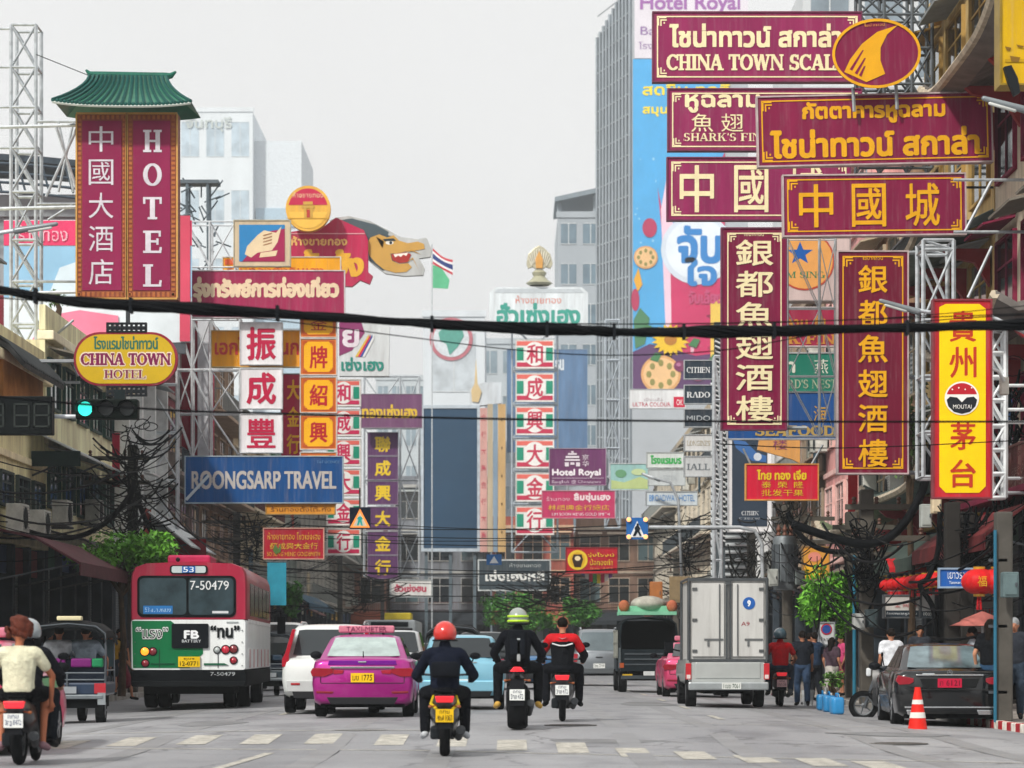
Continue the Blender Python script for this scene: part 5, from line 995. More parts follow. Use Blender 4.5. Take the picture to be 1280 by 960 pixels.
# light blue hatchback
pos = gp(577, 887.5); c = car('hatchback', 'light blue small hatchback behind the red helmeted rider', 'car', pos, 0, 1.69, 3.8, .98, 1.47, '#7fb9cf', rb=.1, rr=.45, fr=2.1, fb=2.9, wr=.72, wb=.9, wy=(.6, 3.05), wrad=.3, win=(.1, .88), clear=.24)
c.poly([(.68, .98), (.83, 1.0), (.84, .78), (.72, .72)], '#8f1a3c', 'tail_light', -.015, .3, True, coat=.8, rough=.15); c.plate(.52, '#dfe2e0', 'ญก 518', '#23262a', x=-.02); c.poly([(-.84, .58), (.84, .58), (.82, .36), (-.82, .36)], mat('#86c0d6', .3, .3, .03, 3, coat=.5, name='car_paint'), 'bumper', -.06, .2, bevel=.03); c.poly([(-.3, .92), (.3, .92), (.3, .94), (-.3, .94)], CHROME(), 'chrome_strip', -.02, .05); c.poly([(-.6, .38), (.6, .38), (.55, .26), (-.55, .26)], '#15171a', 'lower_bumper', -.05, .2)
# black sedan parked right
pos = Vector((X(1187, 46.9), 46.9, .0)); c = car('sedan', 'black luxury sedan with a red plate parked at the right kerb', 'car', pos, R(-3.2), 1.83, 4.75, .99, 1.45, '#06090d', rb=.55, rr=1.5, fr=2.75, fb=3.7, wr=.66, wb=.86, wy=(1.0, 3.85), wrad=.33, win=(.1, .9), metal=.2, glass=mat('#71848a', .05, .3, .5, 1.3, name='painted_sky_glass', spec=1), rough=.2)  # mottled glass colour carries a painted sky reflection
c.poly([(.6, .86), (.86, .91), (.9, .82), (.84, .75), (.66, .76), (.6, .8)], '#8f1526', 'tail_light', -.03, .3, True, coat=.9, rough=.12); c.poly([(-.56, .9), (.56, .9), (.56, .925), (-.56, .925)], CHROME(), 'chrome_strip', -.045, .05)
m = MB(); m.lathe([(.035, -.01), (.045, -.01), (.045, .01), (.035, .01)], (0, -.03, .96), 'Y', 16, ring=True); m.build('badge_ring', CHROME(), c.t); MB().prism([(0, 1.0), (.01, .965), (.036, .94), (0, .955), (-.036, .94), (-.01, .965)], -.04, -.02).build('badge_star', CHROME(), c.t)
c.poly([(-.74, .66), (.74, .66), (.74, .672), (-.74, .672)], '#020304', 'boot_seam', -.014, .02); c.poly([(-.5, .86), (.5, .86), (.44, .70), (-.44, .70)], '#05070a', 'plate_recess', -.012, .02); c.plate(.78, '#b3173a', 'ก 6121', '#5a0f22', w_=.4, h_=.15); c.poly([(-.75, .36), (.75, .36), (.75, .385), (-.75, .385)], CHROME(), 'bumper_strip', -.03, .1); c.poly([(.45, .33), (.72, .33), (.7, .25), (.48, .25)], CHROME(), 'exhaust_tip', -.03, .1, True)
c.poly([(-.45, .92), (-.25, .92), (-.25, .945), (-.45, .945)], '#9ba2a8', 'model_letters', -.02, .02)
# the far traffic
def pickup_suv(name, lab, px, py, col, Wd=1.78, Ht=1.98):
    p = gp(px, py, 97); c = car(name, lab, 'car', p, 0, Wd, 4.9, 1.2, Ht, col, rb=.1, rr=.45, fr=2.9, fb=3.6, wr=.74, wb=.92, wy=(1.1, 3.9), wrad=.37, win=(.05, .86), clear=.38, metal=.4, glass=mat('#5d6c72', .08, .1, .2, 1, name='painted_sky_glass', spec=1))  # sky reflection painted into the glass colour
    c.poly([(.74, 1.12), (.88, 1.12), (.88, .84), (.76, .84)], '#a8202e', 'tail_light', -.015, .2, True); c.poly([(-.82, .62), (.82, .62), (.82, .45), (-.82, .45)], '#70767a', 'bumper', -.12, .1, metal=.6); c.plate(.7, '#dfe2e0', '2กข 7719', '#23262a'); c.poly([(-.12, .98), (.12, .98), (.12, 1.02), (-.12, 1.02)], '#2b2e31', 'tailgate_handle', -.02, .03)
    m = MB(); [m.path([(sx*.62, .6, Ht-.02), (sx*.62, .8, Ht+.05), (sx*.62, 2.6, Ht+.05), (sx*.62, 2.8, Ht-.02)], .02) for sx in (1, -1)]; m.build('roof_rail', STEEL(), c.t); return c
pickup_suv('pickup_truck', 'grey pickup with a canopy top in the far middle of the road', 749, 855, '#80878d')
def simple(name, lab, px, py, col, Wd, L, belt, Ht, cat='car', d=None, **k):
    p = gp(px, py, d); c = car(name, lab, cat, p, 0, Wd, L, belt, Ht, col, **k)
    c.poly([(.68*Wd/1.7, belt-.02), (.83*Wd/1.7, belt-.02), (.83*Wd/1.7, belt-.25), (.7*Wd/1.7, belt-.25)], '#a01c2c', 'tail_light', -.012, .2, True); c.plate(belt-.35, '#dfe2e0', 'ฆษ 204', '#23262a'); c.poly([(-.75, .5), (.75, .5), (.72, .32), (-.72, .32)], '#303438', 'bumper', -.04, .1); return c
HB = dict(rb=.12, rr=.5, fr=2.4, fb=3.2, wr=.72, wb=.9, wy=(.75, 3.2), wrad=.33, clear=.25)
simple('white_car', 'white tall car just ahead of the magenta taxi', 491, 860, '#c9cdce', 1.8, 4.4, 1.08, 1.74, d=74, **HB)
simple('dark_suv', 'black sport utility car ahead of the light blue hatchback', 604, 852, '#1c2226', 1.85, 4.5, 1.1, 1.76, d=84, **HB)
simple('dark_car', 'dark grey family car left of the grey canopy pickup', 700, 846, '#3a4147', 1.76, 4.4, 1.05, 1.62, d=98, **HB)
simple('blue_car', 'blue sedan glimpsed behind the big motorcycle', 668, 850, '#3d6f9c', 1.74, 4.4, .98, 1.45, d=86, rb=.4, rr=1.2, fr=2.5, fb=3.3, wr=.66, wb=.86, wy=(.9, 3.4), wrad=.31)
simple('silver_car', 'silver car in the distance beyond the blue sedan', 655, 838, '#9aa3a8', 1.74, 4.4, .98, 1.45, d=128, rb=.4, rr=1.2, fr=2.5, fb=3.3, wr=.66, wb=.86, wy=(.9, 3.4), wrad=.31)
simple('black_car', 'black car in the distance left of the dark canopied three wheeler', 520, 838, '#22282c', 1.76, 4.4, 1.0, 1.6, d=118, **HB)
simple('minivan', 'white minivan with raised roof left of the white sport utility car', 348, 860, '#cfd3d4', 1.88, 4.9, 1.2, 2.25, cat='van', d=92, rb=.1, rr=.35, fr=4.0, fb=4.6, wr=.78, wb=.94, wy=(.9, 3.8), wrad=.34, clear=.25)
# far bus with a yellow roof box
t = thing('city_bus', 'pale bus with a yellow roof box far down the road', 'bus', (X(487, 135), 135, .1))
MB().bx(-1.25, 1.25, 0, 10, .35, 2.75).build('body', mat('#a9b0b3', .4, 0, .1, 1), t, bevel=.12, smooth=40); MB().bx(-1.1, 1.1, -.02, .05, 1.55, 2.35).build('rear_window', GLASSD(), t); MB().bx(-.3, 1.0, 1, 3.2, 2.76, 3.1).build('roof_box', mat('#d9c23a', .5), t, bevel=.05); MB().bx(-1.2, 1.2, -.05, .1, .4, .7).build('bumper', mat('#5f666a', .6), t)
for x in (-1, 1): MB().bx(x-.1, x+.1, -.03, .02, .95, 1.25).build('tail_light', mat('#a8202e', .3), t); wheel(t, x, 1.8, .48, .28); wheel(t, x, 7.8, .48, .28)
MB().bx(-.9, .9, -.03, .02, 2.42, 2.65).build('route_board', mat('#20282c', .4), t)

# ---- the red and white bus
t = thing('city_bus', 'old red, white and green city bus number 53 seen from behind', 'bus', gp(236, 890, 59.5), R(2.2)); W_ = 2.48; w = W_/2; BH = 3.16
def bs(z0, z1, m, nm, n=12):
    def rg(y, k, dz=0): 
        pts = rrect(-w*k, z0, w*k, z1, .05, 2) if z1 < BH-.01 else [(-w*k, z0), (w*k, z0), (w*k, z1-.42), (w*k*.985, z1-.26), (w*k*.93, z1-.12), (w*k*.75, z1-.04), (0, z1), (-w*k*.75, z1-.04), (-w*k*.93, z1-.12), (-w*k*.985, z1-.26), (-w*k, z1-.42)]
        return [Vector((p[0], y, p[1])) for p in pts]
    return MB().loft([rg(0, .965), rg(.05, .985), rg(.18, 1), rg(10.2, 1), rg(10.4, .97)]).build(nm, m, t, smooth=35)
RED = mat('#a31338', .35, .0, .12, 1.2, coat=.4, name='bus_paint', streak=True); WHT = mat('#e6eaea', .4, 0, .08, 1.2, coat=.3, name='bus_paint', streak=True)
bs(1.93, BH, RED, 'upper_body'); bs(.86, 1.925, WHT, 'lower_body'); bs(.5, .855, mat('#101316', .8), 'skirt')
MB().bx(-.5, .42, .6, 2.4, BH-.03, BH+.16).build('roof_vent', mat('#b02a52', .5), t, bevel=.05)
m = MB(); m.ball((-.25, .25, BH+.05), .05, 8, 6); [m.ball((x, .3, BH-.06), .035, 8, 5) for x in (-.85, .95)]; m.build('marker_lamp', mat('#2b2226', .4), t)
def bp_(pts, c, nm, y=-.02, par=None, **k): return MB().prism(pts, y, y+.05).build(nm, c if not isinstance(c, str) else mat(c, k.get('rough', .4), 0, k.get('var', .06), 4, emit=k.get('emit'), coat=k.get('coat', 0), name='bus_trim'), par or t)
def bt(txt, x0, z0, x1, z1, c, y=-.045, par=None, bold=.03, **k): m = MB(); text_mb(m, txt, x0, z0, x1, z1, y, .011, bold=bold, **k); m.build('lettering', mat(c, .5, 0, 0), par or t, fix=False)
rw = bp_(rrect(-1.09, 1.98, 1.0, 2.86, .12), '#101417', 'window_seal')
for x0, x1 in ((-1.04, -.05), (.0, .95)): bp_(rrect(x0, 2.03, x1, 2.81, .09), mat('#37464c', .08, 0, .35, 1.6, name='bus_glass', spec=.9), 'rear_window', -.035, rw)
bp_([(-.96, 2.05), (-.34, 2.05), (-.34, 2.22), (-.96, 2.22)], '#2b6fae', 'window_sticker', -.042, rw); bt('53 สนามหลวง', -.92, 2.09, -.38, 2.18, '#9fc0de', -.05, rw); bt('7-50479', .02, 2.55, .86, 2.76, '#d8dbdc', -.05, rw, .03, serif=False); bp_([(.5, 2.06), (.84, 2.06), (.84, 2.11), (.5, 2.11)], '#c9cdd0', 'window_sticker', -.042, rw)
for k, (a, b) in enumerate(((-.7, .22), (-.45, .16), (.3, .2), (.62, .24))): pass
hb = bp_(rrect(-.4, 2.9, .4, 3.08, .06), '#1a1e22', 'route_box', -.03); bp_(rrect(-.36, 2.92, .36, 3.06, .04), '#b9c4c6', 'route_glass', -.04, hb); bp_([(-.14, 2.92), (.14, 2.92), (.14, 3.06), (-.14, 3.06)], '#1f5fa8', 'route_field', -.046, hb); bt('53', -.11, 2.935, .11, 3.045, '#e8edf0', -.1, hb, .05)
bp_([(-1.18, .9), (.02, .9), (.06, 1.0), (.3, 1.2), (.3, 1.36), (.12, 1.5), (-.38, 1.9), (-1.2, 1.9)], '#12693f', 'green_panel', -.012)
bp_(rrect(-.36, 1.32, .42, 1.84, .03), '#14181c', 'engine_cover', -.05); bt('FB', -.1, 1.52, .22, 1.7, '#e3e6e8', -.058, None, .06); bt('BATTERY', -.14, 1.44, .26, 1.5, '#c9ced2', -.058, None, .05)
bt('“แรง”', -1.13, 1.50, -.42, 1.78, '#e9ecec', -.03, None, .07); bt('“แรง”', -1.12, 1.515, -.43, 1.765, '#101418', -.036, None, .025)
bt('“ทน”', .46, 1.54, 1.08, 1.80, '#14181a', -.03, None, .06)
npl = bp_([(-.22, .92), (.24, .92), (.24, 1.14), (-.22, 1.14)], '#e0b81a', 'number_plate', -.06); bt('12-0771', -.18, .95, .2, 1.04, '#1d1a10', -.07, npl, .05); bt('กรุงเทพ', -.1, 1.06, .12, 1.11, '#1d1a10', -.07, npl, .02)
for x, z, r, c, e in ((-.93, 1.25, .085, '#ff9a20', 1.2), (-.76, 1.25, .075, '#7a1020', None), (-.92, 1.0, .07, '#8a1226', None), (.6, 1.28, .06, '#aab2b2', None), (.78, 1.29, .08, '#b01530', .25), (.95, 1.3, .08, '#7a1a22', None), (.95, 1.06, .065, '#a3152c', None)):
    l = MB().lathe([(0, -.05), (r*.6, -.045), (r, -.02), (r, .02), (0, .02)], (x, -.01, z), 'Y', 16).build('tail_light', mat(c, .2, 0, .05, 5, coat=.6, emit=e), t, smooth=40); MB().lathe([(r+.001, -.012), (r+.022, -.012), (r+.022, .02), (r+.001, .02)], (x, -.01, z), 'Y', 16, ring=True).build('lamp_ring', BLACK(), l)
bp_([(-.8, .97), (-.3, .97), (-.3, 1.0), (-.8, 1.0)], '#0f4a30', 'trim_line', -.03); bp_([(.32, 1.0), (.75, 1.0), (.84, .96), (.32, .96)], '#1c5a40', 'trim_line', -.03); bt('7-50479', .46, .735, .98, .81, '#a7adb0', -.02)
for x in (-.62, .62): bp_([(x-.006, .9), (x+.006, .9), (x+.006, 1.3), (x-.006, 1.3)], '#2a2d2e', 'panel_gap', -.022)
for x in (-1.14, 1.13): [bp_(ell(x, z, .012, .012, 8), '#5d6060', 'rivet', -.03) for z in (.95, 1.2, 1.45, 1.7)]
bp_([(.8, 1.86), (1.05, 1.86), (1.05, 1.885), (.8, 1.885)], '#9ea6a8', 'maker_letters', -.02)
for k in range(5):
    y0 = 1.0+k*1.75; MB().bx(w-.01, w+.012, y0, y0+1.5, 2.02, 2.72).build('side_window', mat('#1a2023', .15, 0, .2, 1, name='bus_glass'), t); MB().bx(-w-.012, -w+.01, y0, y0+1.5, 2.02, 2.72).build('side_window', mat('#1a2023', .15, 0, .2, 1, name='bus_glass'), t)
for k in range(6): MB().bx(w-.005, w+.008, .9+k*1.6, 1.1+k*1.6, .9, 1.3).build('side_stain', mat('#b06a70', .6), t)
MB().bx(w-.005, w+.01, .3, 10, 1.86, 1.94).build('side_trim', mat('#e0dede', .5), t)
for x in (-1.02, -.72, .72, 1.02): wheel(t, x, 2.6, .5, .27)
for x in (-1.0, 1.0): wheel(t, x, 8.2, .5, .28)
MB().bx(-.95, .95, .4, 9.8, .34, .9).build('chassis', mat('#0b0c0d', .9), t); MB().bx(-1.2, 1.2, -.02, .14, .5, .62).build('bumper', mat('#15181a', .7), t, bevel=.02)
m = MB(); m.path([(1.2, 9.9, 2.2), (1.5, 10.1, 2.25), (1.52, 10.1, 1.9)], .02); m.box((1.52, 10.1, 1.9), (.2, .08, .42)); m.build('mirror', BLACK(), t)

# ---- box pickup
t = thing('box_truck', 'silver pickup carrying a grey aluminium box with twin doors', 'truck', gp(910, 889, 58.8), R(-.3))
SV = mat('#b9bdbb', .35, .4, .06, 2, coat=.3, name='car_paint'); AL = mat('#c6c6c3', .5, .15, .14, 1.6, name='aluminium', streak=True)
MB().bx(-.79, .79, .05, 2.9, 1.02, 2.68).build('cargo_box', AL, t)
m = MB()
for x in (-.82, .82): m.tube((x, .02, 1.0), (x, .02, 2.72), .035, n=8); m.tube((x, 2.9, 1.0), (x, 2.9, 2.72), .03, n=8); m.tube((x, .02, 2.72), (x, 2.9, 2.72), .03, n=8)
for x in (-.03, .05): m.bx(x-.02, x+.02, -.02, .06, 1.04, 2.64)
for z in (2.7, 1.0): m.bx(-.82, .82, -.01, .06, z-.03, z+.03)
m.bx(-.05, .07, -.03, .02, 2.58, 2.66); m.build('box_frame', mat('#4b4f52', .45, .4, .2, 3), t)
for x0, x1 in ((-.75, -.08), (.1, .75)):
    dm = MB().bx(x0, x1, .0, .05, 1.08, 2.62).build('cargo_door', AL, t, bevel=.01); 
    b = MB(); b.bx(x0+.25, x1-.02, -.02, .0, 1.42, 1.46); b.tube((x1-.1 if x0 < 0 else x0+.1, -.02, 1.1), (x1-.1 if x0 < 0 else x0+.1, -.02, 2.6), .014, n=6); b.bx((x0+x1)/2-.02, (x0+x1)/2+.02, -.025, .0, 1.3, 1.46); b.build('latch', mat('#6a6d6e', .5, .5), dm)
    for z in (1.2, 1.85, 2.5): MB().bx(x0+.0 if x0 < 0 else x1-.1, x0+.1 if x0 < 0 else x1, -.025, .0, z-.03, z+.03).build('hinge', mat('#5a5d5e', .5, .5), dm)
    if x0 > 0:
        MB().prism(ell(.44, 2.2, .13, .13), -.012, .0).build('round_sticker', mat('#2458a0', .5), dm); q_ = MB(); text_mb(q_, '9', .405, 2.13, .475, 2.27, -.016, .008, bold=.06); q_.build('lettering', mat('#e0e4e8', .5), dm, fix=False); q_ = MB(); text_mb(q_, 'A9', .27, 1.72, .46, 1.82, -.006, .008, bold=.05); q_.build('lettering', mat('#9a3a44', .5), dm, fix=False)
c = Car(); MB().loft([section(y, .83*k, zb, zt, .96) for y, k, zb, zt in ((0, .96, .5, 1.0), (.04, .99, .5, 1.02), (.6, 1, .5, 1.03), (.75, 1, .86, 1.03), (1.45, 1, .86, 1.03), (1.6, 1, .5, 1.03), (4.9, 1, .45, 1.0), (5.1, .9, .5, .9))]).build('body', SV, t, smooth=35)
MB().loft([[Vector((x*k, y, z)) for x, y in ((-.78, y0), (.78, y0), (.78, y1), (-.78, y1))] for z, k, y0, y1 in ((1.0, 1, 2.92, 4.4), (1.45, .96, 2.95, 4.1), (1.75, .86, 3.0, 3.7))]).build('cab', SV, t)
for sx in (-1, 1): MB().bx(sx*.82-.07, sx*.82+.05, -.03, .1, .6, .94).build('tail_light', mat('#b8252f', .2, 0, .1, 9, coat=.6), t, bevel=.01); MB().bx(sx*.82-.05, sx*.82+.03, -.035, -.0, .62, .70).build('reversing_lamp', mat('#d8c8c4', .3), t)
MB().bx(-.68, .68, -.02, .03, .62, .96).build('tailgate', SV, t, bevel=.015); MB().bx(-.84, .84, -.2, .0, .38, .55).build('bumper', mat('#aab0b2', .35, .6, .1, 4), t, bevel=.03); MB().bx(-.5, .5, .2, 4.6, .3, .8).build('chassis', mat('#0d0e10', .9), t)
p_ = MB().bx(-.14, .26, -.23, -.2, .4, .54).build('number_plate', mat('#d5d8d4', .5), t); q_ = MB(); text_mb(q_, '1ฒฆ 7061', -.11, .42, .23, .51, -.235, .008, bold=.04); q_.build('lettering', mat('#2d4a3c', .5), p_, fix=False)
for sx in (-1, 1): wheel(t, sx*.72, 1.1, .34, .22); wheel(t, sx*.72, 4.2, .34, .22)
m = MB(); m.path([(.8, 3.9, 1.2), (1.0, 4.0, 1.25)], .02); m.box((1.04, 4.0, 1.28), (.2, .08, .26)); m.path([(-.8, 3.9, 1.2), (-1.0, 4.0, 1.25)], .02); m.box((-1.04, 4.0, 1.28), (.2, .08, .26)); m.build('mirror', BLACK(), t)

# ---- dark songthaew
t = thing('canopy_truck', 'dark passenger truck with an open canvas back and a sack load on top', 'truck', gp(811, 866), R(.4)); CV = mat('#1c2327', .85, 0, .25, 2, name='canvas')
rings = []
for y in (0, .9, 1.9, 2.9): rings.append([Vector((x, y, z)) for x, z in [(-.82, .95), (-.84, 1.7), (-.8, 2.0), (-.62, 2.14), (0, 2.2), (.62, 2.14), (.8, 2.0), (.84, 1.7), (.82, .95)]])
inn = [[Vector((v.x*.95, v.y, v.z-.03)) for v in r] for r in rings]
MB().loft([a+b[::-1] for a, b in zip(rings, inn)]).build('canopy', CV, t, smooth=40)
MB().bx(-.8, .8, 2.7, 2.8, .9, 2.1).build('cab_back', mat('#171d20', .7), t); MB().bx(-.8, .8, .0, 2.9, .62, .92).build('bed', mat('#232b30', .6, 0, .2, 3), t); MB().bx(-.78, .78, -.03, .04, .62, 1.25).build('tailgate', mat('#1e262b', .6, 0, .2, 3), t, bevel=.02)
for sx in (-1, 1): MB().bx(sx*.6-.18, sx*.6+.18, .2, 2.6, .95, 1.1).build('bench', mat('#3b2f2a', .7), t); MB().bx(sx*.84-.03, sx*.84+.03, -.02, .1, .7, 1.3).build('corner_post', mat('#51595d', .6), t); MB().bx(sx*.78-.06, sx*.78+.06, -.05, .0, .72, .86).build('tail_light', mat('#a04a20', .3), t); MB().bx(sx*.62-.14, sx*.62+.14, -.1, -.02, .46, .54).build('bumper_guard', mat('#c9a52a', .5), t); wheel(t, sx*.72, .9, .34, .24); wheel(t, sx*.72, 3.9, .34, .24)
m = MB(); [m.bx(-.7, .7, -.06, -.03, z, z+.04) for z in (.8, .95, 1.1)]; m.build('gate_bars', mat('#485056', .5, .3), t)
MB().bx(-.8, .8, -.12, .0, .4, .5).build('bumper', mat('#3a4247', .5, .3), t); MB().bx(-.16, .16, -.14, -.12, .5, .62).build('number_plate', mat('#cfd3d4', .5), t); MB().bx(-.6, .6, .1, 4.6, .35, .62).build('chassis', mat('#0c0d0e', .9), t)
MB().loft([[Vector((x*k, y, z)) for x, y in ((-.8, 2.95), (.8, 2.95), (.8, 4.6), (-.8, 4.6))] for z, k in ((.6, 1), (1.2, 1), (1.75, .88))]).build('cab', mat('#2f3a40', .4), t)
m = MB(); [m.bx(-.93, -.88, .3+k*.35, .36+k*.35, 1.0, 1.8) for k in range(6)]; [m.bx(-.93, -.88, .3, 2.4, z, z+.05) for z in (1.0, 1.4, 1.76)]; m.build('side_rack', mat('#8d8f88', .6), t)
m = MB(); [m.box((0, 1.2+.0*k, 2.3), (1.66, 1.6, .1)) for k in range(1)]; m.bx(-.85, .85, .9, .95, 2.25, 2.52); m.build('roof_rack', mat('#7fc0a0', .6, 0, .1, 3), t)
tag(MB().ball((0, 0, .22), (.52, .6, .24), 16, 10).build('sack', mat('#a9a79d', .9, 0, .2, 4, .3, name='sackcloth'), None, smooth=180), 'bulging pale sack lying on the roof rack of the dark canopy truck', 'sack').location = t.location+Vector((.05, 1.3, 2.36))
for dx, c, lb in ((-.68, '#b0694a', 'small brown bundle at the rear corner of the roof rack, beside the sack'), (.72, '#b5674c', 'reddish bundle on the roof rack, on the kerb side of the sack')): tag(MB().ball((0, 0, .15), (.16, .16, .18), 10, 8).build('bundle', mat(c, .8, 0, .2, 6), None, smooth=180), lb, 'bundle').location = t.location+Vector((dx, .9, 2.36))

# ---- tuk-tuks
def tuk(lab, px, py, col, roofc, rz=0., d=None, seat='#6d1f66', lampbox=True):
    t = thing('tuk_tuk', lab, 'tuk-tuk', gp(px, py, d), rz); w = .68
    rings = []
    for y, dz in ((-.1, -.08), (.3, .02), (1.2, .04), (1.9, -.1)): rings.append([Vector((x*w/.68, y, z+dz)) for x, z in ((-.68, 1.52), (-.66, 1.62), (-.5, 1.74), (-.2, 1.80), (.2, 1.80), (.5, 1.74), (.66, 1.62), (.68, 1.52))])
    und = [[Vector((v.x*.96, v.y, v.z-.03)) for v in r] for r in rings]
    MB().loft([a+b[::-1] for a, b in zip(rings, und)]).build('roof', mat(roofc, .6, 0, .2, 3, name='vinyl'), t, smooth=40)
    m = MB()
    for sx in (-1, 1): m.path([(sx*.67, .0, .62), (sx*.68, .0, 1.3), (sx*.66, .02, 1.6), (sx*.5, .04, 1.72), (0, .05, 1.77)], .022, 6); m.tube((sx*.66, 1.5, .6), (sx*.62, 1.7, 1.55), .02); m.tube((sx*.67, .0, .95), (sx*.67, 1.3, .95), .015)
    for z in (.78, .9): m.tube((-.66, -.02, z), (.66, -.02, z), .016)
    m.tube((0, -.02, .6), (0, -.02, .9), .016); m.build('frame_tubes', mat('#5d646a', .35, .6, .2, 4, name='worn_chrome'), t, smooth=60)
    MB().bx(-.68, .68, .0, 1.4, .5, .74).build('body', mat(col, .4, .2, .15, 2, coat=.3), t, bevel=.04)
    MB().bx(-.62, .62, .62, .78, .74, 1.15).build('seat_back', mat('#1d2430', .5, 0, .1, 3, name='vinyl'), t, bevel=.04); MB().bx(-.62, .62, .75, 1.25, .72, .84).build('seat', mat('#1d2430', .5, 0, .1, 3, name='vinyl'), t, bevel=.03)
    for x0, x1, c in ((-.62, -.05, seat), (.05, .42, seat), (.42, .62, '#1f7a4f')): MB().bx(x0, x1, .08, .2, 1.0, 1.16).build('back_cushion', mat(c, .5, 0, .1, 3, name='vinyl'), t, bevel=.03)
    MB().loft([[Vector((x*k, y, z)) for x, z in ((-.42, .35), (.42, .35), (.42, 1.0), (-.42, 1.0))] for y, k in ((1.6, 1), (2.1, .8), (2.5, .5))]).build('front_cowl', mat(col, .4, .2, .1, 2, coat=.3), t)
    MB().bx(-.64, .64, -.06, .0, .44, .52).build('bumper', mat('#7d858a', .35, .6, .2, 4, name='worn_chrome'), t, bevel=.015)
    for sx in (-1, 1):
        MB().bx(sx*.58-.1, sx*.58+.1, -.04, .02, .54, .72).build('tail_light', mat('#a3202c', .3, 0, .1, 8), t); MB().loft([[Vector((sx*.62+dx, y, z)) for dx in (-.08, .06)] for y, z in ((-.05, .34), (-.05, .55), (.2, .62), (.5, .55))], cap=False, closed=False).build('mudguard', mat('#8d9498', .4, .3), t); wheel(t, sx*.56, .3, .24, .16)
    wheel(t, 0, 2.1, .24, .14); MB().bx(-.5, .5, .05, 2.0, .28, .5).build('chassis', mat('#111315', .9), t); p_ = MB().bx(-.17, .17, -.08, -.05, .54, .66).build('number_plate', mat('#8f959a', .5), t)
    MB().bx(-.6, .6, 1.86, 1.9, 1.0, 1.5).build('windscreen', GLASSL(), t)
    if lampbox: MB().bx(-.22, .22, .25, .45, 1.83, 1.91).build('roof_lamp', mat('#d8cfa8', .5), t, bevel=.02)
    return t
tk = tuk('three wheeled taxi with chrome rails and purple seats near the left pavement', 84, 905, '#1c3048', '#0c0f12', R(1.5))
tuk('dark three wheeled taxi between the bus and the white sport utility car', 338, 872, '#2d3a42', '#20262b', 0, 78, '#2a3a4a', False)
tuk('three wheeled taxi with a wide black roof beyond the red helmeted rider', 566, 868, '#2c343c', '#0d1013', 0, 70, '#303a44', False)
# ================================================================== people
def sgn(j): return {k: Vector(v) for k, v in j.items()}
def stand(h=1.7, stride=0., arm=0., lean=0., raise_r=False):
    k = h/1.7; s_ = stride
    j = dict(pel=(0, 0, .95), che=(0, .01+lean, 1.3), nec=(0, 0+lean, 1.46), hed=(0, .02+lean, 1.6), ls=(-.18, lean, 1.41), rs=(.18, lean, 1.41), le=(-.24, -.04-arm*.2, 1.14), re=(.24, -.04+arm*.2, 1.14), lw=(-.25, .08-arm*.28, .9), rw=(.25, .08+arm*.28, .9), lh=(-.09, 0, .93), rh=(.09, 0, .93), lk=(-.1, .04+s_*.22, .5), rk=(.1, .04-s_*.12, .5), la=(-.1, s_*.34, .08), ra=(.1, -s_*.36, .1), lt=(-.12, .15+s_*.34, .03), rt=(.12, .14-s_*.36, .04))
    if raise_r: j['re'] = (.3, .18, 1.22); j['rw'] = (.2, .36, 1.38)
    return {a: Vector(b)*k for a, b in j.items()}
def ride(zs, lean=.08, reach=.5, hz=.28, wide=.24, foot=.4, fy=.22):
    j = dict(pel=(0, 0, zs+.12), che=(0, lean, zs+.46), nec=(0, lean*1.5, zs+.63), hed=(0, lean*1.7+.03, zs+.78), ls=(-.2, lean*1.3, zs+.56), rs=(.2, lean*1.3, zs+.56), le=(-.36, lean+.16, zs+.3), re=(.36, lean+.16, zs+.3), lw=(-.33, reach, zs+hz), rw=(.33, reach, zs+hz), lh=(-.1, .02, zs+.1), rh=(.1, .02, zs+.1), lk=(-wide, .42, zs+.08), rk=(wide, .42, zs+.08), la=(-wide-.0, fy, zs-foot), ra=(wide+.0, fy, zs-foot), lt=(-wide-.03, fy+.17, zs-foot-.05), rt=(wide+.03, fy+.17, zs-foot-.05))
    return sgn(j)
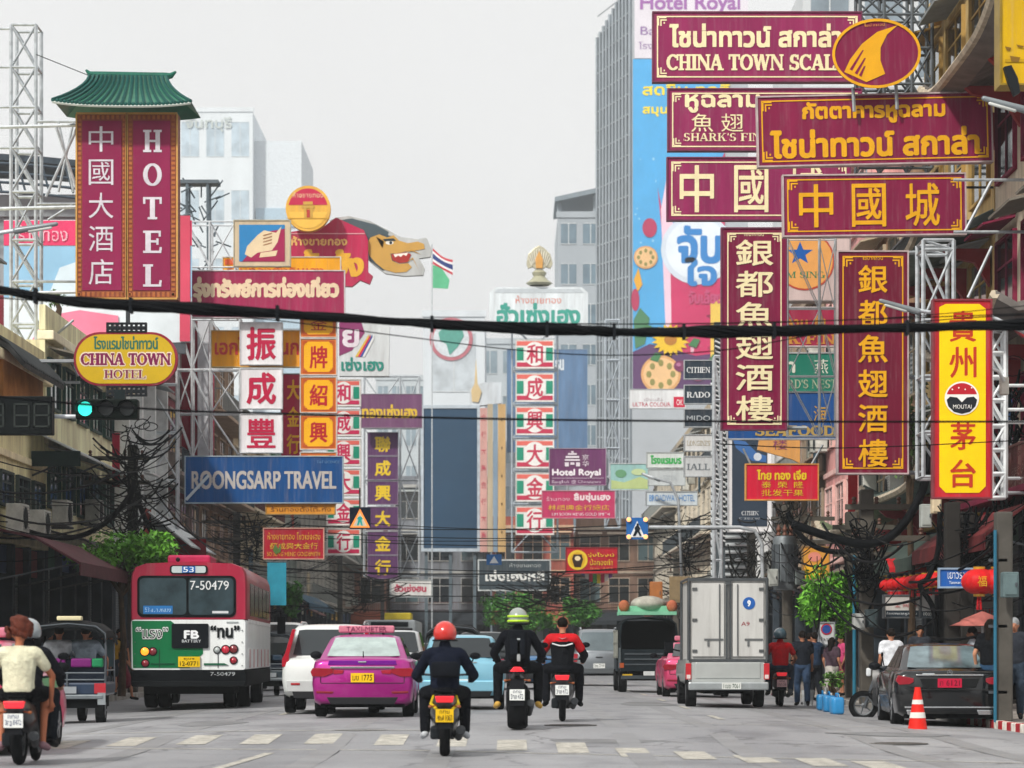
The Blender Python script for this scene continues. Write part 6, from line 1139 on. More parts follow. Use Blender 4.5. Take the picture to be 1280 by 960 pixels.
def person(label, loc, rz, j, shirt='#9a9a9a', legs='#23262d', sleeve='long', leg='long', hair='#1b1613', hairstyle='short', skin='#a9745a', shoe='#1c1c1e', helmet=None, fine=.014, group=None, dress=None, gloves=None):
    t = thing('person', label, 'person', loc, rz, group); sk = mat(skin, .6, 0, .06, 9, name='skin'); V = Vector
    b = MB(); up = (j['nec']-j['pel']).normalized()
    b.capsule(j['pel'], j['pel'].lerp(j['che'], .5), .115, .11, 1.35); b.capsule(j['pel'].lerp(j['che'], .4), j['che'], .11, .125, 1.4); b.capsule(j['ls'].lerp(j['rs'], .12), j['rs'].lerp(j['ls'], .12), .07); b.capsule(j['che'], j['nec'], .1, .055); b.capsule(j['nec'], j['hed'], .05, .055)
    hd = j['hed']; b.ball(hd+V((0, .0, .02)), (.076, .096, .115), 14, 10); b.ball(hd+V((0, .03, -.05)), (.055, .065, .055)); b.capsule(hd+V((0, .09, .0)), hd+V((0, .112, -.025)), .014, .016)
    for sx in (-1, 1): b.ball(hd+V((sx*.08, -.005, 0)), (.016, .025, .034))
    for S_ in ('l', 'r'):
        b.capsule(j[S_+'s'], j[S_+'e'], .05, .04); b.capsule(j[S_+'e'], j[S_+'w'], .04, .026); b.capsule(j[S_+'h'], j[S_+'k'], .082, .056); b.capsule(j[S_+'k'], j[S_+'a'], .056, .035)
        b.capsule(j[S_+'k'].lerp(j[S_+'a'], .15), j[S_+'k'].lerp(j[S_+'a'], .45), .05, .05); b.capsule(j[S_+'a'], j[S_+'t'], .04, .03)
        d_ = (j[S_+'w']-j[S_+'e']).normalized(); sd_ = d_.cross(V((0, 0, 1)) if abs(d_.z) < .8 else V((0, 1, 0))).normalized(); wr = j[S_+'w']
        b.capsule(wr, wr+d_*.07, .026, .03)
        for k in range(4):
            o_ = sd_*(.026*(k-1.5)*.75); L_ = (.055, .068, .064, .05)[k]; cu = V((0, 0, -.018)) if abs(d_.z) < .8 else V((0, .018, 0)); b.capsule(wr+d_*.085+o_, wr+d_*(.085+L_*.5)+o_*1.15+cu*.4, .0095, .009, n=6); b.capsule(wr+d_*(.085+L_*.5)+o_*1.15+cu*.4, wr+d_*(.085+L_)+o_*1.15+cu, .009, .008, n=6)
        b.capsule(wr+d_*.03+sd_*.026, wr+d_*.075+sd_*.055, .012, .01, n=6)
    b.build('body', sk, t, smooth=180, remesh=fine)
    cm = mat(shirt, .85, 0, .16, 9, .8, name='cloth'); lm = mat(legs, .85, 0, .2, 9, .8, name='cloth'); g = .014
    c = MB(); c.capsule(j['pel']+up*.04, j['pel'].lerp(j['che'], .5), .128+g, .122+g, 1.32); c.capsule(j['pel'].lerp(j['che'], .4), j['che'], .122+g, .135+g, 1.36); c.capsule(j['ls'].lerp(j['rs'], .08), j['rs'].lerp(j['ls'], .08), .078+g); c.capsule(j['che'], j['nec']-up*.03, .11+g, .06+g)
    for S_ in ('l', 'r'):
        if sleeve == 'none': continue
        c.capsule(j[S_+'s'], j[S_+'s'].lerp(j[S_+'e'], 1 if sleeve == 'long' else .55), .062+g, .054+g)
        if sleeve == 'long': c.capsule(j[S_+'e'], j[S_+'e'].lerp(j[S_+'w'], .93), .052+g, .034+g)
    if helmet: c.capsule(j['nec']-up*.05, j['nec']+up*.05, .085, .075)
    c.build('shirt', cm, t, smooth=180, remesh=fine)
    c = MB(); c.capsule(j['pel']-up*.03, j['pel']+up*.06, .125+g*.6, .12+g*.6, 1.34)
    if dress:
        kn = j['lk'].lerp(j['rk'], .5); c.capsule(j['pel'], kn, .15, .2, 1.15)
    for S_ in ('l', 'r'):
        if leg == 'long': c.capsule(j[S_+'h'], j[S_+'k'], .095+g, .068+g); c.capsule(j[S_+'k'], j[S_+'k'].lerp(j[S_+'a'], .93), .068+g, .052+g)
        else: c.capsule(j[S_+'h'], j[S_+'h'].lerp(j[S_+'k'], .85), .095+g, .075+g)
    c.build('trousers' if leg == 'long' else ('skirt' if dress else 'shorts'), lm, t, smooth=180, remesh=fine)
    for S_ in ('l', 'r'):
        c = MB(); c.capsule(j[S_+'a']+V((0, -.02, -.015)), j[S_+'t'], .05, .042); c.build('shoe', mat(shoe, .6, 0, .1, 6), t, smooth=180, remesh=fine)
    if gloves:
        for S_ in ('l', 'r'): d_ = (j[S_+'w']-j[S_+'e']).normalized(); MB().capsule(j[S_+'w'], j[S_+'w']+d_*.1, .036, .042).build('glove', mat(gloves, .7), t, smooth=180)
    if helmet:
        hc = helmet if isinstance(helmet, str) else helmet[0]; m = MB(); n = 18; rings = []
        for i in range(11):
            a = R(-38+128*i/10) if i < 10 else R(89); rings.append([hd+V((.148*math.cos(a)*math.cos(2*math.pi*k/n), -.005+.172*math.cos(a)*math.sin(2*math.pi*k/n), .045+.155*math.sin(a))) for k in range(n)])
        m.loft(rings); ho = m.build('helmet', mat(hc, .25, 0, .04, 5, coat=.7), t, smooth=60)
        MB().loft([[hd+V((.150*math.cos(R(q)), -.005+.175*math.sin(R(q)), z_)) for q in range(30, 151, 12)] for z_ in (-.02, .09)], cap=False, closed=False).build('visor', GLASSD(), ho, smooth=60)
        MB().path([hd+V((.149*math.cos(R(q)), -.005+.175*math.sin(R(q)), -.045)) for q in range(0, 361, 20)], .012, 6).build('helmet_rim', BLACK(), ho)
        if not isinstance(helmet, str):
            for z_, r_ in ((.0, .15), (.07, .147)): MB().path([hd+V((r_*math.cos(R(q)), -.005+r_*1.18*math.sin(R(q)), z_)) for q in range(180, 361, 15)], .018, 6).build('helmet_stripe', mat(helmet[1], .35), ho)
    else:
        m = MB(); m.ball(hd+V((0, -.012, .045)), (.09, .105, .102), 14, 10)
        if hairstyle == 'curly':
            random.seed(5)
            for k in range(60): a, e_ = random.uniform(0, 6.28), random.uniform(-.5, 1.5); m.ball(hd+V((.14*math.cos(e_)*math.cos(a), -.04+.13*math.cos(e_)*math.sin(a)-.01, .05+.14*math.sin(e_))), random.uniform(.03, .05), 7, 5)
        if hairstyle == 'long': m.capsule(hd+V((0, -.06, .03)), hd+V((0, -.085, -.2)), .085, .06, 1.1)
        m.build('hair', mat(hair, .7, 0, .3, 14, .3, name='hair'), t, smooth=180, remesh=.014)
        e = MB(); [e.ball(hd+V((sx*.032, .083, .008)), (.011, .008, .006), 8, 5) for sx in (-1, 1)]; e.build('eyes', mat('#1d1613', .3), t, smooth=180); MB().ball(hd+V((0, .088, -.055)), (.02, .008, .006), 8, 5).build('mouth', mat('#7d4238', .6), t, smooth=180)
    return t
# ================================================================== two-wheelers (origin under the rear wheel, +y ahead)
def bike(label, pos, rz, body, style='scooter', plate=('#dfe2e0', '3กข 472', '#26304a'), light='#d3202a', tw=.11, r=.25, seat_z=.76, lit=.6, wb=1.25):
    t = thing('motorcycle' if style != 'scooter' else 'motor_scooter', label, 'motorcycle', pos, rz); bm_ = mat(body, .35, 0, .08, 4, coat=.4, name='bike_paint')
    for y, nm in ((0, 'rear'), (wb, 'front')):
        k = 1 if y == 0 else .75; o = MB(); n = 26; rings = []
        for i in range(n):
            a = 2*math.pi*i/n; rings.append([Vector((tw*k*.5*math.cos(2*math.pi*q/10), (r-.04+.055*math.sin(2*math.pi*q/10))*math.cos(a), (r-.04+.055*math.sin(2*math.pi*q/10))*math.sin(a))) for q in range(10)])
        o.loft(rings+[rings[0]], cap=False); wo_ = o.build('wheel', RUBBER(), t, smooth=180, loc=(0, y, r+.015)); rm = MB(); rm.lathe([(r-.11, -.04), (r-.085, -.045), (r-.085, .045), (r-.11, .04)], (0, 0, 0), 'X', 20, ring=True); rm.lathe([(.01, -.06), (.05, -.05), (.05, .05), (.01, .06)], (0, 0, 0), 'X', 12); [rm.tube((0, .04*math.cos(a), .04*math.sin(a)), (0, (r-.09)*math.cos(a), (r-.09)*math.sin(a)), .014, n=5) for a in [k*1.2566 for k in range(5)]]; rm.build('rim', mat('#5d6164', .4, .6), wo_)
    if style == 'scooter':
        sec = lambda y, w, z0, z1: [Vector((x, y, z)) for x, z in ((-w*.6, z0), (-w, z0+(z1-z0)*.35), (-w*.9, z0+(z1-z0)*.8), (-w*.5, z1), (w*.5, z1), (w*.9, z0+(z1-z0)*.8), (w, z0+(z1-z0)*.35), (w*.6, z0))]
        MB().loft([sec(-.36, .07, .62, .74), sec(-.26, .13, .5, .78), sec(-.05, .18, .42, .78), sec(.25, .18, .35, .74), sec(.5, .15, .25, .6), sec(.6, .15, .2, .4)]).build('body', bm_, t, smooth=60)
        MB().loft([sec(.55, .17, .2, .32), sec(.9, .17, .2, .32)]).build('footboard', bm_, t); MB().loft([sec(.95, .2, .25, .95), sec(1.08, .16, .3, 1.0)]).build('front_shield', bm_, t, smooth=60)
        MB().box((-.12, .1, .3), (.12, .5, .16)).build('engine', mat('#22262a', .6), t, bevel=.03)
    else:
        sec = lambda y, w, z0, z1: [Vector((x, y, z)) for x, z in ((-w*.6, z0), (-w, (z0+z1)/2), (-w*.6, z1), (w*.6, z1), (w, (z0+z1)/2), (w*.6, z0))]
        MB().loft([sec(-.34, .05, seat_z-.06, seat_z+.02), sec(-.1, .12, seat_z-.16, seat_z), sec(.2, .13, seat_z-.22, seat_z), sec(.5, .15, seat_z-.2, seat_z+.12), sec(.85, .13, seat_z-.1, seat_z+.16), sec(1.0, .07, seat_z, seat_z+.12)]).build('body', bm_, t, smooth=60)
        MB().box((0, .55, .42), (.36, .42, .36)).build('engine', mat('#1b1e21', .5, .3), t, bevel=.05); m = MB(); [m.tube((sx*.1, 0, r), (sx*.12, .5, .4), .03) for sx in (-1, 1)]; m.build('swingarm', DARKST(), t)
    MB().loft([[Vector((x, y, z)) for x in (-w_, 0, w_)] for y, z, w_ in ((-.3, seat_z+.05, .07), (-.1, seat_z+.06, .13), (.2, seat_z+.03, .14), (.45, seat_z+.02, .1))]+[], cap=False, closed=False).build('seat_top', mat('#15171a', .6), t); MB().ball((0, .08, seat_z), (.14, .38, .065), 14, 8).build('seat', mat('#15171a', .65, 0, .1, 6), t, smooth=180)
    tl = MB().prism([(-.1, seat_z-.08), (.1, seat_z-.08), (.12, seat_z-.0), (-.12, seat_z-.0)] if style != 'big' else [(-.11, seat_z), (.11, seat_z), (.05, seat_z+.07), (-.05, seat_z+.07)], -.42, -.3).build('tail_light', mat(light, .25, 0, .05, 5, coat=.6, emit=lit), t, bevel=.01)
    for sx in (-1, 1): m = MB(); m.tube((sx*.1, -.3, seat_z-.12), (sx*.16, -.33, seat_z-.13), .01); m.ball((sx*.175, -.33, seat_z-.13), (.028, .022, .02), 8, 6); m.build('indicator', mat('#8a4a18', .3), t)
    f = MB(); f.loft([[Vector((x, y, z)) for x in (-.1, .1)] for y, z in ((-.28, seat_z-.1), (-.38, .52), (-.42, .36))], cap=False, closed=False); f.build('rear_fender', BLACK(), t)
    p_ = MB().bx(-.11, .11, -.435, -.42, .44, .6).build('number_plate', mat(plate[0], .5, 0, .04, 6), t); q_ = MB(); text_mb(q_, plate[1], -.09, .46, .09, .53, -.44, .006, bold=.04); q_.build('lettering', mat(plate[2], .5), p_, fix=False); q_ = MB(); text_mb(q_, 'กทม', -.06, .545, .06, .585, -.44, .006, bold=.03); q_.build('lettering', mat(plate[2], .5), p_, fix=False)
    MB().path([(.12, .5, .25), (.17, .1, .24), (.2, -.2, .34 if style == 'scooter' else .4)], [.03, .045, .06], 10).build('exhaust', mat('#3a3d40', .4, .6), t, smooth=60)
    hz_ = 1.02; m = MB(); m.path([(-.36, .82, hz_), (-.2, .92, hz_-.01), (0, .96, hz_-.03), (.2, .92, hz_-.01), (.36, .82, hz_)], .016); m.tube((0, .96, hz_), (0, wb-.02, r), .035); m.build('handlebar', DARKST(), t)
    for sx in (-1, 1): m = MB(); m.tube((sx*.27, .86, hz_), (sx*.36, .9, hz_+.2), .009); m.ball((sx*.38, .9, hz_+.23), (.07, .02, .045), 12, 8); m.build('mirror', BLACK(), t, smooth=60); MB().capsule((sx*.28, .85, hz_), (sx*.37, .8, hz_), .02).build('grip', RUBBER(), t)
    MB().box((0, wb-.1, .92), (.18, .1, .16)).build('headlight', mat('#c9cdd0', .2), t, bevel=.03); MB().loft([[Vector((x, wb+(r+.03)*math.cos(a), r+(r+.05)*math.sin(a))) for x in (-.06, .06)] for a in [R(20+14*k) for k in range(9)]], cap=False, closed=False).build('front_fender', bm_, t)
    return t
def rider(t, label, off=0., rz=0., **k):
    pose = k.pop('pose'); l = t.location; ca, sa = math.cos(rz), math.sin(rz)
    return person(label, (l.x-sa*off, l.y+ca*off, l.z), rz, pose, **k)
# middle scooter, red helmet
p0 = gp(556, 946); b = bike('black scooter with a yellow plate ridden in front of the light blue hatchback', p0, R(1), '#15181c', plate=('#e0b51c', '4กฬ 1083', '#3a2c10'), r=.245, tw=.13)
rider(b, 'rider in dark clothes with a red helmet on the yellow plated scooter', .12, R(1), pose=ride(.71, .1, .66, .24, .25, .42, .34), shirt='#151a28', legs='#14161b', helmet='#c3271f', shoe='#b9bdc2')
MB().path([(-.14, .05, .75), (-.17, -.2, .66), (-.1, -.36, .6)], .02, 6).build('yellow_trim', mat('#c9b01e', .4), b); MB().path([(.14, .05, .75), (.17, -.2, .66), (.1, -.36, .6)], .02, 6).build('yellow_trim', mat('#c9b01e', .4), b)
tag(MB().box((0, 0, 0), (.34, .1, .2)).build('waist_bag', mat('#14171d', .8, 0, .2, 8, .2), None, bevel=.04, smooth=60), 'small dark waist bag behind the red helmeted rider', 'bag').location = p0+Vector((0, -.1, 1.08))
# big motorcycle, neon helmet
p1 = gp(647, 912); b = bike('big black motorcycle with a very wide rear tyre in the middle of the road', p1, R(-1), '#0f1114', 'big', r=.33, tw=.3, seat_z=.86, wb=1.45, lit=1.2)
rider(b, 'rider all in black with a neon yellow helmet on the big motorcycle', .14, R(-1), pose=ride(.83, .14, .7, .2, .3, .44, .1), shirt='#12141a', legs='#101216', helmet=('#8d958e', '#b6e020'), shoe='#c29a4a', gloves='#15161a')
bp2 = thing('backpack', 'black backpack with a pale strap on the back of the neon helmeted rider', 'backpack', p1+Vector((0, .0, 1.24))); MB().box((0, -.06, 0), (.3, .2, .46)).build('bag', mat('#101318', .8, 0, .2, 8, .2), bp2, bevel=.06, smooth=60); MB().box((.015, -.17, -.06), (.05, .02, .34)).build('strap', mat('#9aa0a2', .6), bp2, bevel=.008); MB().box((0, -.165, -.02), (.22, .03, .24)).build('pocket', mat('#15191f', .8), bp2, bevel=.02)
# right of it: black and red jacket
p2 = gp(703, 902); b = bike('small black motorcycle with a white plate right of the big one', p2, R(-1.5), '#1a1c20', 'scooter', r=.26, tw=.11, lit=.8)
rd_ = rider(b, 'bareheaded rider in a red and black jacket on the small motorcycle', .14, R(-1.5), pose=ride(.78, .08, .66, .2, .27, .46, .3), shirt='#121418', legs='#16181d', hair='#15120f', shoe='#101114')
m = MB(); J = ride(.78, .08, .66, .2, .27, .46, .3); m.capsule(J['ls'].lerp(J['rs'], .05), J['rs'].lerp(J['ls'], .05), .098); m.capsule(J['che']+Vector((0, 0, .07)), J['nec']-Vector((0, 0, .04)), .138, .08, 1.3)
for S_ in 'lr': m.capsule(J[S_+'s'], J[S_+'s'].lerp(J[S_+'e'], .6), .083, .078)
m.build('jacket_yoke', mat('#b8161f', .7, 0, .1, 6), rd_, smooth=180, remesh=.014); MB().path([(-.17, -.1, 1.27), (-.05, -.098, 1.235), (.05, -.098, 1.235), (.17, -.1, 1.27)], .012, 6).build('jacket_stripe', mat('#d8d8da', .6), rd_); MB().prism([(-.07, 1.37), (.0, 1.34), (.07, 1.37), (.0, 1.35)], -.075, -.03).build('jacket_mark', mat('#d0a0a4', .6), rd_)
# near left scooter with two people
p3 = Vector((X(24, 32.2), 32.2, 0)); b = bike('near black scooter with a lit red tail lamp at the left edge', p3, R(1), '#16181b', plate=('#dfe2e0', '3กฎ 8472', '#2c3a6a'), r=.27, tw=.13, seat_z=.74, lit=1.6)
rider(b, 'curly haired woman in a pale top riding pillion on the near scooter', -.05, R(1), pose=ride(.72, .03, .3, .02, .24, .48, .25), shirt='#d5d3b8', legs='#101114', sleeve='short', leg='short', hair='#5a2c20', hairstyle='curly', skin='#a8684c', shoe='#8a6a72')
rider(b, 'rider in a dark jacket with a silver helmet in front of the curly haired woman', .52, R(1), pose=ride(.72, .1, .48, .2, .26, .46, .2), shirt='#1a1c22', legs='#1c2026', helmet='#8f979c')
rider_st = MB().path([(.2, .55, 1.42), (.32, .62, 1.25), (.36, .66, 1.1)], .014, 6)
# far right moto
p4 = gp(976, 883); b = bike('red and black motorcycle beside the box truck', p4, R(-2), '#3a1418', 'scooter', plate=('#d9b0b4', '1กก 55', '#5a2a30'), r=.27, lit=.7)
rider(b, 'rider in a red shirt with a blue grey helmet beside the box truck', .14, R(-2), pose=ride(.78, .06, .66, .2, .25, .46, .3), shirt='#c0101c', legs='#2a3648', sleeve='short', helmet='#4a6470')
# parked scooter at right
p5 = Vector((7.9, 52.9, .0)); bike('black scooter parked on its stand left of the black sedan', p5, R(82), '#181a1e', 'scooter', r=.27, lit=None)
# ---- people on the pavements
def ped(label, px, py, d, rz, **k): 
    x = X(px, d); z = .14 if (x < -10.6 or x > 8.0) else gz(x, d); j = k.pop('pose', stand()); return person(label, (x, d, z), rz, j, fine=.02, **k)
ped('woman in a black top and dark red skirt walking near the bus', 152, 0, 76, R(-100), pose=stand(1.66, .8, 1), shirt='#1b1a20', legs='#6a2030', sleeve='none', leg='short', dress=True, hairstyle='long')
ped('person in a yellow patterned shirt on the left pavement', 140, 0, 75, R(170), pose=stand(1.68), shirt='#b58a2a', legs='#2c3038', sleeve='short', leg='short')
ped('tall person in grey lifting one hand to the face on the left pavement', 149, 0, 79, R(200), pose=stand(1.78, 0, 0, 0, True), shirt='#3d3a44', legs='#26282e', sleeve='short')
ped('person in a striped dark dress on the left pavement, nearest the tuk-tuk', 131, 0, 73, R(160), pose=stand(1.62), shirt='#4a4654', legs='#31404e', sleeve='short', leg='short', hairstyle='long')
ped('person in white at the pavement edge behind the tuk-tuk', 112, 0, 78, R(20), pose=stand(1.68), shirt='#c9ccd0', legs='#2a3550', sleeve='short')
ped('person in a blue shirt behind the tuk-tuk on the left pavement', 62, 0, 72, R(-30), pose=stand(1.66), shirt='#6d8496', legs='#252830', sleeve='short')
ped('person in a white shirt standing behind the black sedan', 1114, 0, 56, R(10), pose=stand(1.7), shirt='#d5d8de', legs='#22252c', sleeve='short')
ped('person facing the street behind the black sedan roof', 1150, 0, 60, R(180), pose=stand(1.7), shirt='#33373f', legs='#22252c', sleeve='short')
ped('woman in a black printed shirt and blue shorts beside the concrete pole', 1238, 0, 47.5, R(-35), pose=stand(1.68, .5, .4), shirt='#14161a', legs='#2c4a68', sleeve='short', leg='short', hairstyle='long', skin='#b98468')
ped('man with a grey cap and raised hand at the right edge', 1268, 0, 48.5, R(165), pose=stand(1.72, 0, 0, 0, True), shirt='#2c3038', legs='#33404f', sleeve='short', hair='#8d9092')
ped('person in a striped top behind the sedan roof near the pole', 1216, 0, 56, R(80), pose=stand(1.62), shirt='#a9b0b8', legs='#2a2d33', sleeve='short')
ped('person in a blue shirt walking beside the leafy tree on the right', 1018, 0, 66, R(30), pose=stand(1.68, .5, .5), shirt='#2c3f58', legs='#1f2228', sleeve='short')
ped('person in dark clothes facing the shops on the right pavement', 1012, 0, 72, R(-60), pose=stand(1.72), shirt='#1c1e24', legs='#1a1c20')
ped('woman in a pale skirt on the right pavement near the tree', 1040, 0, 70, R(-40), pose=stand(1.6, .3), shirt='#4a3a44', legs='#b9b4ae', sleeve='short', leg='short', dress=True, hairstyle='long')
ped('person in pink on the right pavement under the leafy tree', 1053, 0, 74, R(100), pose=stand(1.58), shirt='#c94a78', legs='#7a2a4a', sleeve='short', leg='short')
ped('person in jeans stepping along the right kerb beside the white bucket', 1003, 0, 64, R(0), pose=stand(1.68, .6, .6), shirt='#20242c', legs='#3a4f6c', sleeve='short')
# passengers in the near tuk-tuk
for dx, c, lb in ((-.3, '#c3c8cc', 'passenger in a white shirt in the near tuk-tuk, left seat'), (.18, '#8d9aa5', 'passenger in a pale blue shirt in the near tuk-tuk')):
    person(lb, tk.location+Vector((dx, .95, .12)), 0, ride(.72, .0, .35, .0, .12, .38, .42), shirt=c, legs='#23262d', sleeve='short', fine=.02)
# ================================================================== steel lattices, poles, cables, trees, small things
def lattice(name, label, legs, rungs, dia=True, r=.045, c=None, cat='sign frame', deep=.9, extra=(), d=None, zig=False):
    """legs: pixel columns, rungs: pixel rows, d: depth; a frame of tubes two faces deep"""
    x0, y0 = legs[0], rungs[-1]; t = thing(name, label, cat, P(x0, y0, d)); o = t.location; m1, m2, m3 = MB(), MB(), MB(); q = lambda a, b, k=0: P(a, b, d)+Vector((0, k, 0))-o
    for a in legs:
        for k in (0, deep): m1.tube(q(a, rungs[0], k), q(a, rungs[-1], k), r, n=5)
    for b in rungs:
        for k in (0, deep): m2.tube(q(legs[0], b, k), q(legs[-1], b, k), r*.8, n=5)
        for a in legs: m2.tube(q(a, b, 0), q(a, b, deep), r*.7, n=4)
    for i in range(len(legs)-1):
        for j in range(len(rungs)-1):
            a, b, c_, e = legs[i], legs[i+1], rungs[j], rungs[j+1]
            if dia == 'x' or (j+i) % 2 == 0: m3.tube(q(a, c_), q(b, e), r*.65, n=4)
            if dia == 'x' or (j+i) % 2 == 1: m3.tube(q(b, c_), q(a, e), r*.65, n=4)
            m3.tube(q(a, c_, deep), q(b, e, deep), r*.6, n=4)
    for a in extra: m3.tube(q(a[0], a[1]), q(a[2], a[3]), r*.7, n=5)
    mt = c or STEEL(); m1.build('upright', mt, t); m2.build('rungs', mt, t); m3.build('braces', mt, t); return t
lattice('lattice_tower', 'tall galvanised lattice tower at the left edge beside the hotel sign', [14, 45], [31, 84, 134, 185, 240, 300, 352, 405, 460, 520, 580], 'x', .055, d=77.5, extra=[(45, 152, 96, 152), (73, 152, 92, 240), (92, 152, 73, 240), (45, 255, 95, 255), (45, 352, 100, 352), (-10, 84, 14, 84), (-10, 134, 14, 134), (-10, 185, 14, 185), (-10, 36, 14, 36), (60, 275, 92, 255), (45, 440, 92, 400), (62, 400, 98, 470), (45, 478, 100, 478)])
lattice('sign_frame', 'white steel frame holding the square logo sign and the maroon thai sign', [233, 262, 294], [277, 334, 396], True, .04, mat('#cdd2d6', .45, .2, .15, 5, name='white_steel'), d=97.6)
lattice('sign_frame', 'white steel frame behind the three white square signs', [221, 240, 263, 300], [398, 462, 517, 572], True, .045, mat('#cdd2d6', .45, .2, .15, 5, name='white_steel'), d=99.5, deep=.5)
lattice('sign_frame', 'white steel frame left of the blue travel sign, running down to the awnings', [187, 221], [480, 540, 600, 660], True, .045, mat('#cdd2d6', .45, .2, .15, 5, name='white_steel'), d=97, deep=.5, extra=[(152, 542, 221, 542)])
lattice('sign_frame', 'thin white frame carrying the purple stack and its name sign', [455, 500, 524], [470, 535, 600, 665, 720], 'x', .05, mat('#b5bcc2', .5, .2, .15, 5, name='white_steel'), d=153.5, deep=.6)
lattice('sign_frame', 'steel frame behind the tall centre stack', [640, 697], [405, 462, 505, 547, 588, 630, 690], 'x', .07, mat('#aab4bd', .5, .2, .15, 5, name='white_steel'), d=207, deep=.8)
lattice('sign_frame', 'galvanised frame between the gold lettered signs and the liquor sign', [1154, 1192], [300, 312, 400, 470, 540, 596], True, .05, d=61, extra=[(1154, 312, 1192, 400), (1240, 308, 1210, 372), (1192, 290, 1290, 290), (1206, 290, 1240, 225), (1192, 225, 1290, 225)])
lattice('sign_frame', 'white lattice post on the right side of the yellow liquor sign', [1239, 1257], [382, 412, 441, 471, 500, 532, 562, 592, 622], True, .05, mat('#dfe4e6', .45, .1, .12, 5, name='white_steel'), d=56.3, deep=.35, extra=[(1257, 512, 1300, 512), (1257, 528, 1300, 528), (1257, 598, 1300, 598), (1257, 616, 1300, 616), (1257, 482, 1300, 482)])
lattice('sign_frame', 'dark steel frame with pipes rising behind the oval fin sign', [1075, 1105, 1140, 1165], [-10, 18, 60, 105, 150, 210], 'x', .05, mat('#5d6469', .5, .3, .2, 5, name='dark_steel'), d=72)
lattice('sign_frame', 'thin white rods bracing the tall cream lettered sign', [985, 1025, 1045], [298, 385, 470, 545], True, .022, mat('#d0d5d8', .45, .2, .1, 5, name='white_steel'), d=74, deep=.3)
lattice('sign_frame', 'steel frame in front of the watch signs', [893, 902], [445, 500, 550, 600, 650, 700, 760], True, .05, d=101, deep=.5)
lattice('sign_frame', 'steel frame beside the metal tower carrying the purple hotel sign', [757, 775], [400, 450, 500, 560, 612, 660], 'x', .06, mat('#aab4bd', .5, .2, .15, 5, name='white_steel'), d=136, deep=.6)
# white ribbed vent column (louvres) on the right
t = thing('louvre_column', 'white louvred duct column beside the box truck', 'duct', P(912, 735, 112)); m = MB()
for k in range(30): m.box((0, 0, -.6+k*.3), (1.5, .5, .06), rx=R(25))
m.build('louvre_blades', mat('#c9cfd2', .5, .2, .1, 3), t); MB().bx(-.72, .72, .3, .5, -3, 8.6).build('backing', mat('#3b4349', .7), t)
t = thing('louvre_column', 'narrow white spiral ribbed pipe rising beside the watch poster', 'duct', P(900, 640, 103)); m = MB()
for k in range(44): m.box((0, 0, -1+k*.18), (.42, .3, .05), ry=R(24))
m.build('louvre_blades', mat('#d5d9da', .5, .2, .1, 3), t); MB().bx(-.2, .2, .12, .3, -4, 7).build('backing', mat('#4a5257', .7), t)

# ---- poles
def pole(label, px, d, top, c='#6d6a63', r=.14, side=1, arms=True):
    x = X(px, d); z0 = .13; h = Z(top, d)-z0; t = thing('utility_pole', label, 'utility pole', (x, d, z0))
    MB().box((0, 0, h/2), (r*2, r*2, h)).build('shaft', mat(c, .85, 0, .2, 2, .1, name='concrete'), t, bevel=.03)
    if arms:
        for z in (h-.4, h-1.1): 
            a = MB().box((-side*.45, -.05-r, z), (1.9, .1, .12)).build('crossarm', mat('#55514a', .8), t)
            for k in range(4): MB().lathe([(.03, 0), (.06, .03), (.035, .08), (.06, .12), (.03, .17)], (-side*.45-.75+k*.5, -.05-r, z+.06), n=8).build('insulator', mat('#5b3f34', .4), a)
    return t
TP = []
for lb, px, d, top, sd_ in (('dark weathered pole wrapped in cables above the leafy tree on the left', 166, 81, 556, 1), ('concrete pole below the blue travel sign on the left', 296, 113, 640, 1), ('concrete pole left of the purple stack', 425, 160, 640, 1), ('distant pole on the left near the street bend', 478, 215, 690, 1)): TP.append(pole(lb, px, d, top, '#4a4844', side=sd_))
RP = []
for lb, px, d, top in (('concrete pole left of the parked sedan, wrapped in thick cable', 1083, 63, 612), ('dark concrete pole beside the leafy right tree', 1064, 72, 640), ('pole by the box truck hung with transformer gear', 984, 84, 632), ('pole behind the box truck near the louvre column', 939, 105, 620), ('dark pole behind the red lanterns', 1190, 56, 628), ('second dark pole close behind the street name plate', 1208, 58, 640), ('slim far pole on the right before the tower', 845, 150, 690)): RP.append(pole(lb, px, d, top, '#57534d' if d > 60 else '#2f2d2b', .15, -1, d > 60))
pole('grey concrete pole with a blue pipe at the right edge', 1254, 46.8, 640, '#514e49', .14, -1, False)
t = thing('pipe', 'blue pipe strapped to the grey concrete pole at the right edge', 'pipe', (X(1244, 46.6), 46.6, .13)); MB().tube((0, 0, 0), (0, 0, 3.2), .028, n=8).build('tube', mat('#2a647c', .5), t); m = MB(); [m.box((.06, .1, z), (.3, .08, .05)) for z in (.5, 1.6, 2.7)]; m.build('strap', DARKST(), t)
t = thing('pipe', 'blue pipe standing by the dark pole near the leafy right tree', 'pipe', (X(1068, 68), 68, .13)); MB().tube((0, 0, 0), (0, 0, 3.4), .045, n=8).build('tube', mat('#2a6f88', .5), t); MB().lathe([(.02, 3.38), (.08, 3.4), (.08, 3.48), (.02, 3.52)], n=8).build('cap', mat('#2a6c84', .5), t)
def cabinet(lb, px, py, d, w, h, c='#9aa3a3', p_=.3):
    t = thing('electric_box', lb, 'electric box', P(px, py, d)); MB().box((0, 0, 0), (w, p_, h)).build('case', mat(c, .6, 0, .2, 4), t, bevel=.02); MB().box((0, -p_/2-.01, 0), (w*.8, .02, h*.8)).build('door', mat(c, .5, 0, .12, 4), t, bevel=.01); MB().box((w*.3, -p_/2-.03, 0), (.03, .03, h*.15)).build('latch', DARKST(), t)
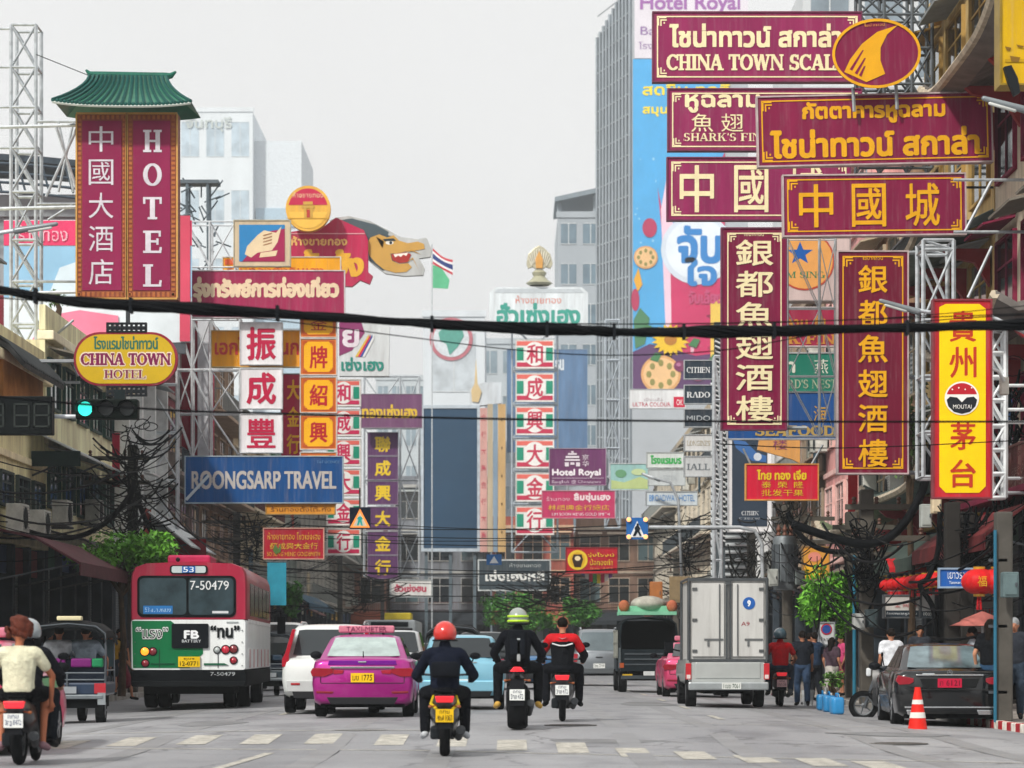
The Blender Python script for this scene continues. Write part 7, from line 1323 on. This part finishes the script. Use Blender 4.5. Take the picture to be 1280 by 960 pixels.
cabinet('grey meter box on the concrete pole at the right edge', 1262, 731, 46.3, .26, .42, '#5e7072'); cabinet('pale grey box high on the pole left of the liquor sign', 1157, 645, 60, .24, .5, '#a3a8a4'); cabinet('dark meter box on the pole left of the sedan', 1089, 773, 62.5, .28, .4, '#3f4b4e'); cabinet('small white box beside the dark meter box', 1073, 777, 62.3, .26, .36, '#a9acaa'); cabinet('beige box on the pole behind the box truck', 966, 722, 82, .3, .5, '#a9ada8'); cabinet('cream lamp housing high beside the liquor sign', 1170, 632, 59, .2, .34, '#d0bfa0'); cabinet('pale electric box above the box truck', 1000, 722, 80, .26, .4, '#8f9a96')
cabinet('orange brown hoarding box on the right facades past the crossing sign', 820, 741, 120, .55, .95, '#b0703f'); cabinet('tan board box beside the orange hoarding on the right', 850, 737, 118, .9, 1.1, '#8d7a5c')

# ---- cables
def sag(a, b, s, n=18): a, b = Vector(a), Vector(b); return [a.lerp(b, i/n)-Vector((0, 0, s*4*(i/n)*(1-i/n))) for i in range(n+1)]
CB = lambda: mat('#0c0e11', .6, 0, .2, 3, name='cable_sheath')
def wire(label, pts, r, group=None, name='overhead_cable'):
    pts = [Vector(p) for p in pts]; o = pts[0]; ob = MB().path([p-o for p in pts], r, 5).build(name, CB(), None, smooth=180, loc=o); return tag(ob, label, 'cable', group)
def spl(px, d):                                    # smooth run through pixel points at depth d
    q = [P(a, b, d) for a, b in px]; out = []
    for i in range(len(q)-1):
        p0, p1, p2, p3 = q[max(0, i-1)], q[i], q[i+1], q[min(len(q)-1, i+2)]
        for k in range(8): s = k/8; out.append(.5*((2*p1)+(p2-p0)*s+(2*p0-5*p1+4*p2-p3)*s*s+(3*p1-p0-3*p2+p3)*s**3))
    return out+[q[-1]]
t = thing('cable_bundle', 'thick black bundle of cables sagging right across the street near the camera', 'cable', P(0, 362, 28)); base = spl([(-160, 338), (0, 363), (120, 379), (320, 390), (540, 405), (700, 412), (790, 415), (900, 414.5), (1050, 412), (1280, 405), (1440, 396)], 28); random.seed(11)
for k in range(7):
    ph, rr = k*.9, .02+.01*(k % 3 == 0); MB().path([p-t.location+Vector((0, .045*math.cos(ph+i*.55), (.032 if k else 0)*math.sin(ph+i*.55)+.012*math.sin(i*.21+k))) for i, p in enumerate(base)], rr if k else .038, 6).build('strand', CB(), t, smooth=180)
ties = MB()
for i in range(4, len(base)-2, 7): p = base[i]-t.location; ties.box(p, (.03, .15, .15))
ties.build('ties', mat('#1c1f23', .6), t)
for i, (pt, d, r, lb) in enumerate((([(-100, 480), (0, 496), (200, 512), (350, 517), (640, 524), (960, 527), (1380, 527)], 27, .011, 'thin straight black cable crossing below the thick bundle'), ([(-100, 362), (100, 373), (300, 388), (600, 403), (900, 404), (1280, 392), (1380, 385)], 27.6, .006, 'hair thin cable just above the thick bundle on the right'), ([(-60, 368), (300, 396), (500, 420), (640, 437), (760, 444), (900, 438), (1040, 415), (1200, 398), (1380, 390)], 28.6, .006, 'hair thin cable dipping below the thick bundle'), ([(-100, 355), (200, 380), (500, 398), (800, 405), (1100, 398), (1380, 372)], 29, .005, 'finest cable running beside the thick bundle'), ([(900, 555), (1050, 560), (1280, 550), (1400, 540)], 40, .008, 'thin cable at the right above the red dried goods sign'), ([(45, 68), (75, 80), (120, 98)], 77, .012, 'short stay wire from the lattice tower to the green sign roof'))): wire(lb, spl(pt, d), r)
# street-side runs from pole to pole
g = 'cables strung along the left poles'; lp = [Vector((X(-160, 58), 58, 6.2))]+[Vector((p.location.x+.3, p.location.y, Z(top, p.location.y)-.4)) for p, top in zip(TP, (556, 640, 640, 690))]; random.seed(21)
for a, b in zip(lp, lp[1:]):
    for k in range(9): o1 = Vector((random.uniform(-.5, .7), 0, -random.uniform(0, 2.2))); o2 = Vector((o1.x+random.uniform(-.2, .2), 0, o1.z+random.uniform(-.3, .3))); wire('black cable sagging between the poles along the left shophouses', sag(a+o1, b+o2, random.uniform(.3, 1.3)), random.choice((.012, .016, .028)), g)
g = 'cables strung along the right poles'; rp = [Vector((X(1400, 48), 48, 6.0))]+[Vector((p.location.x-.3, p.location.y, Z(top, p.location.y)-.4)) for p, top in sorted(zip(RP, (612, 640, 632, 620, 628, 640, 690)), key=lambda q: q[0].location.y) if p.location.y not in (58,)]
for a, b in zip(rp, rp[1:]):
    for k in range(8): o1 = Vector((random.uniform(-.8, .4), 0, -random.uniform(0, 2.6))); o2 = Vector((o1.x+random.uniform(-.2, .2), 0, o1.z+random.uniform(-.4, .4))); wire('black cable sagging between the poles along the right shophouses', sag(a+o1, b+o2, random.uniform(.2, 1.2)), random.choice((.012, .016, .03)), g)
g = 'cables crossing high over the traffic'
for k, (y0, y1, d) in enumerate(((640, 655, 105), (650, 640, 112), (663, 648, 108), (668, 672, 120), (690, 700, 98), (702, 690, 103), (716, 722, 118), (735, 725, 125), (748, 742, 110), (708, 712, 140), (655, 652, 95))): wire('black cable crossing over the traffic between left and right poles', sag(P(296-20*(k % 3), y0, d), P(960+15*(k % 4), y1, d+6), .45+.1*(k % 3)), .016+.006*(k % 2), g)
# thick drooping runs
wire('thick drooping cable bundle low over the left awnings', spl([(-60, 630), (0, 645), (40, 666), (90, 672), (130, 655), (162, 620), (168, 600)], 70), .07); wire('thick cable bundle falling from the left pole toward the bus roof', spl([(166, 600), (178, 640), (195, 672), (228, 700), (262, 712)], 82), .08)
wire('thick twisted cable bundle sweeping up from the right pole to the liquor sign', spl([(990, 655), (1040, 672), (1085, 680), (1120, 665), (1150, 620), (1165, 560), (1175, 520)], 62), .1)
wire('thick pale cable looping below the transformer pole', spl([(984, 640), (996, 664), (1020, 684), (1050, 690), (1084, 684)], 70), .07); wire('cable bundle hanging down the pole by the lanterns', spl([(1175, 640), (1172, 690), (1160, 722), (1150, 732), (1166, 760), (1170, 800)], 58), .06)
def tangle(label, px, py, d, w, h, n, seed):
    random.seed(seed); t = MB(); o = P(px, py, d); U = random.uniform
    for k in range(n):
        z1 = U(-h*.4, h/2); sd_ = random.choice((-1, 1)); mode = k % 4 if k % 12 == 3 else k % 3
        if mode == 0: a, b, s = Vector((U(-.15, .15), U(-.2, .2), z1)), Vector((sd_*U(.3, .55)*w, U(-.5, .8), z1+U(-.5, .4))), U(.1, .5)
        elif mode == 1: a, b, s = Vector((U(-.3, .3), U(-.2, .2), z1)), Vector((U(-.3, .3), U(-.2, .2), max(-h/2, z1-U(.4, 1.6)))), 0
        elif mode == 2: a, b, s = Vector((-U(.1, .5)*w, U(-.4, .4), z1)), Vector((U(.1, .5)*w, U(-.4, .4), z1+U(-.3, .3))), U(.2, .7)
        else:
            c = Vector((random.gauss(0, w*.1), U(-.25, .1), z1)); r = U(.12, .3); ph = U(0, 6); e = U(.5, 1)
            t.path([c+Vector((r*math.cos(ph+q*.45), .05*math.sin(q), r*e*math.sin(ph+q*.45))) for q in range(15)], U(.012, .02), 4, False); continue
        m = a.lerp(b, .5)+Vector((U(-.15, .15), 0, U(-.15, .15))); q = []
        for i in range(11): u = i/10; q.append(a*(1-u)**2+m*2*u*(1-u)+b*u*u-Vector((0, 0, s*4*u*(1-u))))
        t.path(q, random.choice((.011, .016, .016, .026)), 4, False)
    kind(t.build('cable_tangle', mat(('#0d0f12', '#191816')[seed % 2], .7, 0, .3, 3, name='cable_sheath'), None, smooth=180, loc=o), 'stuff', label)
tangle('mass of looped black cables round the left pole', 166, 600, 80.5, 2.6, 3.2, 90, 2); tangle('mass of cables below the blue travel sign', 315, 670, 110, 3.6, 2.0, 60, 4); tangle('cable mass round the transformer pole', 985, 672, 83, 1.5, 2.2, 60, 5); tangle('cable mass behind the red dried goods sign', 940, 690, 100, 1.6, 2.6, 40, 7)
tangle('cable nest on the pole left of the sedan', 1080, 690, 62.5, 1.2, 1.5, 44, 8); tangle('cable nest below the liquor sign', 1205, 668, 57, 1.2, 1.2, 60, 10); tangle('far cable mess over the street', 690, 735, 132, 6.0, 1.6, 70, 3); tangle('far cable mess left of the centre', 455, 740, 150, 5.0, 2.2, 60, 9); tangle('cables on the right facades before the tower', 860, 690, 120, 3.4, 3.6, 70, 6)
tangle('dead vine and cable growth behind the liquor sign', 1262, 560, 58, 1.0, 3.6, 60, 12)
# transformer
t = thing('transformer', 'grey cylindrical transformer with insulators on the right pole', 'transformer', P(981, 700, 82.8)); MB().lathe([(.05, -.9), (.34, -.88), (.36, .6), (.3, .7), (.05, .72)], n=16).build('tank', mat('#6d7478', .5, .3, .2, 3), t, smooth=40); m = MB(); [m.box((.37*math.cos(a), .37*math.sin(a), -.1), (.04, .14, 1.1), rz=a) for a in [k*.5 for k in range(12)]]; m.build('cooling_fins', mat('#596065', .5, .3), t)
for k in range(3): MB().lathe([(.04, .7), (.08, .74), (.04, .82), (.08, .9), (.04, .98), (.02, 1.05)], (-.18+.18*k, 0, 0), n=8).build('insulator', mat('#6a4334', .4), t)

# ---- trees
def tree(label, px, py, d, rx, rz, leaf='#4f8a22', n=2600, base=.13, seed=1, lf=.1, grp=None):
    random.seed(seed); c = P(px, py, d); t = thing('street_tree', label, 'tree', (c.x, d, base), 0, grp); H0 = c.z-base
    m = MB(); m.path([(0, 0, 0), (.05, .03, H0*.4), (-.04, 0, H0*.8), (.02, .02, H0+rz*.3)], [.11, .085, .065, .03], 8)
    lob = [(Vector((random.uniform(-.62, .62)*rx, random.uniform(-.6, .6)*rx, H0+random.uniform(-.55, .62)*rz)), random.uniform(.26, .46)) for _ in range(15)]
    for p, _ in lob[:9]: m.path([(0, 0, H0*.72), Vector((0, 0, H0*.85)).lerp(p, .5), p], [.045, .03, .012], 5)
    m.build('trunk', mat('#4b3d30', .9, 0, .3, 5, .2, name='bark'), t); vs, fs = [], []; mi = []
    for k in range(n):
        p, r = random.choice(lob); v = Vector((random.gauss(0, 1), random.gauss(0, 1), random.gauss(0, 1))).normalized()*random.uniform(.35, 1.05)**.6; q = p+Vector((v.x*r*rx*1.1, v.y*r*rx*1.1, v.z*r*rz*1.2))
        a = Vector((random.gauss(0, 1), random.gauss(0, 1), random.gauss(-.2, .6))).normalized(); b = a.cross(Vector((random.gauss(0, 1), random.gauss(0, 1), 1.4))).normalized(); L = lf*random.uniform(.6, 1.3); w = L*.42; i0 = len(vs)
        vs += [q-a*L, q+b*w-a*L*.1, q+a*L-Vector((0, 0, L*.25)), q-b*w-a*L*.1]; fs.append((i0, i0+1, i0+2, i0+3)); mi.append(random.choice((0, 0, 1, 2)))
    o = MB(); o.add(vs, fs); o.m = mi; h = hexc(leaf); o.build('crown', [mat(tuple(x*k for x in h), .5, 0, .12, 1.5, name='leaf') for k in (1, .55, 1.3)], t, fix=False); return t
tree('leafy green street tree with a wide crown left of the bus', 152, 696, 74, 1.55, .85, '#64a034', 3600, seed=2)
tree('leafy green street tree on the right pavement before the shops', 1038, 752, 71, .85, .85, '#63a032', 2600, seed=5, lf=.085)
for lb, px, py, d, rx, rz_, s in (('rounded roadside tree under the black board at the bend', 633, 762, 160, 1.6, 1.2, 7), ('wider roadside tree behind the neon helmeted rider', 668, 768, 152, 1.4, 1.0, 8), ('small roadside tree right of the other two at the bend', 729, 764, 148, 1.2, .9, 9), ('dark leafy tree beyond the bus roof', 362, 750, 112, .5, .8, 10)): tree(lb, px, py, d, rx, rz_, '#4c8438', 1700, .1, s, .14)
tree('small potted shrub on the roof ledge under the lattice tower', 72, 372, 84, .4, .3, '#5a7f3a', 200, Z(395, 84), 12, .07)
tree('green creeper clump by the tiled porch roof', 1138, 545, 66, .5, 1.4, '#50683a', 700, .13, 14, .09)
tree('potted shrub by the kerb left of the parked scooter', 1040, 850, 64, .3, .25, '#5d8a3a', 300, .13, 15, .06)

# ---- lamps, camera, lanterns
def lamp(label, pts, d, r=.04, head=1):
    t = thing('street_lamp', label, 'street lamp', P(*pts[-1], d)); o = t.location; MB().path([P(a, b, d)-o for a, b in pts], r, 7).build('arm', STEEL(), t, smooth=180); a, b = P(*pts[0], d)-o, P(*pts[1], d)-o; u = (b-a).normalized(); h = MB(); h.capsule(a, a+u*.75*head, .04, .065); h.build('head', mat('#7d8488', .4, .3), t, smooth=180); MB().capsule(a+u*.1+Vector((0, 0, -.05)), a+u*.5*head+Vector((0, 0, -.045)), .03, .04).build('lens', mat('#c9ccc8', .2), t, smooth=180)
lamp('street lamp arm across the left edge in front of the lattice tower', [(70, 280), (40, 285), (0, 291), (-60, 305), (-90, 500)], 52); lamp('street lamp with a pale head in front of the gold lettered sign', [(1101, 376), (1128, 384), (1160, 390), (1240, 396), (1290, 420)], 54); lamp('street lamp at the right end of the tilted thai sign', [(1230, 123), (1255, 130), (1290, 138), (1330, 150)], 44); lamp('twin headed street lamp arm below the hotel board signs', [(803, 592), (818, 598), (838, 603), (848, 625), (852, 720)], 116, .06)
t = thing('security_camera', 'white dome security camera on a gooseneck beside the liquor sign', 'camera', P(1229, 490, 54)); MB().lathe([(.02, .28), (.09, .24), (.12, .1), (.13, -.1), (.11, -.14), (.02, -.14)], n=16).build('housing', mat('#dfe1e0', .4), t, smooth=50); MB().ball((0, 0, -.15), .09, 12, 8).build('dome', mat('#15181b', .1), t, smooth=180); MB().path([(0, 0, .26), (.03, 0, .38), (.16, 0, .45), (.3, 0, .4), (.4, 0, .2)], .035, 8).build('gooseneck', mat('#d5d8d8', .4), t, smooth=180); MB().box((.42, .1, .12), (.16, .2, .34)).build('base', mat('#c9c5bb', .5), t, bevel=.02)
t0_ = None
def lantern(px, py, d, r, lb, g):
    global t0_
    if t0_ is None:
        t = thing('lantern', lb, 'lantern', P(px, py, d), 0, g); n = 16; rings = []
        for i in range(11): a = R(-80+16*i); rings.append([Vector(((math.cos(a)*.5+.02)*(1+.05*(k % 2))*math.cos(2*math.pi*k/32), (math.cos(a)*.5+.02)*(1+.05*(k % 2))*math.sin(2*math.pi*k/32), .4*math.sin(a))) for k in range(32)])
        MB().loft(rings).build('shade', mat('#c41a1e', .5, 0, .12, 6, name='lantern_silk'), t, smooth=30)
        for z in (-.4, .4): MB().lathe([(.02, z-.05), (.18, z-.05), (.18, z+.05), (.02, z+.05)], n=14).build('cap', mat('#c9962a', .4, .3), t)
        m = MB(); [m.tube((.05*math.cos(k), .05*math.sin(k), -.42), (.07*math.cos(k), .07*math.sin(k), -.85), .012, n=4) for k in range(8)]; m.build('tassel', mat('#c8202a', .7), t); m = MB(); text_mb(m, '福', -.16, -.18, .16, .18, -.545, .02, bold=.03); m.build('emblem', mat('#d9a52a', .5), t, fix=False); t0_ = t
    else: t = copy_tree(t0_); t.location = P(px, py, d); t['label'] = lb; t['group'] = g
    t.scale = (r, r, r); return t
for i in range(9): lantern(1110+7.6*i, 732-1.0*i, 70-1.1*i, .4, 'small red lantern in the crowded row over the right shop front', 'red lanterns in a row')
for px, lb in ((1224, 'big red lantern left of its twin by the concrete pole'), (1246, 'big red lantern nearest the concrete pole')): lantern(px, 727, 52.6, .62, lb, 'big red lanterns by the pole')
t = thing('red_canopy', 'red fringed cloth canopy above the row of lanterns', 'canopy', P(1133, 709, 68)); m = MB(); m.loft([[Vector((-.45+k*.075, y, z+.015*(k % 2))) for y, z in ((.5, .22), (.1, .12), (-.25, -.02), (-.27, -.14))] for k in range(13)], cap=False, closed=False); m.build('cloth', mat('#b8242a', .8, 0, .15, 5), t); MB().tube((-.5, .5, .2), (.5, .5, .2), .03).build('rail', DARKST(), t)
t = thing('red_canopy', 'red scalloped cloth strip hanging under the lanterns', 'canopy', P(1136, 747, 67)); m = MB(); m.loft([[Vector((-.5+k*.05, .03*(k % 2), z)) for z in (.15, -.05-.04*(k % 3))] for k in range(21)], cap=False, closed=False); m.build('cloth', mat('#b8242a', .8, 0, .15, 5), t); MB().tube((-.52, .05, .15), (.52, .05, .15), .02).build('rail', DARKST(), t)
t = thing('umbrella_awning', 'faded pink umbrella canopy behind the people at the right edge', 'umbrella', P(1228, 790, 56)); m = MB(); m.loft([[Vector((.75*r*math.cos(a), .75*r*math.sin(a), .3*(1-r)+.12)) for a in [2*math.pi*k/8 for k in range(8)]] for r in (.03, .5, 1)]); m.build('canopy', mat('#b56a62', .8, 0, .15, 4), t); MB().tube((0, 0, -1.5), (0, 0, .4), .025).build('pole', STEEL(), t)
# ---- cone, jugs, bucket, shop stuff
t = thing('traffic_cone', 'orange red traffic cone with two white bands behind the black sedan', 'traffic cone', Vector((X(1147, 44.6), 44.6, 0.0))); MB().lathe([(.03, .74), (.045, .74), (.16, .05), (.1, .05)], n=20).build('cone', mat('#d3261c', .5, 0, .08, 5), t, smooth=40); MB().box((0, 0, .025), (.42, .42, .05)).build('base', mat('#c8241c', .55), t, bevel=.015)
for z0, z1 in ((.25, .34), (.47, .54)): f_ = lambda z: .045+(.74-z)/.69*.115+.004; MB().lathe([(f_(z0)-.01, z0), (f_(z0), z0), (f_(z1), z1), (f_(z1)-.01, z1)], n=20).build('white_band', mat('#dcdad4', .5), t, smooth=40)
for i, (px, y, c, lb) in enumerate(((1028, 888, '#1f74a8', 'blue plastic jug farthest of the three on the right kerb side'), (1036, 890, '#2079b0', 'blue plastic jug in the middle of the three'), (1046, 893, '#2a86c0', 'blue plastic jug nearest of the three, full width in view'))):
    d = gd(px, y); t = thing('water_jug', lb, 'jug', (X(px, d), d, gz(X(px, d), d)), .1*i, 'blue jugs by the kerb'); MB().box((0, 0, .17), (.24, .3, .34)).build('body', mat(c, .35, 0, .1, 5), t, bevel=.05, smooth=50); m = MB(); m.path([(0, -.1, .33), (0, -.08, .41), (0, .05, .41), (0, .08, .33)], .016, 6); m.build('handle', mat(c, .4), t, smooth=180); MB().lathe([(.01, .33), (.035, .33), (.035, .39), (.01, .39)], (.06, .1, 0), n=10).build('cap', mat('#d8d8d4', .5), t)
d = gd(1010, 882); t = thing('bucket', 'white bucket standing left of the blue jugs', 'bucket', (X(1010, d), d, gz(X(1010, d), d))); MB().lathe([(.02, 0), (.11, 0), (.14, .34), (.15, .36), (.13, .36), (.12, .05), (.02, .04)], n=18).build('body', mat('#c9cdd0', .5, 0, .15, 5), t, smooth=40); MB().path([(.15*math.cos(a), 0, .34-.1*math.sin(a)) for a in [k*math.pi/8 for k in range(9)]], .008, 5).build('handle', STEEL(), t)
def ac(lb, px, py, d, g='air conditioners on the left facade', rz=R(90), x=None):
    p = P(px, py, d); t = thing('air_conditioner', lb, 'air conditioner', p, rz, g); MB().box((0, 0, 0), (.95, .42, .7)).build('case', mat('#c3c4bd', .6, 0, .2, 3), t, bevel=.02); MB().lathe([(.02, -.0), (.26, -.0), (.27, .02), (.02, .02)], (-.12, -.24, 0), 'Y', 18).build('fan_grille', mat('#23282a', .6), t)
    m = MB(); [m.box((.53*0-.0+.0, -.222, -.28+.07*k), (.9, .01, .012)) for k in range(9)]; m.build('grille_bars', mat('#7d8080', .5), t); m = MB(); [m.box((x_, .05, -.38), (.04, .6, .05)) for x_ in (-.35, .35)]; m.build('bracket', DARKST(), t)
ac('air conditioner box nearest on the yellow facade at the left', 22, 648, 69.0); ac('second air conditioner box on the yellow facade', 50, 655, 72.2); ac('third air conditioner box under the tin awning', 78, 642, 75.5); ac('air conditioner box beyond the dark drum on the left', 118, 640, 82)
ac('air conditioner box on the pink facade above the lanterns', 1085, 600, 86, 'air conditioners on the right facade', R(-90)); ac('air conditioner box beside the brown brick wall', 1118, 610, 79, 'air conditioners on the right facade', R(-90))
t = thing('tin_awning', 'sloping corrugated tin awning over the upper windows of the yellow shophouse', 'awning', P(85, 574, 79)); m = MB(); m.loft([[Vector((x, y, z)) for x, z in ((-.35, .55), (1.3, -.25), (1.3, -.3), (-.35, .5))] for y in (-6, 5)]); m.build('sheet', wavemat('#8a9494', '#c3cbcb', 3, 'Y', .45, .4), t); MB().bx(.0, 1.28, -6.05, -6, -.6, -.2).build('end_panel', mat('#23302e', .7), t); m = MB(); [m.tube((-.3, y, -.9), (1.2, y, -.28), .03) for y in (-5.5, -2, 1.5, 4.5)]; m.build('strut', DARKST(), t)
t = thing('tin_awning', 'grey corrugated awning below the cables right of the left tree', 'awning', P(205, 655, 98)); m = MB(); m.loft([[Vector((x, y, z)) for x, z in ((-.6, .7), (1.4, -.9), (1.4, -.95), (-.6, .65))] for y in (-4, 4)]); m.build('sheet', wavemat('#9aa4a6', '#d3d9da', 3, 'Y', .45, .4), t); m = MB(); [m.tube((-.5, y, -1.2), (1.2, y, -.85), .03) for y in (-3.5, 0, 3.5)]; m.build('strut', DARKST(), t)
t = thing('drum', 'dark plastic drum on the ledge behind the left pole', 'drum', P(112, 642, 84)); MB().lathe([(.02, -.4), (.42, -.4), (.46, 0), (.42, .4), (.02, .42)], n=18).build('body', mat('#1a1d22', .5), t, smooth=40); m = MB(); [m.lathe([(.455, z-.02), (.47, z), (.455, z+.02)], n=18) for z in (-.15, .15)]; m.build('hoop', mat('#24272c', .5), t)
t = thing('tiled_porch', 'grey tiled porch roof corner at the left edge beneath the lattice tower', 'porch roof', P(20, 452, 71)); m = MB(); m.loft([[Vector((x, y, z)) for x, z in ((-1, .9), (.35, .1), (.75, -.35), (.72, -.45), (.3, 0), (-1, .78))] for y in (-3, 3)]); m.build('roof', mat('#4d4f50', .8, 0, .3, 4, .2), t); m = MB(); [m.path([(-1, -2.9+k*.3, .95), (.35, -2.9+k*.3, .15), (.76, -2.9+k*.3, -.32)], .06, 5) for k in range(20)]; m.build('tile_ribs', mat('#3f4244', .8), t); MB().bx(-1, .2, -2.9, 2.9, -1.6, -.1).build('wall', mat('#a9713a', .8, 0, .2, 2), t)
for lb, px, py, d, w, h, c in (('crimson banner hanging beside the left pole', 145, 575, 83, .22, 1.6, '#a01f3a'), ('crimson wall banner behind the white frame, wide one', 240, 500, 101, .75, 5.0, '#8f1f38'), ('pale wall strip banner between crimson ones', 254, 480, 100.8, .4, 5.4, '#c3c6cc'), ('crimson wall banner right of the pale strip', 264, 500, 100.9, .22, 5.0, '#a02442'), ('teal shop shutter banner right of the bus', 346, 730, 92, .62, 1.4, '#2f8fa8'), ('red vertical fin banner on the pink shophouse', 1066, 620, 82, .28, 2.6, '#b8222e'), ('gold leaf red curtain below the tin awning', 236, 690, 97, 1.2, .9, '#8f2430')):
    t = thing('banner', lb, 'banner', P(px, py, d)); MB().box((0, 0, 0), (w, .06, h)).build('cloth', mat(c, .8, 0, .15, 2, name='canvas'), t); MB().tube((-w/2-.05, 0, h/2+.03), (w/2+.05, 0, h/2+.03), .02).build('rod', DARKST(), t)

# facade_fill: the boxes, tin hoods and drapes that crowd both rows of fronts
random.seed(77)
def acbox(x, y, z, rz, lb, g):
    t = thing('air_conditioner', lb, 'air conditioner', (x, y, z), rz, g); MB().box((0, 0, 0), (.9, .4, .65)).build('case', mat(random.choice(('#b3b3aa', '#9a9a92', '#c3c4bd')), .7, 0, .3, 3), t); MB().lathe([(.02, 0), (.25, 0), (.26, .02), (.02, .02)], (-.1, -.225, 0), 'Y', 14).build('fan_grille', mat('#23282a', .6), t)
for k in range(26):
    y = random.uniform(90, 185); acbox(RX-.3, y, random.choice((4.6, 7.9, 11.2))+random.uniform(.3, .9), R(-90), 'air conditioner box among many on the fronts along the right side', 'air conditioners on the right fronts')
for k in range(22):
    y = random.uniform(100, 225); acbox(LX+.3, y, random.choice((4.6, 7.9))+random.uniform(.3, .9), R(90), 'air conditioner box among many on the fronts along the left side', 'air conditioners on the left fronts')
for sd_, g, cnt in ((1, 'tin hoods over the right shop fronts', 9), (-1, 'tin hoods over the left shop fronts', 8)):
    for k in range(cnt):
        y = (92 if sd_ > 0 else 101)+k*10.5; x = RX if sd_ > 0 else LX; t = thing('shop_hood', 'weathered sloping hood over a shop front on the %s side' % ('right' if sd_ > 0 else 'left'), 'shop hood', (x, y, 3.5+.25*(k % 3)), 0, g); o = 1.5+.5*(k % 2)
        m = MB(); m.loft([[Vector((-sd_*a, b, c_)) for a, c_ in ((0, .7), (o, 0), (o, -.05), (0, .62))] for b in (-3.2, 3.2)]); m.build('sheet', wavemat(('#5d5248', '#4a5a5e', '#6d3a34', '#767a76')[k % 4], ('#7d7266', '#6a7c80', '#8d4c44', '#a0a49e')[k % 4], 3, 'Y', .6, .1), t); m = MB(); [m.tube((0, b, -.6), (-sd_*(o-.1), b, -.05), .03) for b in (-3, 0, 3)]; m.build('strut', DARKST(), t)
for k in range(16):
    sd_ = 1 if k % 2 else -1; y = 94+k*6.2; x = (RX-.35 if sd_ > 0 else LX+.35); t = thing('cloth_drape', 'faded cloth or tarpaulin hung from a balcony among the shop fronts', 'drape', (x, y, 5.6+2.9*(k % 3)), R(90)*-sd_, 'drapes hung on the fronts'); m = MB(); m.loft([[Vector((-.7+.14*i, .05*math.sin(i*1.7), z)) for z in (.5, -.1, -.7-.12*(i % 3))] for i in range(11)], cap=False, closed=False); m.build('cloth', mat(('#8d3a34', '#3f5a6a', '#b5a890', '#4f6a50', '#a08a5a')[k % 5], .85, 0, .2, 4, .3, name='cloth'), t); MB().tube((-.75, 0, .5), (.75, 0, .5), .02).build('rod', DARKST(), t)
settle()
